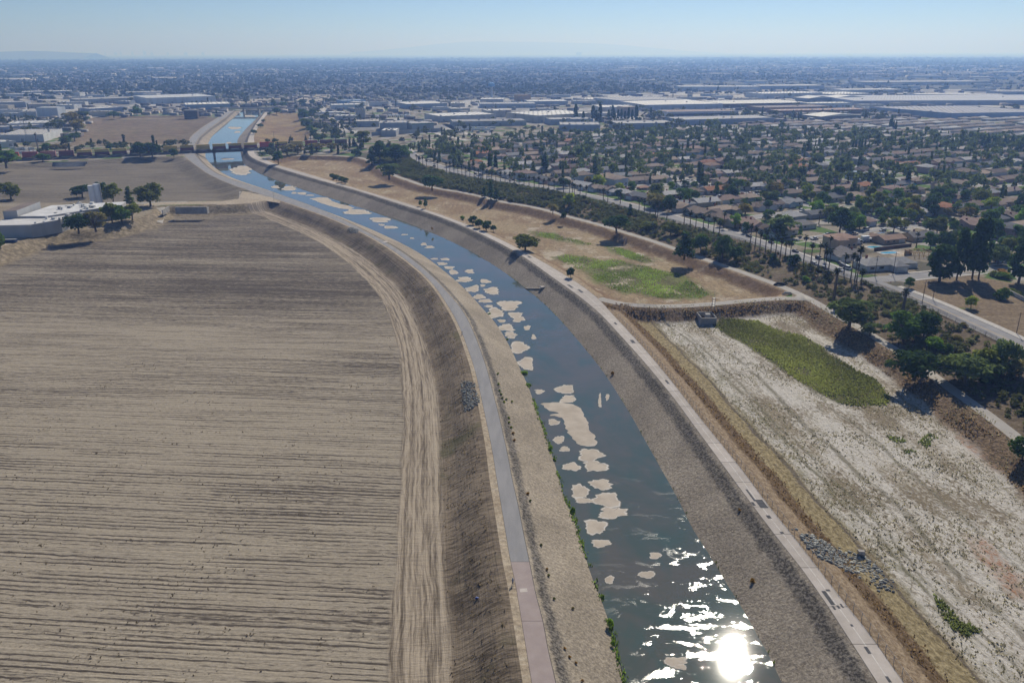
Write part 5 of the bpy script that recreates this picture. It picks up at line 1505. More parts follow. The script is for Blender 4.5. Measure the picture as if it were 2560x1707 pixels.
def house(p, rz, var, rc, wc, label, near, scale=1.0, group='houses of the neighbourhood'):
    kind, v = var
    t = tag(empty('house', (p[0], p[1], Z_ST), rz, (scale,) * 3), label, 'house', group)
    rk = hr.uniform(.88, 1.12)
    link('wall', v['wall'], t, color=wc); link('roof', v['roof'], t, color=tuple(c * rk for c in rc))
    if near:
        if 'garage_door' in v: link('garage_door', v['garage_door'], t)
        if 'chimney' in v: link('chimney', v['chimney'], t)
        for m, fr in v['windows']:
            w = link('window', m, t); link('frame', fr, w)
    HOUSES.append((p[0], p[1]))
    return t
# landmark houses near the corner
LANDMARK = []
def lm(x, y, rz, var, rc, wc, label, sc=1.0):
    p = P(x, y); p = p + np.array([0, 6, 0])
    LANDMARK.append((p[0], p[1], 19))
    return house(p, rz, var, rc, wc, label, True, sc)
q_ang = math.atan2(QD[1], QD[0])
lm(2108, 621, q_ang * .35 + .1, HV2, (.44, .29, .22), (.52, .40, .29), 'tan two storey house with a salmon roof beside the swimming pool', 1.02)
lm(2118, 651, .30, HV[5], (.20, .185, .18), (.62, .61, .58), 'grey brown gabled house between the lawn and the near pool')
lm(2203, 677, .20, HV[0], (.30, .295, .29), (.60, .60, .58), 'pale grey hip roofed house on the street corner', 1.15)
lm(2258, 672, .15, HV[4], (.33, .33, .33), (.66, .66, .64), 'pale grey garage house just right of the corner house', .95)
lm(2238, 610, .35, HV[3], (.34, .23, .17), (.48, .37, .26), 'tan patio house with solar panels behind the pool', .95)
lm(2310, 604, .3, HV[2], (.17, .165, .17), (.50, .40, .25), 'yellow walled house with a dark grey roof behind the timber frame')
lm(2009, 574, .35, HV[4], (.21, .20, .195), (.56, .54, .50), 'grey hip roofed house behind the palms with a white porch edge')
lm(2143, 449, .3, HV2, (.42, .52, .62), (.46, .60, .72), 'house wrapped in pale blue tarpaulin with dark streaks', .9)
lm(2256, 470, .3, HV[2], (.17, .175, .19), (.10, .38, .46), 'grey roofed house with bright teal gables')
lm(1783, 428, .3, HV2, (.30, .20, .15), (.60, .57, .52), 'white two storey house beside a clipped cypress hedge')
lm(1738, 420, .3, HV[4], (.33, .24, .18), (.20, .24, .27), 'long tan roofed house with dark side walls')
lm(1612, 476, .35, HV[4], (.42, .25, .18), (.35, .24, .2), 'small red brown pavilion roofed house by the palm street', .6)
lm(1190, 411, .3, HV[4], (.40, .17, .085), (.60, .58, .54), 'terracotta roofed house behind the palms near the street end', .8)
for x_, y_, r_ in ((2187, 618, 14), (2222, 632, 14), (2270, 634, 16), (2296, 640, 14), (2116, 642, 12), (2172, 604, 10), (2240, 650, 10)):
    q_ = P(x_, y_); LANDMARK.append((q_[0], q_[1], r_))
def clear(p, r=0):
    return all((p[0] - a) ** 2 + (p[1] - b) ** 2 > (c + r) ** 2 for a, b, c in LANDMARK)
cands = []
def offer(p, rz, row, key):
    if not inhood(p) or not clear(p, 6): return
    d = math.hypot(*p)
    ang = math.atan2(p[0], p[1])
    if abs(ang) > .64 or p[1] < 200: return
    for s in STREETS:
        if row is not None and key == 'row' and np.min(np.linalg.norm(s - p, axis=1)) < 13: return
    if np.min(np.linalg.norm(LC - p, axis=1)) < 16: return
    cands.append((d, p, rz, row, key))
for i, p in enumerate(resample(offset(LC, 24)[:iJ], 23)):
    if i * 22 < 30: continue
    t_ = LC[np.argmin(np.linalg.norm(LC - p, axis=1))]
    a = math.atan2(p[1] - t_[1], p[0] - t_[0])
    offer(p, a + math.pi / 2 + math.pi, 0, 'front')
for ri, b in enumerate((10, 78, 148, 218, 288, 358, 428, 498, 568, 638, 708)):
    for sg in ((1,) if b == 10 else (-1, 1)):
        for ai, a in enumerate(np.arange(34, 1300, 21.0)):
            bb = b + sg * (20 if b > 10 else 22) + hr.uniform(-1.5, 1.5)
            p = ab(a + hr.uniform(-1.5, 1.5) + (ri * 7) % 13, bb)
            if p[0] < 120 and np.min(np.linalg.norm(LC - p, axis=1)) < 42: continue
            offer(p, q_ang + (0 if sg > 0 else math.pi), ri * 2 + (1 if sg > 0 else 0), 'row')
cands.sort(key=lambda c: c[0])
rowsets = {}
for c in cands[:285]: rowsets.setdefault(c[3], []).append(c)
used = set()
rown = {r: i + 1 for i, r in enumerate(sorted(r for r in rowsets if r))}
nearlim = cands[min(110, len(cands) - 1)][0]
hood_info = []
for r, cs in rowsets.items():
    cs.sort(key=lambda c: c[1][0])
    for i, (d, p, rz, row, key) in enumerate(cs):
        var = HV2 if hr.random() < .06 else HV[hr.randrange(6)]
        rn, rc = ROOFC[hr.randrange(9)] if hr.random() > .05 else ROOFC[8]
        if rn == 'terracotta' and hr.random() < .7: rn, rc = ROOFC[0]
        wn_, wc = WALLC[hr.randrange(8)]
        where = '%s along the palm street' % ordw(i + 1) if key == 'front' else '%s along the %s row behind palms' % (ordw(i + 1), ordw(rown[row]))
        house(p, rz + hr.uniform(-.04, .04), var, rc, wc, '%s %s house with %s walls, %s' % (rn, var[0], wn_, where), d < nearlim, hr.uniform(.98, 1.14))
        hood_info.append((p, where))
# houses past the three hundred that show largest : one mass
V, F, MI, RT = [], [], [], []
vr = np.random.default_rng(2)
FARH = cands[285:]
def far_house(p, rz, s, tone):
    b = len(V)
    c, s_ = math.cos(rz), math.sin(rz)
    w, d, h, r = 9 * s, 5.8 * s, 2.8, 4.9
    base = [(-w, -d), (w, -d), (w, d), (-w, d)]
    for z, k in ((0, .95), (h, .95), (h, 1.05)):
        for x, y in base: V.append((p[0] + (x * c - y * s_) * k, p[1] + (x * s_ + y * c) * k, Z_ST + z))
    for x in (-w + d, w - d): V.append((p[0] + x * c, p[1] + x * s_, Z_ST + r))
    for i in range(4):
        j = (i + 1) % 4
        F.append((b + i, b + j, b + 4 + j, b + 4 + i)); MI.append(0); RT.append(tone)
    for f in ((8, 9, 13, 12), (10, 11, 12, 13), (9, 10, 13), (11, 8, 12)):
        F.append(tuple(b + q for q in f)); MI.append(1); RT.append(tone)
for c in FARH: far_house(c[1], c[2], hr.uniform(1.0, 1.15), hr.random())
t_ = NT('far_roof'); tn = t_.attr('tone')
cr = t_.n('ShaderNodeValToRGB'); t_.set(cr.inputs[0], tn)
for i, (pos_, col) in enumerate(((0, (.14, .11, .10)), (.3, (.24, .19, .16)), (.5, (.27, .27, .28)), (.7, (.34, .26, .21)), (.85, (.55, .54, .52)), (1, (.20, .20, .21)))):
    e = cr.color_ramp.elements[i] if i < 2 else cr.color_ramp.elements.new(pos_)
    e.position = pos_; e.color = (*col, 1)
M['farroof'] = t_.fin(cr.outputs[0], .9)
me = mesh('distant_houses', V, F, [m_plain('far_wall', (.55, .52, .47)), M['farroof']], mi=MI)
fattr(me, 'tone', RT, 'FACE')
tag(link('distant_houses', me), 'small distant houses at the back of the neighbourhood', kind='stuff')

# yard things by the corner : pools, solar panels, timber frame, canopies, trailers, wall
M['pool'] = m_plain('pool_water', (.03, .30, .42), .08, .1, 1, .5)
def on(x, y, dz=0.0):
    p = P(x, y); return (p[0], p[1], p[2] + dz)
for (x, y, w, d, rz, lb) in ((2187, 618, 9, 5, .2, 'bright blue swimming pool behind the tan two storey house'), (2222, 632, 10, 4.5, .2, 'teal swimming pool beside the timber building site'), (2232, 655, 4, 2.5, .2, 'small teal pool behind the corner house')):
    t = tag(empty('swimming_pool', on(x, y), rz), lb, 'pool')
    MB().box(-w / 2 - 1, w / 2 + 1, -d / 2 - 1, d / 2 + 1, 0, .10).build('pool_deck', M['kerb'], t)
    out = [(math.cos(a) * w / 2 * (1 + .1 * math.sin(3 * a)), math.sin(a) * d / 2) for a in np.linspace(0, 6.283, 20, endpoint=False)]
    MB().prism(out, .02, .13).build('pool_water', M['pool'], t)
t = tag(empty('timber_frame', on(2296, 640), .25), 'raw timber frame of a half built house on the corner block', 'house frame')
for x in (-6, -3, 0, 3, 6):
    for y in (-4, 4): MB().box(x - .1, x + .1, y - .1, y + .1, 0, 2.7).build('post', M['wood'], t)
    MB().box(x - .1, x + .1, -4.3, 4.3, 2.7, 2.95).build('joist', M['wood'], t)
for y in (-4, 4): MB().box(-6.4, 6.4, y - .12, y + .12, 2.952, 3.2).build('beam', M['wood'], t)
MB().box(-6, -1, 3.9, 4.1, 0, 2.6).build('sheathing', M['wood'], t)
tag(MB().box(-11, 11, -6, 6, 0, .03).build('building_site', M['dirt'], loc=on(2270, 634), rz=.25), 'bare earth of the building site on the corner block', kind='structure')
for x, y, lb in ((2172, 604, 'left parasol beside the blue pool'), (2186, 603, 'right parasol beside the blue pool')):
    t = tag(empty('parasol', on(x, y)), 'pale round ' + lb, 'parasol')
    MB().tube([(0, 0, 0), (0, 0, 2.4)], .05).build('pole', M['metal'], t)
    mb = MB(); n = 8
    ring = [(1.7 * math.cos(6.283 * i / n), 1.7 * math.sin(6.283 * i / n), 2.1) for i in range(n)]
    mb.v = ring + [(0, 0, 2.7)]; mb.f = [(i, (i + 1) % n, n) for i in range(n)]
    mb.build('canopy', M['white'], t)
mb = MB().box(-3, 3, -2, 2, 2.4, 2.5)
t = tag(empty('canopy', on(2335, 625), .2), 'red and white canopy behind the timber frame', 'canopy')
mb.build('cover', M['white'], t); MB().box(1.2, 3.02, .6, 2.02, 2.38, 2.56).build('red_cover', m_plain('red_fabric', (.55, .03, .03)), t)
for x in (-2.8, 2.8):
    for y in (-1.8, 1.8): MB().tube([(x, y, 0), (x, y, 2.45)], .05, 5).build('leg', M['metal'], t)
def wallrun(name, px, h, th, mat, label, cat, step=3.0, col=None):
    """a low wall with its coping"""
    A = smooth_line(line(px, Z_ST), 4, 1)
    t = tag(empty(name, (0, 0, 0)), label, cat)
    V, F = strip_mesh(offset(A, th / 2), offset(A, -th / 2), Z_ST - .1, h + .1)
    link('wall', mesh('wall', V, F, mat), t, color=col or (.5, .47, .42))
    V, F = strip_mesh(offset(A, th / 2 + .06), offset(A, -th / 2 - .06), Z_ST + h + .002, .08)
    link('coping', mesh('coping', V, F, M['kerb']), t)
wallrun('garden_wall', [(2522,734),(2545,746),(2600,772)], 1.8, .25, M['wall'], 'pale garden wall at the right edge of the dry lot', 'wall', col=(.55, .56, .55))
wallrun('garden_wall', [(2185,627),(2225,622),(2278,616)], 1.8, .25, M['wall'], 'brown wall between the blue pool and the building site', 'wall', col=(.20, .12, .09))
wallrun('garden_wall', [(2345,533),(2395,527)], 1.7, .25, M['wall'], 'brown brick wall in the middle of the house rows', 'wall', col=(.22, .13, .10))
wallrun('yard_wall', [(929,340),(1010,335),(1107,329)], 5.0, .4, M['wall2'], 'long pale yard wall in front of the blue grey sheds', 'wall', col=(.42, .43, .43))
for (x, y, w, d, rz, lb) in ((2116, 642, 15, 9, .3, 'bright green lawn before the grey brown gabled house'), (2030, 628, 12, 8, .4, 'green front lawn behind the palms of the tan house'), (2165, 690, 12, 5, .25, 'green corner lawn by the side street'), (2085, 652, 14, 7, -1.1, 'green verge between the palm street and the near houses')):
    out = [(math.cos(a) * w / 2 * (1 + .12 * math.sin(4 * a + x)), math.sin(a) * d / 2 * (1 + .1 * math.cos(3 * a))) for a in np.linspace(0, 6.283, 22, endpoint=False)]
    tag(MB().prism(out, .0, .05).build('lawn', M['grassgreen'], loc=on(x, y), rz=rz), lb, kind='structure')
for i, (px_, py_, dx, dy) in enumerate(((2208, 603, 0, 0), (2232, 608, 0, 0))):
    p = on(px_, py_)
    t = tag(empty('solar_panel', (p[0], p[1] + 4, Z_ST + 4.15), .35), ('left' if i == 0 else 'right') + ' solar panel array on the tan patio house roof', 'solar panel')
    for k in range(4): MB().box(-3 + k * 1.5, -1.6 + k * 1.5, -1, 1, 0, .06).build('panel', M['glass'], t)

# trees among the houses
tr = random.Random(9)
TKIND = [('round', 'round_tree', .46), ('spread', 'spreading_tree', .14), ('ragged', 'eucalyptus_tree', .10), ('conifer', 'conifer_tree', .06), ('bush', 'garden_bush', .24)]
tc = []
hp_ = np.array([h for h in HOUSES])
farp = np.array([c[1] for c in FARH]) if FARH else np.zeros((0, 2))
allp = np.vstack([hp_, farp])
for i in range(15000):
    y = tr.uniform(380, 1400); x = tr.uniform(-160, 1000)
    p = np.array([x, y])
    if abs(math.atan2(x, y)) > .63: continue
    tc.append(p)
tc = np.array(tc); tc = tc[inpoly(tc, HOOD)]
ok = np.min(np.linalg.norm(tc[:, None] - allp[None], axis=2), axis=1) > 9.0
for s in STREETS + [LC]: ok &= np.min(np.linalg.norm(tc[:, None] - s[None], axis=2), axis=1) > 5.6
ok &= noise2(tc, .02, 31) + np.random.default_rng(5).normal(0, .5, len(tc)) > -.38
for a, b, c in LANDMARK: ok &= np.hypot(tc[:, 0] - a, tc[:, 1] - b) > 20
tc = tc[ok]
keep = []
for p in tc:
    if all((p[0] - k[0]) ** 2 + (p[1] - k[1]) ** 2 > 24 for k in keep[-500:]): keep.append(p)
tc = sorted(keep, key=lambda p: math.hypot(*p))
hpos = np.array([h[0] for h in hood_info])
NEAR_T, rest = tc[:250], tc[250:]
side = lambda p, h: ('behind' if p[1] - h[1] > 4 else 'before' if h[1] - p[1] > 4 else 'beside')
cnt = {}
for p in NEAR_T:
    j = int(np.argmin(np.linalg.norm(hpos - p, axis=1)))
    u = tr.random(); acc = 0
    for k, nm, w in TKIND:
        acc += w
        if u < acc: break
    col = tr.choice(['dark green', 'deep green', 'deep green', 'mid green', 'mid green', 'olive', 'olive', 'grey green', 'yellow green', 'bright green', 'mid green', 'brownish'])
    h = tr.uniform(5, 11.5) if k != 'bush' else tr.uniform(1.8, 3.5)
    w = h * {'round': .95, 'spread': 1.15, 'ragged': .8, 'conifer': .5, 'bush': 1.5}[k] * tr.uniform(.85, 1.2)
    sz = 'tall' if h > 9 else 'mid sized' if h > 6.5 else 'small'
    nn = {'round': 'round tree', 'spread': 'spreading tree', 'ragged': 'feathery tree', 'conifer': 'conifer', 'bush': 'bush'}[k]
    base = '%s %s %s %s the house %s' % (sz, col, nn, side(p, hpos[j]), hood_info[j][1])
    base = base.replace(' along the palm street', ' on the palm street').replace(' along the ', ' of the ').replace(' behind palms', '')
    cnt[base] = cnt.get(base, 0) + 1
    lb = base if cnt[base] == 1 else ordw(cnt[base]) + ' ' + base
    plant(k, nm.replace(' ', '_') if k != 'bush' else 'garden_bush', 'bush' if k == 'bush' else 'tree', (p[0], p[1], Z_ST), h, w, col, lb, 'trees among the houses', parts=(h > 5 and math.hypot(*p) < 760))
# the rest of the neighbourhood trees as one mass
LIB = []
for k in ('round', 'spread', 'ragged', 'conifer', 'cypress'):
    for s in range(2):
        rg_ = np.random.default_rng(200 + s)
        b = {'round': rb(7, 300 + s, .5, .12, 1.0, .24), 'spread': rb(6, 310 + s, .6, .3, 1.0, .24, .62), 'ragged': rb(8, 320 + s, .36, .15, 1.0, .16), 'conifer': [(0, 0, .2 + .7 * i / 6, .25 * (1 - i / 7) + .05, .25 * (1 - i / 7) + .05, .1) for i in range(7)], 'cypress': [(0, 0, .08 + .84 * i / 6, .085, .085, .12) for i in range(7)]}[k]
        LIB.append((k, *blob_cloud(b, 110, .085, rg_, .6)))
def mass(name, pts, hs, ws, tones, label, color, lib=None, dcol=.5):
    lib = lib or LIB
    r = np.random.default_rng(44)
    ch = r.integers(0, len(lib), len(pts))
    Vs, Fs, Ts = [], [], []
    off = 0
    for li, (k, V0, F0, T0) in enumerate(lib):
        idx = np.where(ch == li)[0]
        if not len(idx): continue
        a = r.uniform(0, 6.283, len(idx))
        c, s = np.cos(a)[:, None], np.sin(a)[:, None]
        w, h = ws[idx][:, None], hs[idx][:, None]
        X = (V0[None, :, 0] * c - V0[None, :, 1] * s) * w + pts[idx, 0][:, None]
        Y = (V0[None, :, 0] * s + V0[None, :, 1] * c) * w + pts[idx, 1][:, None]
        Z = V0[None, :, 2] * h + pts[idx, 2][:, None]
        Vs.append(np.stack([X, Y, Z], -1).reshape(-1, 3))
        Fs.append((F0[None] + (np.arange(len(idx)) * len(V0))[:, None, None]).reshape(-1, F0.shape[1]) + off)
        Ts.append(np.clip(T0[None] * (1 - dcol) + tones[idx][:, None] * dcol, 0, 1).ravel())
        off += len(idx) * len(V0)
    me = mesh(name, np.vstack(Vs), np.vstack(Fs), M['leaf'])
    fattr(me, 'tone', np.concatenate(Ts), 'FACE')
    return tag(link(name, me, color=color), label, kind='stuff')
mr = np.random.default_rng(6)
if len(rest):
    R = np.array(rest)[:1550]
    h = mr.uniform(5, 12.5, len(R)) * np.where(mr.uniform(0, 1, len(R)) < .06, 1.5, 1)
    mass('neighbourhood_trees', np.c_[R, np.full(len(R), Z_ST)], h, h * mr.uniform(.7, 1.1, len(R)), mr.uniform(0, 1, len(R)), 'many small dark trees between the farther houses', (.135, .175, .058))
# cypresses and palms standing out among the houses : foot x, y, height px, width px
for i, (x, y, h, w, lb) in enumerate([(1224,428,52,11,'left of two tall dark cypresses behind the palm street'),(1239,430,50,11,'right of two tall dark cypresses behind the palm street'),(1362,430,50,18,'broad dark cypress in the thick garden clump'),(1754,462,40,11,'single pointed cypress beside the wide grey roofs'),(1878,353,30,8,'left cypress of a pair near the long blue grey warehouse'),(1872,354,26,8,'right cypress of a pair near the long blue grey warehouse'),(2138,377,32,6,'leftmost slender cypress of five in the middle rows'),(2146,379,36,6,'second slender cypress of five in the middle rows'),(2153,380,38,6,'third slender cypress of five in the middle rows'),(2160,381,38,6,'fourth slender cypress of five in the middle rows'),(2131,376,24,7,'short fifth cypress beside the slender ones in the middle rows'),(2148,420,38,12,'dark cypress below the five slender ones'),(2202,416,24,6,'thin cypress right of the dark middle hedge'),(2268,464,42,14,'dark conical cypress before the teal gabled house'),(2454,372,30,9,'first dark cypress of the far right group'),(2466,374,36,16,'second and widest dark cypress of the far right group'),(2482,374,34,12,'third dark cypress of the far right group'),(2508,374,34,12,'fourth dark cypress of the far right group'),(2528,372,36,10,'last dark cypress of the far right group'),(2226,321,32,10,'dark cypress before the huge blue grey warehouse'),(2232,326,24,6,'left slim cypress near the huge blue grey warehouse'),(2238,327,26,6,'right slim cypress near the huge blue grey warehouse'),(1690,396,44,12,'left dark cypress of a trio in the near rows'),(1646,404,22,14,'dark clipped cypress clump in the near rows')]):
    pl('cypress', x, y, h, w, 'dark green', lb, group='cypresses among the houses')
for i in range(9):
    pl('cypress', 1413 + i * 5.6, 411 + i * .5, 15 + rnd.uniform(-2, 2), 7, 'dark green', '%s clipped cypress in the long hedge behind the palm street' % ordw(i + 1), group='clipped hedge cypresses')
for i in range(9):
    pl('cypress', 1786 + i * 4.8, 426 + i * .3, 16, 7, 'dark green', '%s clipped cypress in the hedge by the white two storey house' % ordw(i + 1), group='clipped hedge cypresses')
for i in range(8):
    pl('cypress', 1090 + i * 5.5, 382 + i * .3, 12, 5, 'deep green', '%s small cypress in the row near the street end' % ordw(i + 1), group='clipped hedge cypresses')
# dark italian pines in front of the warehouses
for i, (x, y, h) in enumerate([(1439,305,42),(1458,308,28),(1482,302,36),(1490,311,34),(1499,311,52),(1521,302,26),(1531,300,34),(1536,303,20),(1545,301,26),(1553,302,28),(1562,303,24),(1571,302,32),(1580,304,28),(1590,305,40),(1626,301,30),(1634,301,20)]):
    pl('pine', x, y, h, 9 if h < 34 else 13, 'dark green', '%s dark conifer from the left in the row before the warehouses' % ordw(i + 1), 'conifer_tree', 'tree', 'dark conifers before the warehouses')
for i, (x, y, hp) in enumerate([(1727,352,20),(1757,438,24),(1996,480,22),(2424,500,26),(2047,560,30),(2290,618,34),(1640,496,26),(1800,505,24),(1848,446,22),(2072,640,46),(2060,650,40),(1265,302,18),(1290,304,16),(1000,382,14),(1140,372,16)]):
    p = P(x, y)
    palm_tree(p, max(5, hp / pxm(p)), 'palm rising among the gardens, %s in the scattered set from the front' % ordw(i + 1), 'garden palms', scale=1.0)

# ------------------------------------------------------------------ warehouses and far industry
WP = []
M['skylight'] = m_plain('skylight', (.62, .66, .68), .4, .1, 1, .4)
M['unit'] = m_plain('roof_unit', (.40, .40, .40), .6, .2, 1)
M['wroof'] = m_object('warehouse_roof', .85, .10, .06)
wr = random.Random(14)
def warehouse(A, B, C, h, wall, roof, label, name='warehouse', sky=True, bands=None, doors=True, gable=0.0):
    """parallelogram building: A left foot, B front corner foot, C = far end of the side (metres)"""
    A, B, C = (np.asarray(v[:2], float) for v in (A, B, C))
    z0 = min(gz(*A), gz(*B))
    u = A - B; v = C - B
    lu, lv = np.linalg.norm(u), np.linalg.norm(v)
    eu, ev = u / lu, v / lv
    t = tag(empty(name, (B[0], B[1], z0)), label, 'building')
    q = lambda a, b: tuple(eu * a + ev * b)
    ring = [q(0, 0), q(0, lv), q(lu, lv), q(lu, 0)]
    cr = eu[0] * ev[1] - eu[1] * ev[0]
    if cr > 0: ring = ring[::-1]
    MB().prism(ring, -.5, h).build('wall', M['wall2'], t, wall)
    ins = [q(.35, .35), q(.35, lv - .35), q(lu - .35, lv - .35), q(lu - .35, .35)]
    if cr > 0: ins = ins[::-1]
    if gable:
        mb = MB()
        for (e0, e1) in ((0, lv),):
            P4 = [q(-.5, -.5), q(lu + .5, -.5), q(lu + .5, lv + .5), q(-.5, lv + .5)]
            r0, r1 = q(lu / 2, -.5), q(lu / 2, lv + .5)
            mb.v = [(*P4[0], h), (*P4[1], h), (*P4[2], h), (*P4[3], h), (*r0, h + gable), (*r1, h + gable)]
            mb.f = [(0, 4, 5, 3), (1, 2, 5, 4), (0, 1, 4), (2, 3, 5)]
        mb.build('roof', M['wroof'], t, roof)
    else:
        MB().prism(ins, h - .4, h + .06).build('roof', M['wroof'], t, roof)
        k = h + .5
        for a, b, c, d in ((0, lu, 0, .3), (0, lu, lv - .3, lv), (0, .3, .302, lv - .302), (lu - .3, lu, .302, lv - .302)):
            rg = [q(a, c), q(b, c), q(b, d), q(a, d)]
            MB().prism(rg if cr < 0 else rg[::-1], h + .004, k).build('parapet', M['wall2'], t, wall)
    d = math.hypot(*B)
    if sky and not gable and lu > 14 and lv > 12:
        mb = MB()
        nu, nv = int(min(26, lu / 9)), int(min(16, lv / 12))
        for i in range(nu):
            for j in range(nv):
                a, b = lu * (i + .5) / nu, lv * (j + .5) / nv
                rg = [q(a - 1.3, b - .8), q(a + 1.3, b - .8), q(a + 1.3, b + .8), q(a - 1.3, b + .8)]
                mb.prism(rg if cr < 0 else rg[::-1], h + .062, h + .35)
        if mb.v: tag(mb.build('skylight', M['skylight'] if sum(roof) < 1.4 and wr.random() < .5 else M['metal'], t), kind='stuff')
        for _ in range(wr.randrange(2, 5)):
            a, b = wr.uniform(3, lu - 4), wr.uniform(3, lv - 4)
            rg = [q(a, b), q(a + 2.6, b), q(a + 2.6, b + 2.2), q(a, b + 2.2)]
            MB().prism(rg if cr < 0 else rg[::-1], h + .07, h + 1.7).build('roof_unit', M['unit'], t)
    if bands:
        rg = [q(-.06, -.06), q(lu + .06, -.06), q(lu + .06, .5), q(-.06, .5)]
        MB().prism(rg if cr < 0 else rg[::-1], h * bands[0], h * bands[1]).build('wall_band', M['wall2'], t, bands[2])
    if doors and lu > 20 and d < 2200:
        n = int(min(7, lu / 14))
        for i in range(n):
            a = lu * (i + .5) / n
            rg = [q(a - 1.8, -.05), q(a + 1.8, -.05), q(a + 1.8, .2), q(a - 1.8, .2)]
            MB().prism(rg if cr < 0 else rg[::-1], 0.02, min(4.2, h * .6)).build('loading_door', M['metal'], t)
    cen = B + u / 2 + v / 2
    WP.append((cen, max(lu, lv) * .6, lu, lv, eu, ev))
    return t
def wh(xl, yl, xr, yr, h, depth, wall, roof, label, **kw):
    A, B = P(xl, yl), P(xr, yr)
    d = (B - A)[:2]; d /= np.linalg.norm(d)
    nrm = np.array([-d[1], d[0]])
    if nrm[1] < 0: nrm = -nrm
    return warehouse(A, B, B[:2] + nrm * depth, h, wall, roof, label, **kw)
BG, WT, CR, LG = (.36, .40, .46), (.62, .62, .61), (.56, .51, .42), (.45, .45, .44)
RW, RG, RD, RB = (.70, .68, .64), (.40, .39, .38), (.28, .27, .27), (.26, .18, .14)
wh(1543,324,1689,322,8,52,BG,RG,'long blue grey warehouse with a dotted roof behind the conifer row')
wh(1400,327,1500,327,8,50,BG,RG,'blue grey warehouse left of the long one at the edge of the houses')
wh(1376,313,1483,311,8,40,BG,RG,'low grey warehouse with a flat roof behind the blue grey one')
wh(1345,308,1482,300,11,95,CR,RW,'large cream warehouse with a bright stepped roof')
wh(1217,294,1264,293,11,45,LG,RW,'white block shaped warehouse behind the single palm')
wh(1132,317,1316,314,7,48,LG,RD,'long low grey roofed warehouse beside the trailer park')
wh(1668,296,1845,293,10,55,(.58,.60,.64),RB,'white warehouse with a dark window stripe and brown roof edge',bands=(.35,.72,(.10,.10,.12)))
wh(1702,314,1935,308,8,60,BG,RG,'very long blue grey warehouse bordering the houses')
wh(1612,277,1806,273,10,170,(.44,.47,.52),(.78,.75,.70),'great warehouse with a brilliant white dotted roof')
wh(1808,271,2024,267,8,120,(.13,.10,.09),(.74,.72,.66),'second bright roofed warehouse with dark brown front')
wh(1905,280,2080,276,7,60,RB,(.20,.15,.13),'long dark brown shed behind the houses')
wh(1946,288,2172,284,7,45,RB,(.33,.22,.17),'reddish brown long roofed shed with pale skylight strips')
wh(2052,303,2152,299,7,44,(.22,.22,.23),(.72,.70,.64),'gabled shed with a dark end and a pale roof',gable=3.5)
A_, B_, C_ = P(2640, 294), P(2377, 298), P(2172, 280)
warehouse(A_, B_, C_[:2], 9, (.30,.38,.52), (.36,.36,.39), 'huge blue walled warehouse with a dotted grey roof at the right')
wh(2134,264,2760,262,9,230,(.40,.43,.50),(.42,.43,.46),'vast low grey roofed warehouse behind the huge blue one')
wh(2021,270,2130,268,8,40,(.50,.56,.62),(.76,.74,.66),'pale low building with yellow white roof before the vast warehouse')
wh(2022,257,2085,255,9,45,(.25,.28,.33),RW,'white gabled shed, left of a pair with dark fronts',gable=4)
wh(2090,255,2162,253,9,45,(.25,.28,.33),RW,'white gabled shed, right of a pair with dark fronts',gable=4)
wh(1908,247,2055,244,11,80,WT,RW,'white warehouse with bays along its front')
wh(2075,245,2180,243,8,110,LG,RW,'warehouse with a blazing white roof beyond the gabled pair')
wh(2105,233,2258,232,8,70,LG,RW,'distant white roofed warehouse beyond the blazing roof')
wh(2165,214,2470,212,10,120,LG,RG,'long distant pale warehouse at the upper right')
wh(2494,240,2660,240,10,60,BG,RG,'distant blue grey warehouse at the right edge')
wh(2288,245,2520,247,8,60,BG,RW,'long distant warehouse with parked vehicles before it')
wh(1695,228,1900,228,12,70,(.52,.54,.58),(.72,.71,.68),'distant white warehouse with a long bright roof edge')
wh(1900,224,2060,223,10,80,BG,RW,'distant warehouse right of the long bright roof edge')
wh(1478,260,1620,254,9,70,LG,(.70,.66,.58),'white roofed warehouse above the blue striped wall')
wh(1550,266,1712,261,11,120,(.46,.49,.54),RG,'large grey blue warehouse behind the bright dotted roof')
wh(1500,283,1592,282,10,66,(.52,.50,.47),RW,'white warehouse behind the conifer row')
wh(1558,291,1592,290,15,26,(.40,.33,.27),(.45,.38,.32),'tan windowless block behind the conifer row',sky=False)
wh(1320,264,1420,263,8,60,BG,RW,'low white roofed building left of the conifer row')
wh(1200,258,1258,258,8,60,LG,RW,'white roofed shed by the water tower')
wh(1200,271,1340,270,8,60,BG,RG,'grey blue shed beneath the water tower')
wh(1296,254,1327,253,13,22,(.42,.27,.14),(.40,.28,.18),'orange tan office block beyond the sheds',sky=False)
wh(950,328,1018,327,11,46,(.30,.34,.38),RG,'blue grey metal shed with a rusty crane before it')
wh(1030,326,1085,324,9,46,(.32,.37,.38),RG,'blue grey shed with a green roof edge',bands=(.88,1.02,(.04,.16,.11)))
wh(885,318,948,317,8,36,LG,(.52,.48,.42),'shed with a pale tan roof above the timber yard')
wh(836,301,890,301,7,30,LG,RW,'white low workshop beside the silos')
wh(830,275,908,273,9,40,(.60,.62,.64),(.74,.72,.68),'long white shed at the head of the vehicle yards')
wh(1017,273,1118,270,9,90,BG,RW,'white roofed warehouse beyond the trailers')
wh(1128,284,1175,283,8,40,LG,(.50,.47,.42),'tan roofed shed left of the white block')
wh(1100,306,1240,300,9,70,(.50,.50,.49),(.72,.70,.66),'long pale warehouse behind the grey roofed one')
wh(855,261,915,259,7,40,(.22,.36,.56),(.34,.42,.52),'bright blue shed in the middle distance')
wh(94,294,147,294,17,26,(.58,.61,.66),(.66,.66,.65),'tall white windowless warehouse block at the left',sky=False,doors=False)
A_, B_, C_ = P(3, 356), P(111, 355), P(158, 339)
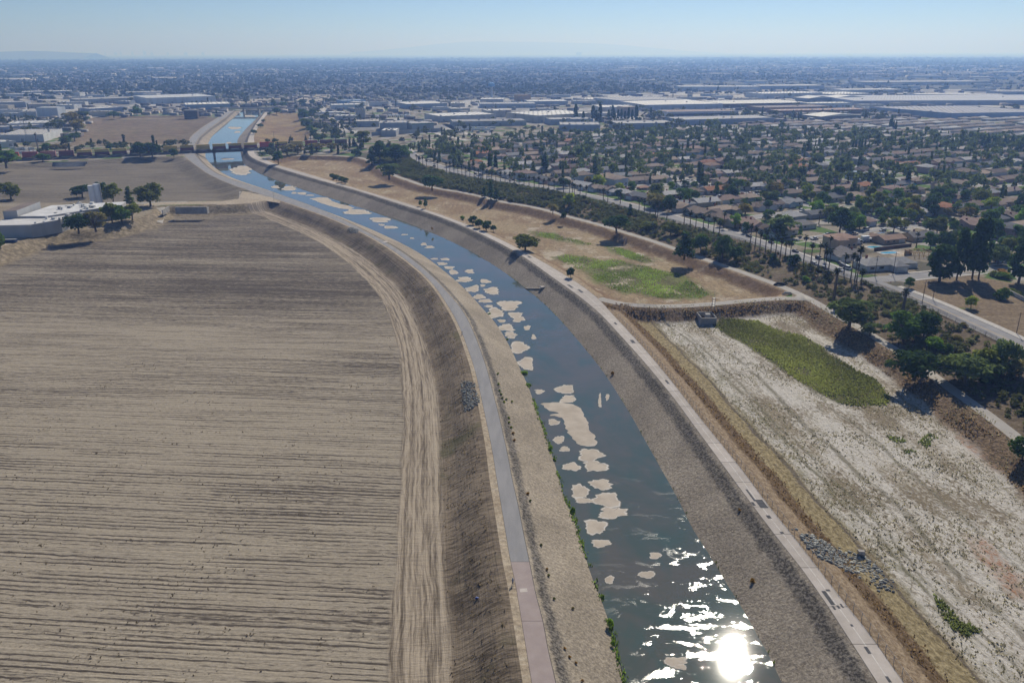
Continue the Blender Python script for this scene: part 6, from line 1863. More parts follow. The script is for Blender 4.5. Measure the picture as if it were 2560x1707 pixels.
warehouse(A_, B_, C_[:2], 9, (.60,.60,.60), (.44,.42,.40), 'long white warehouse with seams beside the railway')
wh(20,324,148,320,8,60,(.56,.56,.56),(.55,.55,.55),'white warehouse with a rounded grey roof at the left')
wh(-40,334,107,325,7,30,(.36,.42,.54),RG,'blue walled low warehouse at the left edge')
wh(-20,373,42,367,7,30,WT,(.60,.60,.58),'small white shed by the truck yard at the left edge')
wh(368,261,540,255,13,150,(.58,.60,.63),(.62,.63,.64),'great white ribbed warehouse beyond the far meadow')
wh(465,274,577,271,9,80,(.26,.34,.46),(.74,.72,.66),'white roofed warehouse with a blue front by the river')
wh(228,285,310,280,9,40,(.28,.34,.46),RW,'white roofed building with parked cars at the meadow corner')
wh(190,260,335,255,9,80,LG,RG,'grey roofed sheds beyond the tall white block')
wh(-10,270,66,269,11,30,(.34,.37,.42),RW,'grey block building at the far left edge')
wh(70,271,128,270,8,30,(.50,.44,.40),CR,'cream roofed building right of the grey block')
wh(55,238,182,235,8,60,BG,RW,'long white roofed strip far behind at the left')
wh(315,241,412,239,9,80,BG,RG,'blue grey distant shed behind the great white one')
wh(140,273,186,273,8,30,WT,RW,'small white building right of the tall white block')
wh(52,293,92,293,9,30,(.58,.58,.58),RD,'white building with dark windows left of the tall block')
# smaller buildings filling the industrial quarters
IND = [line([(790,262),(1180,250),(1210,300),(1120,330),(900,345),(830,300)], Z_ST), line([(1180,250),(1900,222),(2560,225),(2560,275),(2150,285),(1900,290),(1640,300),(1330,312),(1200,300)], Z_ST), line([(-60,240),(400,238),(600,262),(300,285),(200,300),(150,300),(-60,300)], 0), line([(1600,205),(2560,190),(2560,225),(1700,232)], Z_ST)]
fill = []
tries = 0
def fits(c, r): return all(np.hypot(*(c - w[0])) > r + max(8, min(w[1], 70)) for w in WP) and region_of(c[None])[0] == len(REG) and not inhood(c)
while len(fill) < 84 and tries < 4000:
    tries += 1
    pg = IND[tries % 4]
    c = np.array([wr.uniform(pg[:, 0].min(), pg[:, 0].max()), wr.uniform(pg[:, 1].min(), pg[:, 1].max())])
    if not inpoly(c[None], pg)[0] or abs(math.atan2(*c)) > .62: continue
    L, D = wr.uniform(18, 60) * (1.4 if c[1] > 2200 else 1), wr.uniform(16, 40)
    if not fits(c, L * .6): continue
    fill.append(c)
    near = min(((np.hypot(*(c - w[0])), i) for i, w in enumerate(WP[:60])))[1]
    wc, wn = wr.choice([(BG, 'blue grey'), (WT, 'white'), (CR, 'cream'), (LG, 'grey')])
    rc, rn = wr.choice([(RW, 'white'), (RG, 'grey'), (RD, 'dark'), (RW, 'bright'), ((.50, .46, .40), 'tan')])
    a = wr.choice([0, 0, .1, -.1]) ; u = np.array([math.cos(a), math.sin(a)]); v = np.array([-u[1], u[0]])
    lab0 = [o for o in bpy.data.objects if o.get('category') == 'building' and o.get('label')]
    warehouse(c - u * L / 2 - v * D / 2, c + u * L / 2 - v * D / 2, c + u * L / 2 + v * D / 2, wr.uniform(5, 9), wc, rc, '%s shed with a %s roof, %s one counting outward in the industrial belt' % (wn, rn, ordw(len(fill))), name='shed', doors=False)['group'] = 'sheds of the industrial belt'

# water tower, silos, tanks, far towers, arena
p = P(1229, 246)
t = tag(empty('water_tower', tuple(p)), 'pale water tower with a blue top beyond the sheds', 'water tower')
MB().tube([(0, 0, 0), (0, 0, 28)], [3.2, 2.6], 12).build('shaft', M['wall2'], t, (.52, .55, .60))
MB().tube([(0, 0, 27), (0, 0, 29), (0, 0, 35), (0, 0, 37)], [3, 8, 8, 2], 14).build('tank', M['wall2'], t, (.14, .34, .66))
for i in range(4):
    p = P(893 + i * 6.2, 298)
    t = tag(empty('silo', tuple(p)), '%s grey cement silo of four beside the white workshop' % ordw(i + 1), 'silo', 'cement silos')
    MB().tube([(0, 0, 3), (0, 0, 17), (0, 0, 18.5)], [2.1, 2.1, .6], 10).build('body', M['wall2'], t, (.40, .40, .40))
    MB().tube([(0, 0, 0), (0, 0, 3)], [1.7, 1.9], 8).build('base', M['metal'], t)
for i, x in enumerate((1651, 1679, 1696, 1713, 1735)):
    p = G(x, 160, 0); s = pxm(p)
    t = tag(empty('storage_tank', tuple(p)), '%s gleaming white domed tank from the left on the far plain' % ordw(i + 1), 'storage tank', 'far white tanks')
    r = (7 if i in (1, 4) else 6) / s
    MB().tube([(0, 0, 0), (0, 0, r * .35)], [r, r], 16).build('tank_wall', M['wall2'], t, (.7, .66, .6))
    mb = MB(); mb.tube([(0, 0, r * .352), (0, 0, r * .5), (0, 0, r * .62)], [r, r * .72, r * .2], 16); mb.build('dome', M['wall2'], t, (.8, .78, .75))
p = G(1447, 140, 0); s = pxm(p)
t = tag(empty('far_arena', tuple(p)), 'lone pale flat building standing up on the horizon', 'building')
MB().box(-6 / s, 6 / s, -6 / s, 6 / s, 0, 6 / s).build('wall', M['wall2'], t, (.3, .32, .35))
MB().box(-7 / s, 7 / s, -7 / s, 7 / s, 6.02 / s, 8 / s).build('roof', M['wall2'], t, (.35, .36, .38))
for i, (x, hp, w) in enumerate([(207,10,2.5),(212,7,3),(264,5,3),(303,8,3),(332,7,4),(361,11,3),(365,9,2.5),(420,5,4),(465,5,7),(508,5,6),(380,5,5),(290,5,6)]):
    p = G(x, 140.5, 0); s = pxm(p)
    t = tag(empty('far_tower', tuple(p)), '%s faint office tower from the left along the hazy horizon' % ordw(i + 1), 'tower', 'far city towers')
    MB().box(-w / 2 / s, w / 2 / s, -w / 2 / s, w / 2 / s, 0, (hp * .8 + 3) / s).build('wall', M['wall2'], t, (.3, .32, .35))
    MB().box(-w / 3 / s, w / 3 / s, -w / 3 / s, w / 3 / s, (hp * .8 + 3) / s + .1, (hp * .8 + 4.5) / s).build('roof_block', M['wall2'], t, (.3, .32, .35))

# hills on the horizon
def hill(name, px, depth, dist_y, label):
    """ridge from photo points: foot on the plain, crest height from the picture"""
    V, F = [], []
    n = len(px)
    for x, y in px:
        d = ray(x, 131.5); k = dist_y / d[1]
        gx, gy = d[0] * k, d[1] * k
        dz = ray(x, y); z = max(2.0, CAM_H + dz[2] * (gy / dz[1]))
        V += [(gx, gy - depth, -2), (gx * 1.0, gy - depth * .45, z * .55), (gx, gy, z), (gx, gy + depth, -2)]
    for i in range(n - 1):
        for j in range(3):
            a = 4 * i + j
            F.append((a, a + 4, a + 5, a + 1))
    me = mesh(name, V, F, M['hill'], True)
    tag(link(name, me), label, kind='structure')
M['hill'] = m_plain('hill_brush', (.10, .10, .075), .95, .3, .002)
def ridge(px, k=8):
    P_ = np.array(px, float); x = np.linspace(P_[0, 0], P_[-1, 0], len(px) * k)
    y = np.interp(x, P_[:, 0], P_[:, 1]); y = np.convolve(np.pad(y, 6, mode='edge'), np.ones(13) / 13, 'valid')
    r = np.random.default_rng(3); y += np.convolve(r.normal(0, .9, len(x) + 8), np.ones(9) / 9, 'valid')
    return list(zip(x, y))
hill('hills', ridge([(-160,132),(-60,131),(20,130),(60,128),(100,127.5),(125,129),(150,131.5),(200,133),(240,134)]), 700, 19000, 'low hazy hill on the left horizon')
hill('hills', ridge([(880,132),(960,126),(1020,119),(1080,112),(1140,106),(1230,104),(1330,106),(1430,108),(1520,110),(1600,117),(1660,124),(1740,130),(1800,132)]), 1500, 42000, 'broad pale mountain on the horizon in the middle')

# ------------------------------------------------------------------ the far city : trees and roofs past counting
cr_ = np.random.default_rng(17)
def wedge(n, r0, r1, pw=1.0, amax=.66):
    u = cr_.uniform(0, 1, n); r = r0 * (r1 / r0) ** (u ** pw); a = cr_.uniform(-amax, amax, n)
    return np.stack([np.sin(a) * r, np.cos(a) * r], 1)
RAIL0 = np.array([G(x, y, 2.0)[:2] for x, y in ((-220,407),(22,397.5),(343,385),(639,371),(980,358))])
def free(Q, pad=1.0):
    m = region_of(Q) == len(REG)
    m &= ~inpoly(Q, HOOD)
    m &= pdist(Q, RAIL0)[0] > 28
    for c, r, lu, lv, eu, ev in WP:
        d = Q - c
        m &= ~((np.abs(d @ eu) < lu / 2 + pad) & (np.abs(d @ ev) < lv / 2 + pad))
    return m
inind = lambda Q: np.logical_or.reduce([inpoly(Q, g) for g in IND])
Q = wedge(6500, 900, 2600); Q = Q[free(Q, 3)]
dens = np.where(inind(Q), .16, .8) * (.6 + noise2(Q, .012, 21))
Q = Q[cr_.uniform(0, 1, len(Q)) < dens][:2600]
h = cr_.uniform(5, 13, len(Q)) * np.where(cr_.uniform(0, 1, len(Q)) < .08, 1.5, 1)
mass('distant_trees', np.c_[Q, zplain(Q)], h, h * cr_.uniform(.7, 1.2, len(Q)), cr_.uniform(0, 1, len(Q)), 'dark trees scattered among the far warehouses and streets', (.105, .125, .055))
ico = [(0, 0, 1), (.89, 0, .45), (.28, .85, .45), (-.72, .53, .45), (-.72, -.53, .45), (.28, -.85, .45), (.72, .53, -.3), (-.28, .85, -.3), (-.89, 0, -.3), (-.28, -.85, -.3), (.72, -.53, -.3)]
icf = [(0, 1, 2), (0, 2, 3), (0, 3, 4), (0, 4, 5), (0, 5, 1), (1, 6, 2), (2, 7, 3), (3, 8, 4), (4, 9, 5), (5, 10, 1), (6, 7, 2), (7, 8, 3), (8, 9, 4), (9, 10, 5), (10, 6, 1)]
LOW = []
for s in range(5):
    r = np.random.default_rng(s + 60)
    Vv = np.array(ico) * r.uniform(.7, 1.15, (11, 1)); Vv[:, :2] *= .5; Vv[:, 2] = Vv[:, 2] * .45 + .5
    if s == 4: Vv[:, :2] *= .5; Vv[:, 2] *= 1.5
    LOW.append(('low', Vv, np.array(icf, np.int32), r.uniform(0, 1, 15)))
Q = wedge(36000, 2300, 16000, .92); Q = Q[region_of(Q) == len(REG)]; Q = Q[free(Q, 2)]
dens = np.where(inind(Q), .18, 1.0) * np.clip(.62 + .7 * noise2(Q, .004, 5) + .5 * noise2(Q, .0012, 6), .12, 1)
Q = Q[cr_.uniform(0, 1, len(Q)) < dens]
d = np.hypot(*Q.T)
h = cr_.uniform(6, 15, len(Q)) * np.clip(d / 6000, 1, 1.6)
mass('distant_trees', np.c_[Q, np.zeros(len(Q))], h, h * cr_.uniform(.9, 1.6, len(Q)) * np.clip(d / 3500, 1, 3), cr_.uniform(0, 1, len(Q)), 'endless low trees of the city plain fading into haze', (.08, .098, .05), LOW)
def boxes(name, Q, L, D, H, A, tone, label):
    n = len(Q)
    c, s = np.cos(A), np.sin(A)
    X = np.array([-1, 1, 1, -1, -1, 1, 1, -1]) * .5; Y = np.array([-1, -1, 1, 1, -1, -1, 1, 1]) * .5; Zs = np.array([0, 0, 0, 0, 1, 1, 1, 1])
    x = X[None] * L[:, None]; y = Y[None] * D[:, None]
    V = np.stack([Q[:, 0][:, None] + x * c[:, None] - y * s[:, None], Q[:, 1][:, None] + x * s[:, None] + y * c[:, None], zplain(Q)[:, None] + Zs[None] * H[:, None]], -1).reshape(-1, 3)
    F = np.array([(4, 5, 6, 7), (0, 1, 5, 4), (1, 2, 6, 5), (2, 3, 7, 6), (3, 0, 4, 7)])
    F = (F[None] + (np.arange(n) * 8)[:, None, None]).reshape(-1, 4).astype(np.int32)
    me = mesh(name, V, F, M['farbox'])
    fattr(me, 'tone', np.repeat(tone, 5), 'FACE')
    tag(link(name, me), label, kind='stuff')
t_ = NT('far_building'); tn = t_.attr('tone')
crp = t_.n('ShaderNodeValToRGB'); t_.set(crp.inputs[0], tn)
for i, (pos_, col) in enumerate(((0, (.13, .11, .10)), (1, (.75, .72, .68)), (.35, (.20, .18, .17)), (.6, (.32, .31, .30)), (.8, (.42, .36, .30)))):
    e = crp.color_ramp.elements[i] if i < 2 else crp.color_ramp.elements.new(pos_)
    e.position = pos_; e.color = (*col, 1)
M['farbox'] = t_.fin(crp.outputs[0], .85)
Q = wedge(9000, 1300, 4500); Q = Q[free(Q, 8)]
Q = Q[~inind(Q) | (cr_.uniform(0, 1, len(Q)) < .3)][:4200]
n = len(Q)
boxes('distant_houses', Q, cr_.uniform(10, 20, n), cr_.uniform(8, 13, n), cr_.uniform(3, 5.5, n), cr_.choice([0, .12, 1.57], n), cr_.uniform(0, .85, n), 'countless low roofs among the trees of the far town')
Q = wedge(4200, 4000, 17000, .95); n = len(Q)
big = cr_.uniform(0, 1, n) < .12
boxes('distant_buildings', Q, np.where(big, cr_.uniform(60, 190, n), cr_.uniform(14, 40, n)), np.where(big, cr_.uniform(40, 90, n), cr_.uniform(10, 20, n)), cr_.uniform(4, 10, n), cr_.choice([0, .1], n), np.where(big, cr_.uniform(.6, 1, n), cr_.uniform(0, 1, n)), 'pale specks of far buildings fading into the haze')

# ------------------------------------------------------------------ factory on the left
lot = np.vstack([LFL, line([(360,511),(290,507),(150,507),(-60,507),(-330,522)], 0)])
tag(link('factory_yard', mesh('factory_yard', [(*p, .02) for p in lot], [tuple(range(len(lot)))], dry_grass('yard_dirt', (.30, .255, .19), (.24, .195, .135), (.36, .31, .24), .25, 1.5))), 'dusty ground round the factory and its trees', kind='structure')
M['tarroof'] = m_object('white_flat_roof', .85, .18, .10)
zf = lambda x, y, z=0.0: G(x / 4.612, 400 + y / 4.612, z)
fac = tag(empty('factory', (0, 0, 0)), 'white roofed factory with bent front wall, roof vents and a brown annex', 'factory')
f1 = [zf(-120, 905)[:2], zf(378, 893)[:2], zf(722, 828)[:2]]
dv = np.array([-.10, .995])
def block(name, ring, z0, z1, wallc, roofc, lip=.5):
    a = sum(ring[i][0] * ring[(i + 1) % len(ring)][1] - ring[(i + 1) % len(ring)][0] * ring[i][1] for i in range(len(ring)))
    if a < 0: ring = ring[::-1]
    MB().prism(ring, z0, z1).build('wall', M['wall2'], fac, wallc)
    c = np.mean(ring, axis=0)
    rr = [tuple(c + (np.array(p) - c) * .985) for p in ring]
    MB().prism(rr, z1 - .2, z1 + .10).build('roof', M['tarroof'], fac, roofc)
b1 = f1 + [f1[2] + dv * 26 + np.array([6, 0]), f1[1] + dv * 22, f1[0] + dv * 22]
block('front', [tuple(p) for p in b1], -.3, 8.0, (.47, .46, .44), (.56, .55, .54))
b2 = [f1[1] + dv * 22.1 + [-18, 0], f1[1] + dv * 22.1, f1[2] + dv * 26.1 + [6, 0], f1[2] + dv * 47 + [24, 0], f1[2] + dv * 60 + [22, 0], f1[1] + dv * 62 + [-14, 0]]
block('main', [tuple(p) for p in b2], -.3, 9.2, (.42, .41, .40), (.60, .60, .60))
b3 = [f1[0] + dv * 22.2, f1[1] + dv * 22.2 + [-18.2, 0], f1[1] + dv * 56 + [-18.2, 0], f1[0] + dv * 56]
block('annex', [tuple(p) for p in b3], -.3, 13.0, (.44, .44, .44), (.20, .16, .14))
fr = random.Random(5)
for i in range(34):
    k = fr.uniform(.05, .95); m = fr.uniform(2, 58)
    base = f1[1] * (1 - k) + f1[2] * k + dv * m + (np.array([k * 5, 0]) if m < 24 else np.array([k * 12 - 3, 0]))
    z = 8.1 if m < 22 else 9.3
    if 20 < m < 28: continue
    s = fr.choice([.5, .6, .8, 1.2])
    MB().box(base[0] - s, base[0] + s, base[1] - s, base[1] + s, z, z + fr.choice([.5, .8, 1.3, 1.8])).build('roof_vent', M['white'] if fr.random() < .5 else M['unit'], fac)
MB().box(f1[1][0] - 9, f1[1][0] - 7.6, f1[1][1] - .3, f1[1][1] - .05, 2, 4.2).build('window', M['glass'], fac)
MB().tube([(f1[1][0] + .2, f1[1][1] - .25, 0), (f1[1][0] + .2, f1[1][1] - .25, 8)], .15, 6).build('downpipe', M['unit'], fac)
p = P(238, 527)
t = tag(empty('tall_silo', (p[0], p[1], 0), .1, (1.1, 1.1, 1.2)), 'tall white twin silo tower beside the factory', 'silo')
MB().prism([(2.1 * math.cos(a), 2.1 * math.sin(a)) for a in np.linspace(0, 6.283, 12, endpoint=False)], 0, 15.5).build('left_tube', M['wall2'], t, (.66, .68, .72))
o = MB().prism([(3.1 + 2.0 * math.cos(a), 1.0 + 2.0 * math.sin(a)) for a in np.linspace(0, 6.283, 12, endpoint=False)], 0, 16.2).build('right_tube', M['wall2'], t, (.62, .65, .70))
for z in (16.8, 17.4):
    MB().tube([(3.1 + 2.0 * math.cos(a), 1 + 2.0 * math.sin(a), z) for a in np.linspace(0, 6.283, 13)], .06, 4).build('railing', M['metal'], t)
MB().box(5.2, 5.6, .6, 1.2, 0, 17).build('ladder', M['metal'], t)
for x, y, h, r, lb in ((190, 540, 7.5, 2.0, 'left short grey tank between the factory and its trees'), (203, 536, 8.5, 1.9, 'right short pale tank between the factory and its trees')):
    p = P(x, y)
    t = tag(empty('storage_silo', (p[0], p[1], 0)), lb, 'silo')
    MB().tube([(0, 0, 0), (0, 0, h), (0, 0, h + .6)], [r, r, r * .4], 12).build('shell', M['wall2'], t, (.52, .52, .52))
    MB().tube([(0, 0, h + .6), (0, 0, h + 1.1)], .3, 6).build('cap', M['metal'], t)
p = P(25, 606)
t = tag(empty('waste_container', (p[0], p[1], 0), .1), 'dark blue waste container in the shade of the factory front', 'skip')
MB().box(-4, 4, -1.2, 1.2, .15, 1.9).build('body', m_plain('dark_blue', (.03, .05, .12)), t); MB().box(-4.1, 4.1, -1.3, 1.3, 1.9, 2.02).build('lid', M['metal'], t)

# outlet walls, ramp, culvert, gates
M['cwall'] = m_plain('weathered_concrete', (.36, .34, .31), .9, .18, .3)
def conc_box(name, cat, x, y, rz, parts, label):
    p = P(x, y)
    t = tag(empty(name, tuple(p), rz), label, cat)
    for nm, b in parts: MB().box(*b).build(nm, M['cwall'], t)
    return t
ta = math.atan2(*(G(513, 530) - G(445, 530))[1::-1])
conc_box('outlet_wall', 'outlet', 479, 530, 0.02, [('headwall', (-11, 11, -.5, .5, -1.5, 3.4)), ('wing_wall', (-11.6, -11.01, -.5, 4, -1.5, 3.0)), ('wing_wall', (11.01, 11.6, -.5, 4, -1.5, 3.0)), ('coping', (-11.7, 11.7, -.7, .7, 3.41, 3.65))], 'long pale concrete outlet wall at the top of the ploughed field')
conc_box('ramp_wall', 'wall', 414, 527, 0.12, [('wall', (-.3, .3, -8, 9, -2, 1.6)), ('coping', (-.45, .45, -8, 9, 1.61, 1.8))], 'concrete side wall of the ramp leading into the ploughed field')
rp = line([(372,512),(414,512),(410,528),(404,540),(389,541)], 0)
tag(link('ramp', mesh('ramp', [(*q, gz(*q) + .12) for q in rp], [tuple(range(5))], M['gravel'])), 'pale concrete ramp running down beside its side wall', kind='structure')
t = tag(empty('culvert', tuple(P(171, 413)), .05), 'half round dark concrete culvert apron below the railway', 'culvert')
mb = MB(); n = 16
out = [(-17 + 34 * i / n, -6.5 * math.sin(math.pi * i / n) ** .7, ) for i in range(n + 1)]
mb.v = [(x, y, -1.2) for x, y in out] + [(x, y * .25 + 3, 2.4) for x, y in out]
mb.f = [(i, i + 1, n + 2 + i, n + 1 + i) for i in range(n)] + [tuple(range(n, -1, -1))]
mb.build('apron', m_plain('dark_concrete', (.13, .14, .16), .9, .2, .3), t)
MB().box(-18, 18, 4.0, 4.6, .5, 2.8).build('headwall', M['cwall'], t)
t = tag(empty('gate_tower', tuple(P(480, 294)), .02), 'dark square concrete gate structure at the top of the far meadow', 'gate structure')
MB().box(-12, 12, -5, 5, -3, 12).build('wall', m_plain('brown_concrete', (.13, .105, .09), .9, .15, .3), t); MB().box(-12.8, 12.8, -5.8, 5.8, 12.01, 13.2).build('roof_slab', M['cwall'], t); MB().box(-22, -12.02, -4, 4, 6, 7).build('walkway', M['cwall'], t)
# drain outlet with its gauge tower in the white basin
p = P(1772, 794)
t = tag(empty('drain_outlet', (p[0], p[1], -2.6), .03, (.85, .85, .8)), 'square concrete drain outlet at the head of the white basin', 'outlet')
for nm, b in (('front_wall', (-4.2, 4.2, -.35, .0, -2.6, 1.6)), ('side_wall', (-4.2, -3.85, .002, 9, -2.6, 2.2)), ('side_wall', (3.85, 4.2, .002, 8, -2.6, 2.0)), ('floor', (-3.84, 3.84, .003, 9, -2.6, -1.2)), ('back_wall', (-3.84, 3.84, 8.2, 8.6, -1.2, 2.5)), ('gate_box', (-.9, 1.6, 2.5, 5.0, -1.19, 2.9)), ('coping', (-4.35, 4.35, -.5, .15, 1.61, 1.78))):
    MB().box(*b).build(nm, M['cwall'], t)
p = P(1783, 771)
t = tag(empty('gauge_tower', tuple(p)), 'slim grey lattice gauge tower above the drain outlet', 'tower')
for x in (-.6, .6):
    for y in (-.4, .4): MB().tube([(x, y, -.5), (x, y, 5.2)], .07, 5).build('post', M['metal'], t)
for z in (1.2, 2.4, 3.6, 4.8): MB().box(-.66, .66, -.46, .46, z, z + .1).build('brace', M['metal'], t)
MB().tube([(0, 0, 5.2), (0, 0, 8)], .05, 5).build('mast', M['metal'], t)
for (a, b, lb) in (((1650, 772), (1676, 800), 'left concrete gutter down the slope at the head of the white basin'), ((1795, 767), (1810, 790), 'right concrete gutter down the slope at the head of the white basin')):
    A = resample(np.array([P(*a)[:2], P(*b)[:2]]), 1.2)
    ribbon('gutter', A, .9, ground_z(A) + .18, m_plain('gutter_shade', (.12, .115, .11)), lb)
pa, pb = P(1312, 716), P(1356, 717)
A = resample(np.array([pa[:2], pb[:2]]), 1.0)
t = tag(empty('drain_chute', (0, 0, 0)), 'white concrete drain chute on the stone bank', 'drain')
o = ribbon('chute', A, 1.6, ground_z(A) + .12, M['cwall'], kind=None, parent=t)
MB().box(-1.0, 1.0, -1.1, 1.1, -.5, .2).build('catch_box', M['conc_r'], t, loc=(pb[0], pb[1], pb[2]), rz=.4)

# rock piles
M['rock'] = leaf_mat('rubble', None, .55, 0.0)
def rocks(name, poly, n, r0, r1, label, color):
    Q = sample_poly(poly, n * 6)[:int(n * 1.3)]; Q[::7] += rng.normal(0, 1.3, Q[::7].shape)
    r = np.random.default_rng(31)
    z = ground_z(Q)
    Vb = np.array(ico)
    Vs, Fs, Ts = [], [], []
    for i, (q, zz) in enumerate(zip(Q, z)):
        s = r0 + (r1 * 1.15 - r0) * r.uniform(0, 1) ** 2.6
        V = Vb * r.uniform(.65, 1.1, (11, 1)) * [s, s * r.uniform(.7, 1.2), s * .75]
        a = r.uniform(0, 6.28)
        V = np.c_[V[:, 0] * math.cos(a) - V[:, 1] * math.sin(a), V[:, 0] * math.sin(a) + V[:, 1] * math.cos(a), V[:, 2]] + [q[0], q[1], zz + s * .12]
        Vs.append(V); Fs.append(np.array(icf) + 11 * i); Ts += [r.uniform(0, 1)] * 15
    me = mesh(name, np.vstack(Vs), np.vstack(Fs).astype(np.int32), M['rock'])
    fattr(me, 'tone', Ts, 'FACE')
    tag(link(name, me, color=color), label, kind='stuff')
wl2 = lambda pts: np.array([P(x, y)[:2] for x, y in pts])
rocks('rock_pile', wl2([(1151,956),(1172,951),(1186,954),(1198,995),(1200,1008),(1180,1020),(1163,1031),(1157,1000)]), 520, .14, .42, 'patch of blue grey broken rock on the slope beside the left path', (.28, .29, .30))
rocks('rock_pile', wl2([(1992,1330),(2012,1334),(2060,1352),(2100,1375),(2150,1384),(2190,1412),(2215,1440),(2236,1474),(2215,1476),(2180,1458),(2150,1432),(2110,1425),(2060,1400),(2020,1372)]), 900, .16, .55, 'long pile of broken rock spilling into the white basin below the right path', (.30, .305, .31))
rocks('rock_pile', wl2([(868,573),(880,568),(896,575),(894,582),(878,583)]), 260, .2, .55, 'small pile of grey rubble beside the far left path', (.30, .30, .30))
p = P(2150, 1388)
tag(MB().tube([(-.7, 0, 0), (-.3, .1, .9), (.5, .1, .8), (.9, -.1, .1)], [.5, .9, .8, .4], 7).build('boulder', M['conc_r'], loc=tuple(p)), 'largest pale boulder at the top of the long rock pile', 'boulder')
p = P(1968, 736)
tag(MB().tube([(-2.4, 0, .2), (-1, .1, .8), (1.4, 0, .7), (2.5, .1, .2)], [.3, .7, .65, .2], 7).build('boulder', M['conc_r'], loc=tuple(p)), 'white flat boulder on the dirt inside the road fork', 'boulder')
p = P(1949, 713)  # unidentified dark object, built in a boulder shape
tag(MB().tube([(-3, 0, .2), (-1, .1, .9), (1.2, 0, .8), (3, .1, .2)], [.4, .8, .8, .3], 7).build('boulder', M['dark'], loc=tuple(p)), 'dark low object on the edge of the maintenance road', 'boulder')

# ------------------------------------------------------------------ railway, train, bridges
RAIL = smooth_line(np.array([G(x, y, 2.0)[:2] for x, y in ((-220,407),(-60,401.5),(22,397.5),(203,391),(343,385),(493,376.5),(639,371),(770,365.5),(891,361.5),(980,358))]), 12, 6)
sr = np.r_[0, np.cumsum(np.linalg.norm(np.diff(RAIL, axis=0), axis=1))]
def rail_s(px):
    d = np.array([G(px, 500, 2.0)[0] / (G(px, 500, 2.0)[1] + 1e-9)])
    return float(np.interp(0, (RAIL[:, 0] / RAIL[:, 1] - d), sr))
s_l, s_r = rail_s(496), rail_s(622)
M['ballast'] = m_plain('ballast', (.20, .175, .155), .95, .25, .6)
M['rust'] = m_plain('rusty_steel', (.085, .06, .05), .7, .25, .6, .3)
for a, b, lb in ((0, s_l, 'railway embankment left of the river'), (s_r, sr[-1], 'railway embankment right of the river')):
    t_ = np.linspace(a, b, 40); A = at_s(RAIL, t_, sr)
    V = np.vstack([np.c_[offset(A, 9), ground_z(offset(A, 9)) - .5], np.c_[offset(A, 3.2), np.full(40, 1.75)], np.c_[offset(A, -3.2), np.full(40, 1.75)], np.c_[offset(A, -9), ground_z(offset(A, -9)) - .5]])
    F = np.array([(k * 40 + i, (k + 1) * 40 + i, (k + 1) * 40 + i + 1, k * 40 + i + 1) for k in range(3) for i in range(39)], np.int32)[:, ::-1]
    tag(link('embankment', mesh('embankment', V, F, M['ballast'])), lb, kind='structure')
for off in (-.75, .75):
    A = at_s(offset(RAIL, off), np.linspace(0, sr[-1], 90), sr)
    V, F = strip_mesh(offset(A, .08), offset(A, -.08), 1.92, .16)
    tag(link('rail', mesh('rail', V, F, M['rust'])), ('left' if off > 0 else 'right') + ' steel rail of the railway line', kind='structure')
t = tag(empty('rail_bridge', (0, 0, 0)), 'dark steel girder railway bridge over the river', 'bridge')
bl, br = s_l - 8, s_r + 8
A = at_s(RAIL, np.linspace(bl, br, 8), sr)
V, F = strip_mesh(offset(A, 3.4), offset(A, -3.4), 1.2, .7); link('deck', mesh('deck', V, F, M['rust']), t)
for sg in (3.0, -3.4):
    V, F = strip_mesh(offset(A, sg + .4), offset(A, sg), -1.0, 2.19); link('girder', mesh('girder', V, F, M['rust']), t)
for sg in (3.5, -3.6):
    V, F = strip_mesh(offset(A, sg + .06), offset(A, sg), 2.9, .1); link('railing', mesh('railing', V, F, M['metal']), t)
rz = math.atan2(*(A[-1] - A[0])[::-1])
for fr_, nm, zb in ((.44, 'pier', -9), (.06, 'abutment', -6), (.95, 'abutment', -6)):
    c = A[0] * (1 - fr_) + A[-1] * fr_
    w = 1.2 if nm == 'pier' else 2.2
    MB().box(-w, w, -3.4, 3.4, zb, -1.02).build(nm, M['cwall'], t, loc=(c[0], c[1], 0), rz=rz)
    if nm == 'pier': MB().box(-1.8, 1.8, -4, 4, -1.6, -1.04).build('pier_cap', M['cwall'], t, loc=(c[0], c[1], 0.0), rz=rz)
M['cont'] = m_object('container_paint', .6, .10, .3, .3)
CT = {k: tuple(min(.8, 1.75 * c) for c in v) for k, v in {'red': (.34, .045, .04), 'brick red': (.24, .06, .05), 'maroon': (.12, .035, .035), 'faded red': (.30, .13, .11), 'yellow': (.42, .30, .085), 'dull yellow': (.34, .25, .085), 'dark brown': (.10, .06, .05)}.items()}
def container_mesh():
    b, r = MB(), MB()
    b.box(-7.3, 7.3, -1.2, 1.2, 0, 2.75)
    for x in (-7.33, 7.21):
        for y in (-1.24, 1.14): r.box(x, x + .12, y, y + .1, 0, 2.78)
    for z in (0, 2.68):
        for y in (-1.245, 1.145): r.box(-7.2, 7.2, y, y + .1, z, z + .1)
    for k in range(12): r.box(-6.6 + k * 1.2 - .08, -6.6 + k * 1.2 + .08, -1.23, -1.19, .12, 2.66)
    d = MB().box(7.3, 7.36, -1.1, -.02, .12, 2.66).box(7.3, 7.36, .02, 1.1, .12, 2.66)
    return b.me('shell', M['cont']), r.me('ribs', M['cont']), d.me('door', M['cont'])
CM_ = container_mesh()
wagon_bed = MB().box(-8.4, 8.4, -1.3, 1.3, .75, 1.15).box(-6, 6, -1.4, 1.4, .45, .74).me('bed', M['rust'])
bogie = MB().box(-1.5, 1.5, -1.1, 1.1, 0, .7).me('bogie', M['rust'])
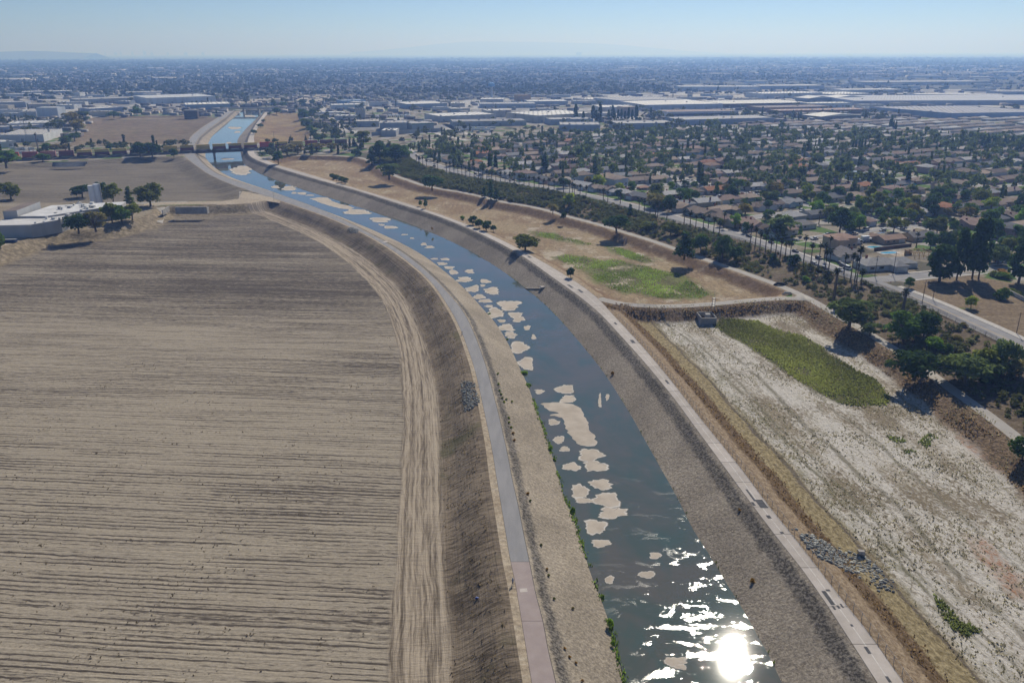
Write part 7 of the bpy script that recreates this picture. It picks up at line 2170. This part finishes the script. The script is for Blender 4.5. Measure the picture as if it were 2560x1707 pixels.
seq = ['brick red', 'maroon', 'red', 'brick red', 'faded red', 'maroon', 'yellow', 'dull yellow', 'yellow', 'dull yellow', 'yellow', 'yellow', 'dull yellow', 'yellow', 'yellow', 'dull yellow', 'yellow', 'red', 'yellow', 'yellow', 'brick red', 'maroon', 'dark brown', 'dull yellow', 'yellow', 'yellow', 'dull yellow']
s = rail_s(-42); k = 0
se = rail_s(893)
while s < se:
    c = at_s(RAIL, np.array([s, s + 1]), sr); a = math.atan2(*(c[1] - c[0])[::-1])
    up = seq[k % len(seq)]
    where = '%s wagon from the left' % ordw(k + 1)
    w = tag(empty('flat_wagon', (c[0][0], c[0][1], 2.08), a), 'low dark container wagon, the %s of the freight train' % where, 'wagon', 'wagons of the freight train')
    link('bed', wagon_bed, w); link('bogie', bogie, w, (-6.2, 0, 0)); link('bogie', bogie, w, (6.2, 0, 0))
    lowc = 'maroon' if up in ('yellow', 'dull yellow') else up
    if up != 'yellow' or k % 3 == 0: lowc = lowc
    elif k % 2: lowc = 'dull yellow'
    for nm, z, cc in (('lower', 1.16, lowc), ('upper', 3.95, up)):
        o = tag(empty('container', (c[0][0], c[0][1], 2.08 + z), a), '%s %s container on the %s' % (cc, nm, where), 'container', 'containers on the freight train')
        kk = rnd.uniform(.88, 1.1); col = tuple(v * kk for v in CT[cc])
        link('shell', CM_[0], o, color=col); link('ribs', CM_[1], o, color=tuple(v * .8 for v in col)); link('door', CM_[2], o, color=tuple(v * 1.1 for v in col))
    s += 17.9; k += 1
# road bridge far up the river
t = tag(empty('road_bridge', (0, 0, 0)), 'grey road bridge crossing the river in the distance', 'bridge')
A = np.array([G(x, y, 3.0)[:2] for x, y in ((560, 270.5), (620, 270.5), (700, 270.5), (800, 269.5))])
A = resample(A, 20)
V, F = strip_mesh(offset(A, 8), offset(A, -8), 1.6, 1.4); link('deck', mesh('deck', V, F, M['conc_r']), t)
for sg in (7.4, -8.0):
    V, F = strip_mesh(offset(A, sg + .5), offset(A, sg), 3.002, 1.1); link('parapet', mesh('parapet', V, F, M['conc_r']), t)
for x in (610, 647, 690, 735):
    c = np.array(G(x, 271, 2)[:2]); MB().box(-1.2, 1.2, -6, 6, -9, 1.58).build('pier', M['cwall'], t, loc=(c[0], c[1], 0))
# levee road curving off beyond the bridge
M['lev'] = conc('levee_dust', (.33, .29, .235), (.40, .355, .29), .2)
for px, w, lb in (([(606,262),(640,254),(690,250),(730,249)], 60, 'pale bare levee ground beyond the far road bridge'), ([(752,262),(790,248),(795,240)], 70, 'bare brown mound of earth beyond the far road bridge')):
    ribbon('levee_ground', smooth_line(line(px, 0), 30, 1), w, 3.05, M['lev'], lb)

# ------------------------------------------------------------------ fences and poles
def net(name, col, a):
    t = NT(name); p = t.pos()
    f = t.noise(p, .5, 3)
    b = t.n('ShaderNodeBsdfDiffuse'); t.set(b.inputs[0], col)
    tr = t.n('ShaderNodeBsdfTransparent'); mx = t.n('ShaderNodeMixShader')
    t.set(mx.inputs[0], t.ramp(f, .3, .7, a * .7, a * 1.3))
    t.t.links.new(tr.outputs[0], mx.inputs[1]); t.t.links.new(b.outputs[0], mx.inputs[2]); t.t.links.new(mx.outputs[0], t.out.inputs[0])
    return t.m
def fence(pl_, step, h, label, a, col, zf_, postr):
    A = resample(pl_, step)
    t = tag(empty('chain_link_fence', (0, 0, 0)), label, 'fence')
    pm = MB().tube([(0, 0, -.3), (0, 0, h + .1)], postr, 5).me('post', M['metal'])
    Z = ground_z(A) if zf_ is None else np.full(len(A), zf_)
    for q, z in zip(A, Z): link('post', pm, t, (q[0], q[1], z))
    n = len(A)
    V = np.vstack([np.c_[A, Z + .05], np.c_[A, Z + h]])
    F = np.array([(i, i + 1, n + i + 1, n + i) for i in range(n - 1)], np.int32)
    link('wire_mesh', mesh('wire_mesh', V, F, net('wire_mesh', col, a)), t)
    mb = MB(); mb.tube([(*q, z + h) for q, z in zip(A, Z)], postr * .55, 4); mb.build('top_rail', M['metal'], t)
fence(offset(LQR, -.55)[2:int(np.argmin(abs(ROWS - 782)))], 3.1, 1.7, 'thin chain link fence along the right bike path', .10, (.25, .22, .2), 0.0, .055)
fence(offset(LF, -.4)[4:], 6.0, 2.0, 'brown chain link fence between the palm slope and the street', .38, (.20, .165, .14), None, .07)
fence(np.array([G(x, y, 0)[:2] for x, y in ((1529, 777), (1538, 768), (1560, 766.5), (1640, 769.5))]), 2.6, 1.6, 'short railing at the start of the cross road', .15, (.22, .2, .19), 0.0, .05)
polem = (MB().tube([(0, 0, -.3), (0, 0, 11)], [.17, .12], 6).me('shaft', M['bark']), MB().box(-1.3, 1.3, -.07, .07, 10.0, 10.16).me('crossarm', M['bark']), MB().box(-.25, .25, -.3, .3, 8.4, 9.3).me('transformer', M['metal']))
def upole(x, y, hp, label, light=False, group='utility poles'):
    p = P(x, y)
    s = min(1.35, max(.6, hp / pxm(p) / 11 * 1.02))
    t = tag(empty('utility_pole', tuple(p), q_ang, (1, 1, s)), label, 'pole', group)
    link('shaft', polem[0], t); link('crossarm', polem[1], t)
    if rnd.random() < .4: link('transformer', polem[2], t)
for x, y, h, lb in ((2187,690,52,'slim pole standing at the lawn of the corner house'),(2232,688,58,'leaning pole just right of the corner house'),(2305,760,60,'tall pole at the kerb beside the dry lot'),(2332,748,48,'shorter pole behind the tall kerb pole'),(2541,833,54,'pole at the kerb near the right edge'),(1908,473,34,'pole left of the round tree in the middle rows'),(1960,503,40,'tall pole before the dark roofs in the middle rows'),(2144,485,26,'pole beside the blue tarpaulin house'),(2233,488,30,'pole before the teal gabled house'),(2196,461,30,'pole behind the blue tarpaulin house'),(2303,527,36,'pole by the brick garden wall'),(2408,550,36,'pole right of the brick garden wall'),(2500,551,38,'pole among the brown roofs at the right'),(2284,473,24,'pole just right of the teal gabled house'),(2333,449,24,'pole between the pale roofs in the far right rows'),(2427,459,24,'pole near the pale two storey house at the right'),(1689,494,40,'pole beside the wide grey roofs near the palm street'),(1865,500,30,'pole at the end of the curved residential street'),(1332,309,16,'pole before the cream warehouse'),(1300,330,14,'pole by the trailer park'),(2404,296,20,'pole before the huge blue walled warehouse'),(2472,292,18,'second pole before the huge blue walled warehouse'),(685,345,14,'pole beside the rusty basin'),(1080,336,14,'pole by the yard wall')):
    upole(x, y, h, lb)
for x, y, hp, lb in ((71, 366, 62, 'tall lattice mast before the long white warehouse'), (54, 322, 44, 'left lattice mast before the rounded roof'), (68, 322, 40, 'right lattice mast before the rounded roof')):
    p = P(x, y); h = hp / pxm(p)
    t = tag(empty('lattice_mast', tuple(p)), lb, 'mast')
    w = h * .035
    for sx in (-1, 1):
        for sy in (-1, 1): MB().tube([(sx * w, sy * w, 0), (sx * w * .25, sy * w * .25, h)], .11, 4).build('leg', M['metal'], t)
    for i in range(7):
        z = h * i / 7; z2 = h * (i + 1) / 7; a, b = w * (1 - .75 * i / 7), w * (1 - .75 * (i + 1) / 7)
        MB().tube([(-a, -a, z), (b, -b, z2)], .07, 4).build('brace', M['metal'], t)
    for z in (.82, .9): MB().box(-h * .1, h * .1, -.12, .12, h * z, h * z + .25).build('crossarm', M['metal'], t)
p = P(685, 504)
t = tag(empty('lamp_post', tuple(p)), 'thin lamp post at the dirt road junction beside the river', 'lamp post')
MB().tube([(0, 0, 0), (0, 0, 8.5), (.5, 0, 9.2)], .09, 5).build('shaft', M['metal'], t); MB().box(.4, 1.4, -.15, .15, 9.15, 9.3).build('lamp_head', M['metal'], t)
p = P(2227, 706)
t = tag(empty('stop_sign', tuple(p), .5), 'small red road sign on the street corner', 'sign')
MB().tube([(0, 0, 0), (0, 0, 2.6)], .04, 5).build('post', M['metal'], t)
MB().prism([(.42 * math.cos(a), .42 * math.sin(a)) for a in np.linspace(.39, 6.67, 8, endpoint=False)], -.02, .02).build('plate', m_plain('sign_red', (.45, .03, .03), .5), t).rotation_euler = (math.pi / 2, 0, 0)
t.children[-1].location = (0, -.07, 2.4)

# ------------------------------------------------------------------ vehicles
M['car'] = m_object('car_paint', .3, .04, 1, .5)
M['tyre'] = m_plain('tyre_rubber', (.02, .02, .02), .8)
def car_mesh(L, Wd, H, hood, roof0, roof1, wr_=.33, cargo=None):
    b, g = MB(), MB()
    def loft(mb, secs):
        n0 = len(mb.v)
        for (x, w, z0, z1) in secs: mb.v += [(x, -w, z0), (x, w, z0), (x, w * .94, z1), (x, -w * .94, z1)]
        for i in range(len(secs) - 1):
            for k in range(4):
                k2 = (k + 1) % 4; a = n0 + 4 * i
                mb.f.append((a + k, a + k2, a + 4 + k2, a + 4 + k))
        mb.f.append(tuple(n0 + k for k in (3, 2, 1, 0))); mb.f.append(tuple(n0 + 4 * (len(secs) - 1) + k for k in range(4)))
    w = Wd / 2
    loft(b, [(-L / 2, w * .86, .35, .78), (-L / 2 + .25, w, .25, hood), (L / 2 - .3, w, .25, hood * .96), (L / 2, w * .84, .35, .68)])
    loft(g, [(roof0 - .35, w * .92, hood - .02, hood + .02), (roof0 + .15, w * .82, hood - .02, H - .06), (roof1 - .2, w * .82, hood - .02, H - .06), (roof1 + .55, w * .9, hood - .02, hood + .02)])
    r = MB(); loft(r, [(roof0 + .1, w * .80, H - .059, H), (roof1 - .15, w * .80, H - .059, H)])
    wl = MB(); wl.tube([(0, -.11, 0), (0, .11, 0)], wr_, 10)
    out = dict(body=b.me('body', M['car']), window=g.me('window', M['glass']), roof=r.me('roof', M['car']), wheel=wl.me('wheel', M['tyre']), wr=wr_, L=L, w=w)
    if cargo:
        out['cargo_box'] = MB().box(-L / 2 - .1, cargo[0], -w * 1.02, w * 1.02, .7, cargo[1]).me('cargo_box', M['car'])
    return out
CARS = {'saloon car': car_mesh(4.6, 1.8, 1.45, .92, -1.5, .75), 'sport utility car': car_mesh(4.8, 1.95, 1.8, 1.08, -2.1, .7, .37), 'hatchback': car_mesh(4.1, 1.75, 1.5, .95, -1.75, .65), 'pickup truck': car_mesh(5.5, 1.95, 1.8, 1.05, -.6, 1.0, .38), 'van': car_mesh(5.2, 2.0, 2.1, 1.1, -2.4, 1.4, .36), 'box truck': car_mesh(7.0, 2.2, 2.4, 1.2, 1.4, 2.7, .45, (1.2, 3.3))}
PAINT = {'white': (.70, .70, .69), 'black': (.015, .016, .018), 'dark grey': (.05, .052, .055), 'silver': (.40, .41, .42), 'blue': (.04, .09, .24), 'red': (.30, .03, .03), 'beige': (.40, .35, .27), 'dark blue': (.02, .035, .08)}
def car(kind, paint, p, a, label, group=None, detail=True):
    v = CARS[kind]
    t = tag(empty('box_truck' if kind == 'box truck' else 'parked_car', tuple(p), a), label, 'truck' if kind == 'box truck' else 'car', group)
    c = PAINT[paint]
    link('body', v['body'], t, color=c)
    link('window', v['window'], t); link('roof', v['roof'], t, color=c)
    if 'cargo_box' in v: link('cargo_box', v['cargo_box'], t, color=(.7, .7, .69))
    if detail:
        for x in (-v['L'] * .3, v['L'] * .31):
            for y in (-v['w'] + .08, v['w'] - .08): link('wheel', v['wheel'], t, (x, y, v['wr']))
    return t
def on_street(x, y, L_):
    p = P(x, y)
    d = np.linalg.norm(L_ - p[:2], axis=1); j = min(int(np.argmin(d)), len(L_) - 2)
    tg = L_[j + 1] - L_[j]
    return (p[0], p[1], Z_ST + .03), math.atan2(tg[1], tg[0])
for x, y, k, c, lb in ((1872,592,'saloon car','black','black car at the far kerb left of the palm cluster'),(1928,608,'saloon car','dark grey','dark car parked beneath the leftmost near palms'),(1988,630,'saloon car','dark grey','dark green car beside the driveway of the palm street lawn'),(2047,648,'sport utility car','black','black sport utility car before the bright green lawn'),(2036,661,'saloon car','silver','pale silver car on the fence side of the palm street'),(2060,672,'saloon car','dark grey','dark car behind the palm trunks on the fence side'),(2098,677,'saloon car','silver','silver car nearest to the fence at the corner'),(2102,661,'hatchback','dark blue','dark hatchback before the green verge'),(2118,673,'van','white','white van parked before the corner house'),(2108,667,'sport utility car','dark grey','grey car behind the white van'),(1086,417,'saloon car','black','black car in the mouth of the street end'),(1156,422,'hatchback','dark blue','dark car by the first driveway of the palm street'),(1190,436,'saloon car','black','left one of two dark cars under the far palms'),(1202,438,'saloon car','dark grey','right one of two dark cars under the far palms'),(1255,439,'hatchback','dark blue','dark car opposite the tall cypress pair'),(1270,449,'sport utility car','silver','car with a bright windscreen under the far palms'),(1286,452,'saloon car','black','black car just past the bright windscreen')):
    p, a = on_street(x, y, LC)
    car(k, c, p, a, lb, 'cars on the palm street')
CURV = min((s for s in STREETS), key=lambda s: np.min(np.linalg.norm(s - np.array([250, 545]), axis=1)))
kinds, paints = list(CARS)[:5], list(PAINT)
nc = 0
spots = []
for si, s in enumerate(STREETS):
    A = resample(s, 8.0)
    for sg in (1, -1):
        B = offset(A, sg * 3.1)
        for j in range(1, len(B) - 1):
            if wr.random() < .34 and math.hypot(*B[j]) < 900 and abs(math.atan2(*B[j])) < .6:
                spots.append((math.hypot(*B[j]), B[j], math.atan2(*(A[j + 1] - A[j])[::-1]), si))
spots.sort(key=lambda q: q[0])
for i, (d, q, a, si) in enumerate(spots[:120]):
    k, c = wr.choice(kinds), wr.choice(['white', 'white', 'silver', 'black', 'dark grey', 'dark grey', 'blue', 'red', 'beige'])
    j = int(np.argmin(np.linalg.norm(hpos - q, axis=1)))
    wh_ = hood_info[j][1].replace(' along the palm street', ' on the palm street').replace(' along the ', ' of the ').replace(' behind palms', '')
    lb = '%s %s parked by the house %s' % (c, k, wh_)
    cnt[lb] = cnt.get(lb, 0) + 1
    if cnt[lb] > 1: lb = ordw(cnt[lb]) + ' ' + lb
    car(k, c, (q[0], q[1], Z_ST + .04), a + (math.pi if wr.random() < .5 else 0), lb, 'cars in the residential streets', d < 620)
for i in range(11):
    x, y = 34 + (i % 6) * 11 + wr.uniform(-2, 2), 384 - (i // 6) * 9 + wr.uniform(-1, 1)
    p = P(x, y); car('box truck', 'white', tuple(p), wr.uniform(1.0, 1.5), 'white truck in the crowded yard behind the red containers', 'white trucks in the yard', False)
trl = MB().box(-6.5, 6.5, -1.25, 1.25, 1.0, 3.9).me('box', M['car']); trw = MB().box(-5.5, -3.5, -1.1, 1.1, 0, .98).box(4, 4.4, -.8, .8, 0, .98).me('running_gear', M['tyre'])
for i in range(16):
    if i < 9: x, y, lb = 944 + i * 10, 294 - i * .3, '%s white trailer in the row behind the blue grey sheds' % ordw(i + 1)
    else: x, y, lb = 1150 + (i - 9) * 13, 328 - (i % 2) * 4, '%s white trailer of the park beside the long grey warehouse' % ordw(i - 8)
    p = P(x, y)
    t = tag(empty('trailer', tuple(p), 1.35 if i < 9 else .2), lb, 'trailer', 'white trailers')
    link('box', trl, t, color=(.66, .67, .68)); link('running_gear', trw, t)
for x, y, lb in ((2166, 603, 'white trailer box behind the parasols'), (2142, 610, 'white box truck beside the tan two storey house')):
    p = P(x, y); car('box truck', 'white', tuple(p), .3, lb)
for i in range(70):
    x = wr.uniform(0, 1); y = wr.uniform(272, 334)
    cx = 800 + (y - 268) * 1.0
    x = cx + (wr.uniform(-24, -9) if wr.random() < .55 else wr.uniform(-4, 6) if wr.random() < .3 else wr.uniform(12, 22))
    p = P(x, y)
    car(wr.choice(kinds), wr.choice(['white', 'silver', 'black', 'dark blue', 'blue', 'dark grey']), tuple(p), 1.9 + wr.choice([0, 1.57]), 'small vehicle crowded along the straight road by the vehicle yards', 'vehicles crowded along the yards', False)
for i in range(40):
    p = P(wr.uniform(1120, 1240), wr.uniform(326, 336)) if i < 14 else P(wr.uniform(228, 330), wr.uniform(284, 288)) if i < 26 else P(wr.uniform(1600, 1680), wr.uniform(283, 290))
    car(wr.choice(kinds), wr.choice(['white', 'silver', 'black', 'white', 'dark grey']), tuple(p), .3, ('small car in the car park before the long grey warehouse', 'small car parked before the white roofed building at the meadow', 'small car beside the white warehouse and the conifers')[0 if i < 14 else 1 if i < 26 else 2], ('cars before the grey warehouse', 'cars at the meadow corner', 'cars by the conifers')[0 if i < 14 else 1 if i < 26 else 2], False)

# industrial paving : pale concrete and lots
t_ = NT('industrial_paving'); p_ = t_.pos()
ca_ = t_.voro(t_.vmul(p_, (1, .6, 0)), .028, out='Color')
c_ = t_.mix(t_.ramp(t_.sep(ca_)[0], .45, .47), (.40, .385, .355), (.22, .215, .21))
c_ = t_.mix(t_.ramp(t_.sep(ca_)[1], .78, .8), c_, (.19, .16, .12))
M['paving'] = t_.fin(t_.scale(c_, t_.ramp(t_.noise(p_, .2, 4), .3, .7, .8, 1.2)), .9)
for i, (pg, lb) in enumerate(zip(IND[:3], ('pale paved ground between the sheds beyond the railway', 'pale paved ground round the big warehouses', 'pale paved ground of the left industrial quarter'))):
    Q = resample(np.vstack([pg, pg[:1]]), 40)[:-1]
    tag(link('paving', mesh('paving', np.c_[Q, zplain(Q) + .03 + .004 * i], [tuple(range(len(Q)))], M['paving'])), lb, kind='structure')

# brush as one mass on the palm slope
Q = sample_poly(SLOPE_P, 60000)
r_ = region_of(Q); Q = Q[[i < len(REG) and REG[i][0] == 'slope' for i in r_]]
dm = pdist(Q, LM)[0]; df = pdist(Q, LF)[0]
far = np.clip((Q[:, 1] - 420) / 250, 0, 1)
Q = Q[(dm > 4.5) & (df > 1.2) & (rng.uniform(0, 1, len(Q)) < .8 + .2 * far) & (noise2(Q, .12, 41) + rng.normal(0, .3, len(Q)) > -.15 - .4 * far)][:4600]
BL = []
for s in range(4):
    rg_ = np.random.default_rng(400 + s); BL.append(('b', *blob_cloud(rb(6, 410 + s, .5, -.2, 1.0, .28, .8), 80, .10, rg_, .7)))
h = rng.uniform(.8, 2.6, len(Q)) * (1.0 + .4 * np.clip((Q[:, 1] - 420) / 250, 0, 1))
mass('slope_brush', np.c_[Q, ground_z(Q) - .1], h, h * rng.uniform(1.1, 2.0, len(Q)), np.clip(.5 + noise2(Q, .1, 43), 0, 1), 'dense brown and olive brush covering the palm slope', (.165, .18, .075), BL)

Q = sample_poly(BASIN_L1, 90000)
d = pdist(Q, LSL[:nT])[0]
Q = Q[(d > 27) & (np.hypot(*Q.T) < 330)]
Q = Q[noise2(Q * [.3, 1.0], .5, 51) + .5 * noise2(Q, .06, 52) + rng.normal(0, .3, len(Q)) > .32][:6000]
tag(link('field_clods', tufts('field_clods', lay(Q), rng.uniform(.06, .22, len(Q)), rng.uniform(0, 1, len(Q)), '', 53, k=2, spread=2.2, wd=1.0), color=(.17, .14, .10)), 'dark clods and stubble lying on the ploughed field', kind='stuff')
# ------------------------------------------------------------------ cyclist on the left path
p = P(1282, 1462); dr = at_s(CENL, np.array([iyl(1462), iyl(1462) + 3]), sL); ca = math.atan2(*(dr[1] - dr[0])[::-1])
bk = tag(empty('bicycle', (p[0], p[1], .06), ca), 'dark bicycle ridden along the edge of the pink path', 'bicycle')
for x in (-.52, .52):
    MB().tube([(x + .33 * math.cos(a), 0, .34 + .33 * math.sin(a)) for a in np.linspace(0, 6.283, 17)], .022, 5).build('wheel', M['tyre'], bk)
fm = MB()
for a, b in (((-.52, 0, .34), (-.1, 0, .32)), ((-.1, 0, .32), (.35, 0, .75)), ((-.1, 0, .32), (-.22, 0, .85)), ((-.22, 0, .8), (.35, 0, .8)), ((-.52, 0, .34), (-.22, 0, .8)), ((.35, 0, .8), (.52, 0, .34))): fm.tube([a, b], .022, 5)
fm.build('frame', M['metal'], bk); MB().tube([(.36, -.26, .98), (.38, 0, .95), (.36, .26, .98)], .018, 5).build('handlebar', M['metal'], bk); MB().box(-.36, -.1, -.07, .07, .86, .92).build('saddle', M['dark'], bk)
def person(verts, edges, rad, mat):
    me = bpy.data.meshes.new('body'); me.from_pydata(verts, edges, []); me.materials.append(mat)
    o = bpy.data.objects.new('person', me); COL.objects.link(o)
    md = o.modifiers.new('skin', 'SKIN')
    if me.skin_vertices:
        for i, r in enumerate(rad): me.skin_vertices[0].data[i].radius = (r, r)
        me.skin_vertices[0].data[0].use_root = True
    s = o.modifiers.new('smooth', 'SUBSURF'); s.levels = 1; s.render_levels = 1
    return o
V = [(-.2, 0, .98), (-.1, 0, 1.15), (.05, 0, 1.36), (.12, 0, 1.48), (.18, 0, 1.62), (.2, 0, 1.72), (-.16, .1, .95), (.12, .11, .72), (-.02, .11, .33), (.1, .11, .27), (-.16, -.1, .95), (.16, -.11, .8), (.06, -.11, .45), (.17, -.11, .40), (.06, .2, 1.4), (.16, .26, 1.15), (.35, .24, 1.0), (.06, -.2, 1.4), (.16, -.26, 1.15), (.35, -.24, 1.0)]
E_ = [(0, 1), (1, 2), (2, 3), (3, 4), (4, 5), (0, 6), (6, 7), (7, 8), (8, 9), (0, 10), (10, 11), (11, 12), (12, 13), (2, 14), (14, 15), (15, 16), (2, 17), (17, 18), (18, 19)]
rd = [.15, .15, .17, .06, .10, .09, .10, .075, .05, .04, .10, .075, .05, .04, .06, .045, .04, .06, .045, .04]
cy = person(V, E_, rd, m_plain('cyclist_clothes', (.20, .24, .33), .9))
cy.location = (p[0], p[1], .06); cy.rotation_euler = (0, 0, ca)
tag(cy, 'person in grey blue clothes leaning forward on the bicycle', 'person')
link('helmet', MB().tube([(.15, 0, 1.66), (.17, 0, 1.76), (.18, 0, 1.84)], [.13, .12, .04], 8).me('helmet', M['white']), cy)
p = P(1155, 837)
t = tag(empty('marker_post', tuple(p)), 'short dark marker post at the edge of the left path', 'post')
MB().box(-.15, .15, -.15, .15, 0, 1.1).build('shaft', M['metal'], t); MB().box(-.2, .2, -.2, .2, 1.102, 1.25).build('cap', M['dark'], t)
p = P(1192, 1497)
tag(MB().tube([(-.4, 0, .05), (-.1, .1, .3), (.3, 0, .25), (.5, .1, .05)], [.1, .28, .25, .08], 6).build('plastic_bag', m_plain('blue_plastic', (.03, .10, .40), .5), loc=tuple(p)), 'blue plastic scrap lying on the dark levee slope', 'bag')
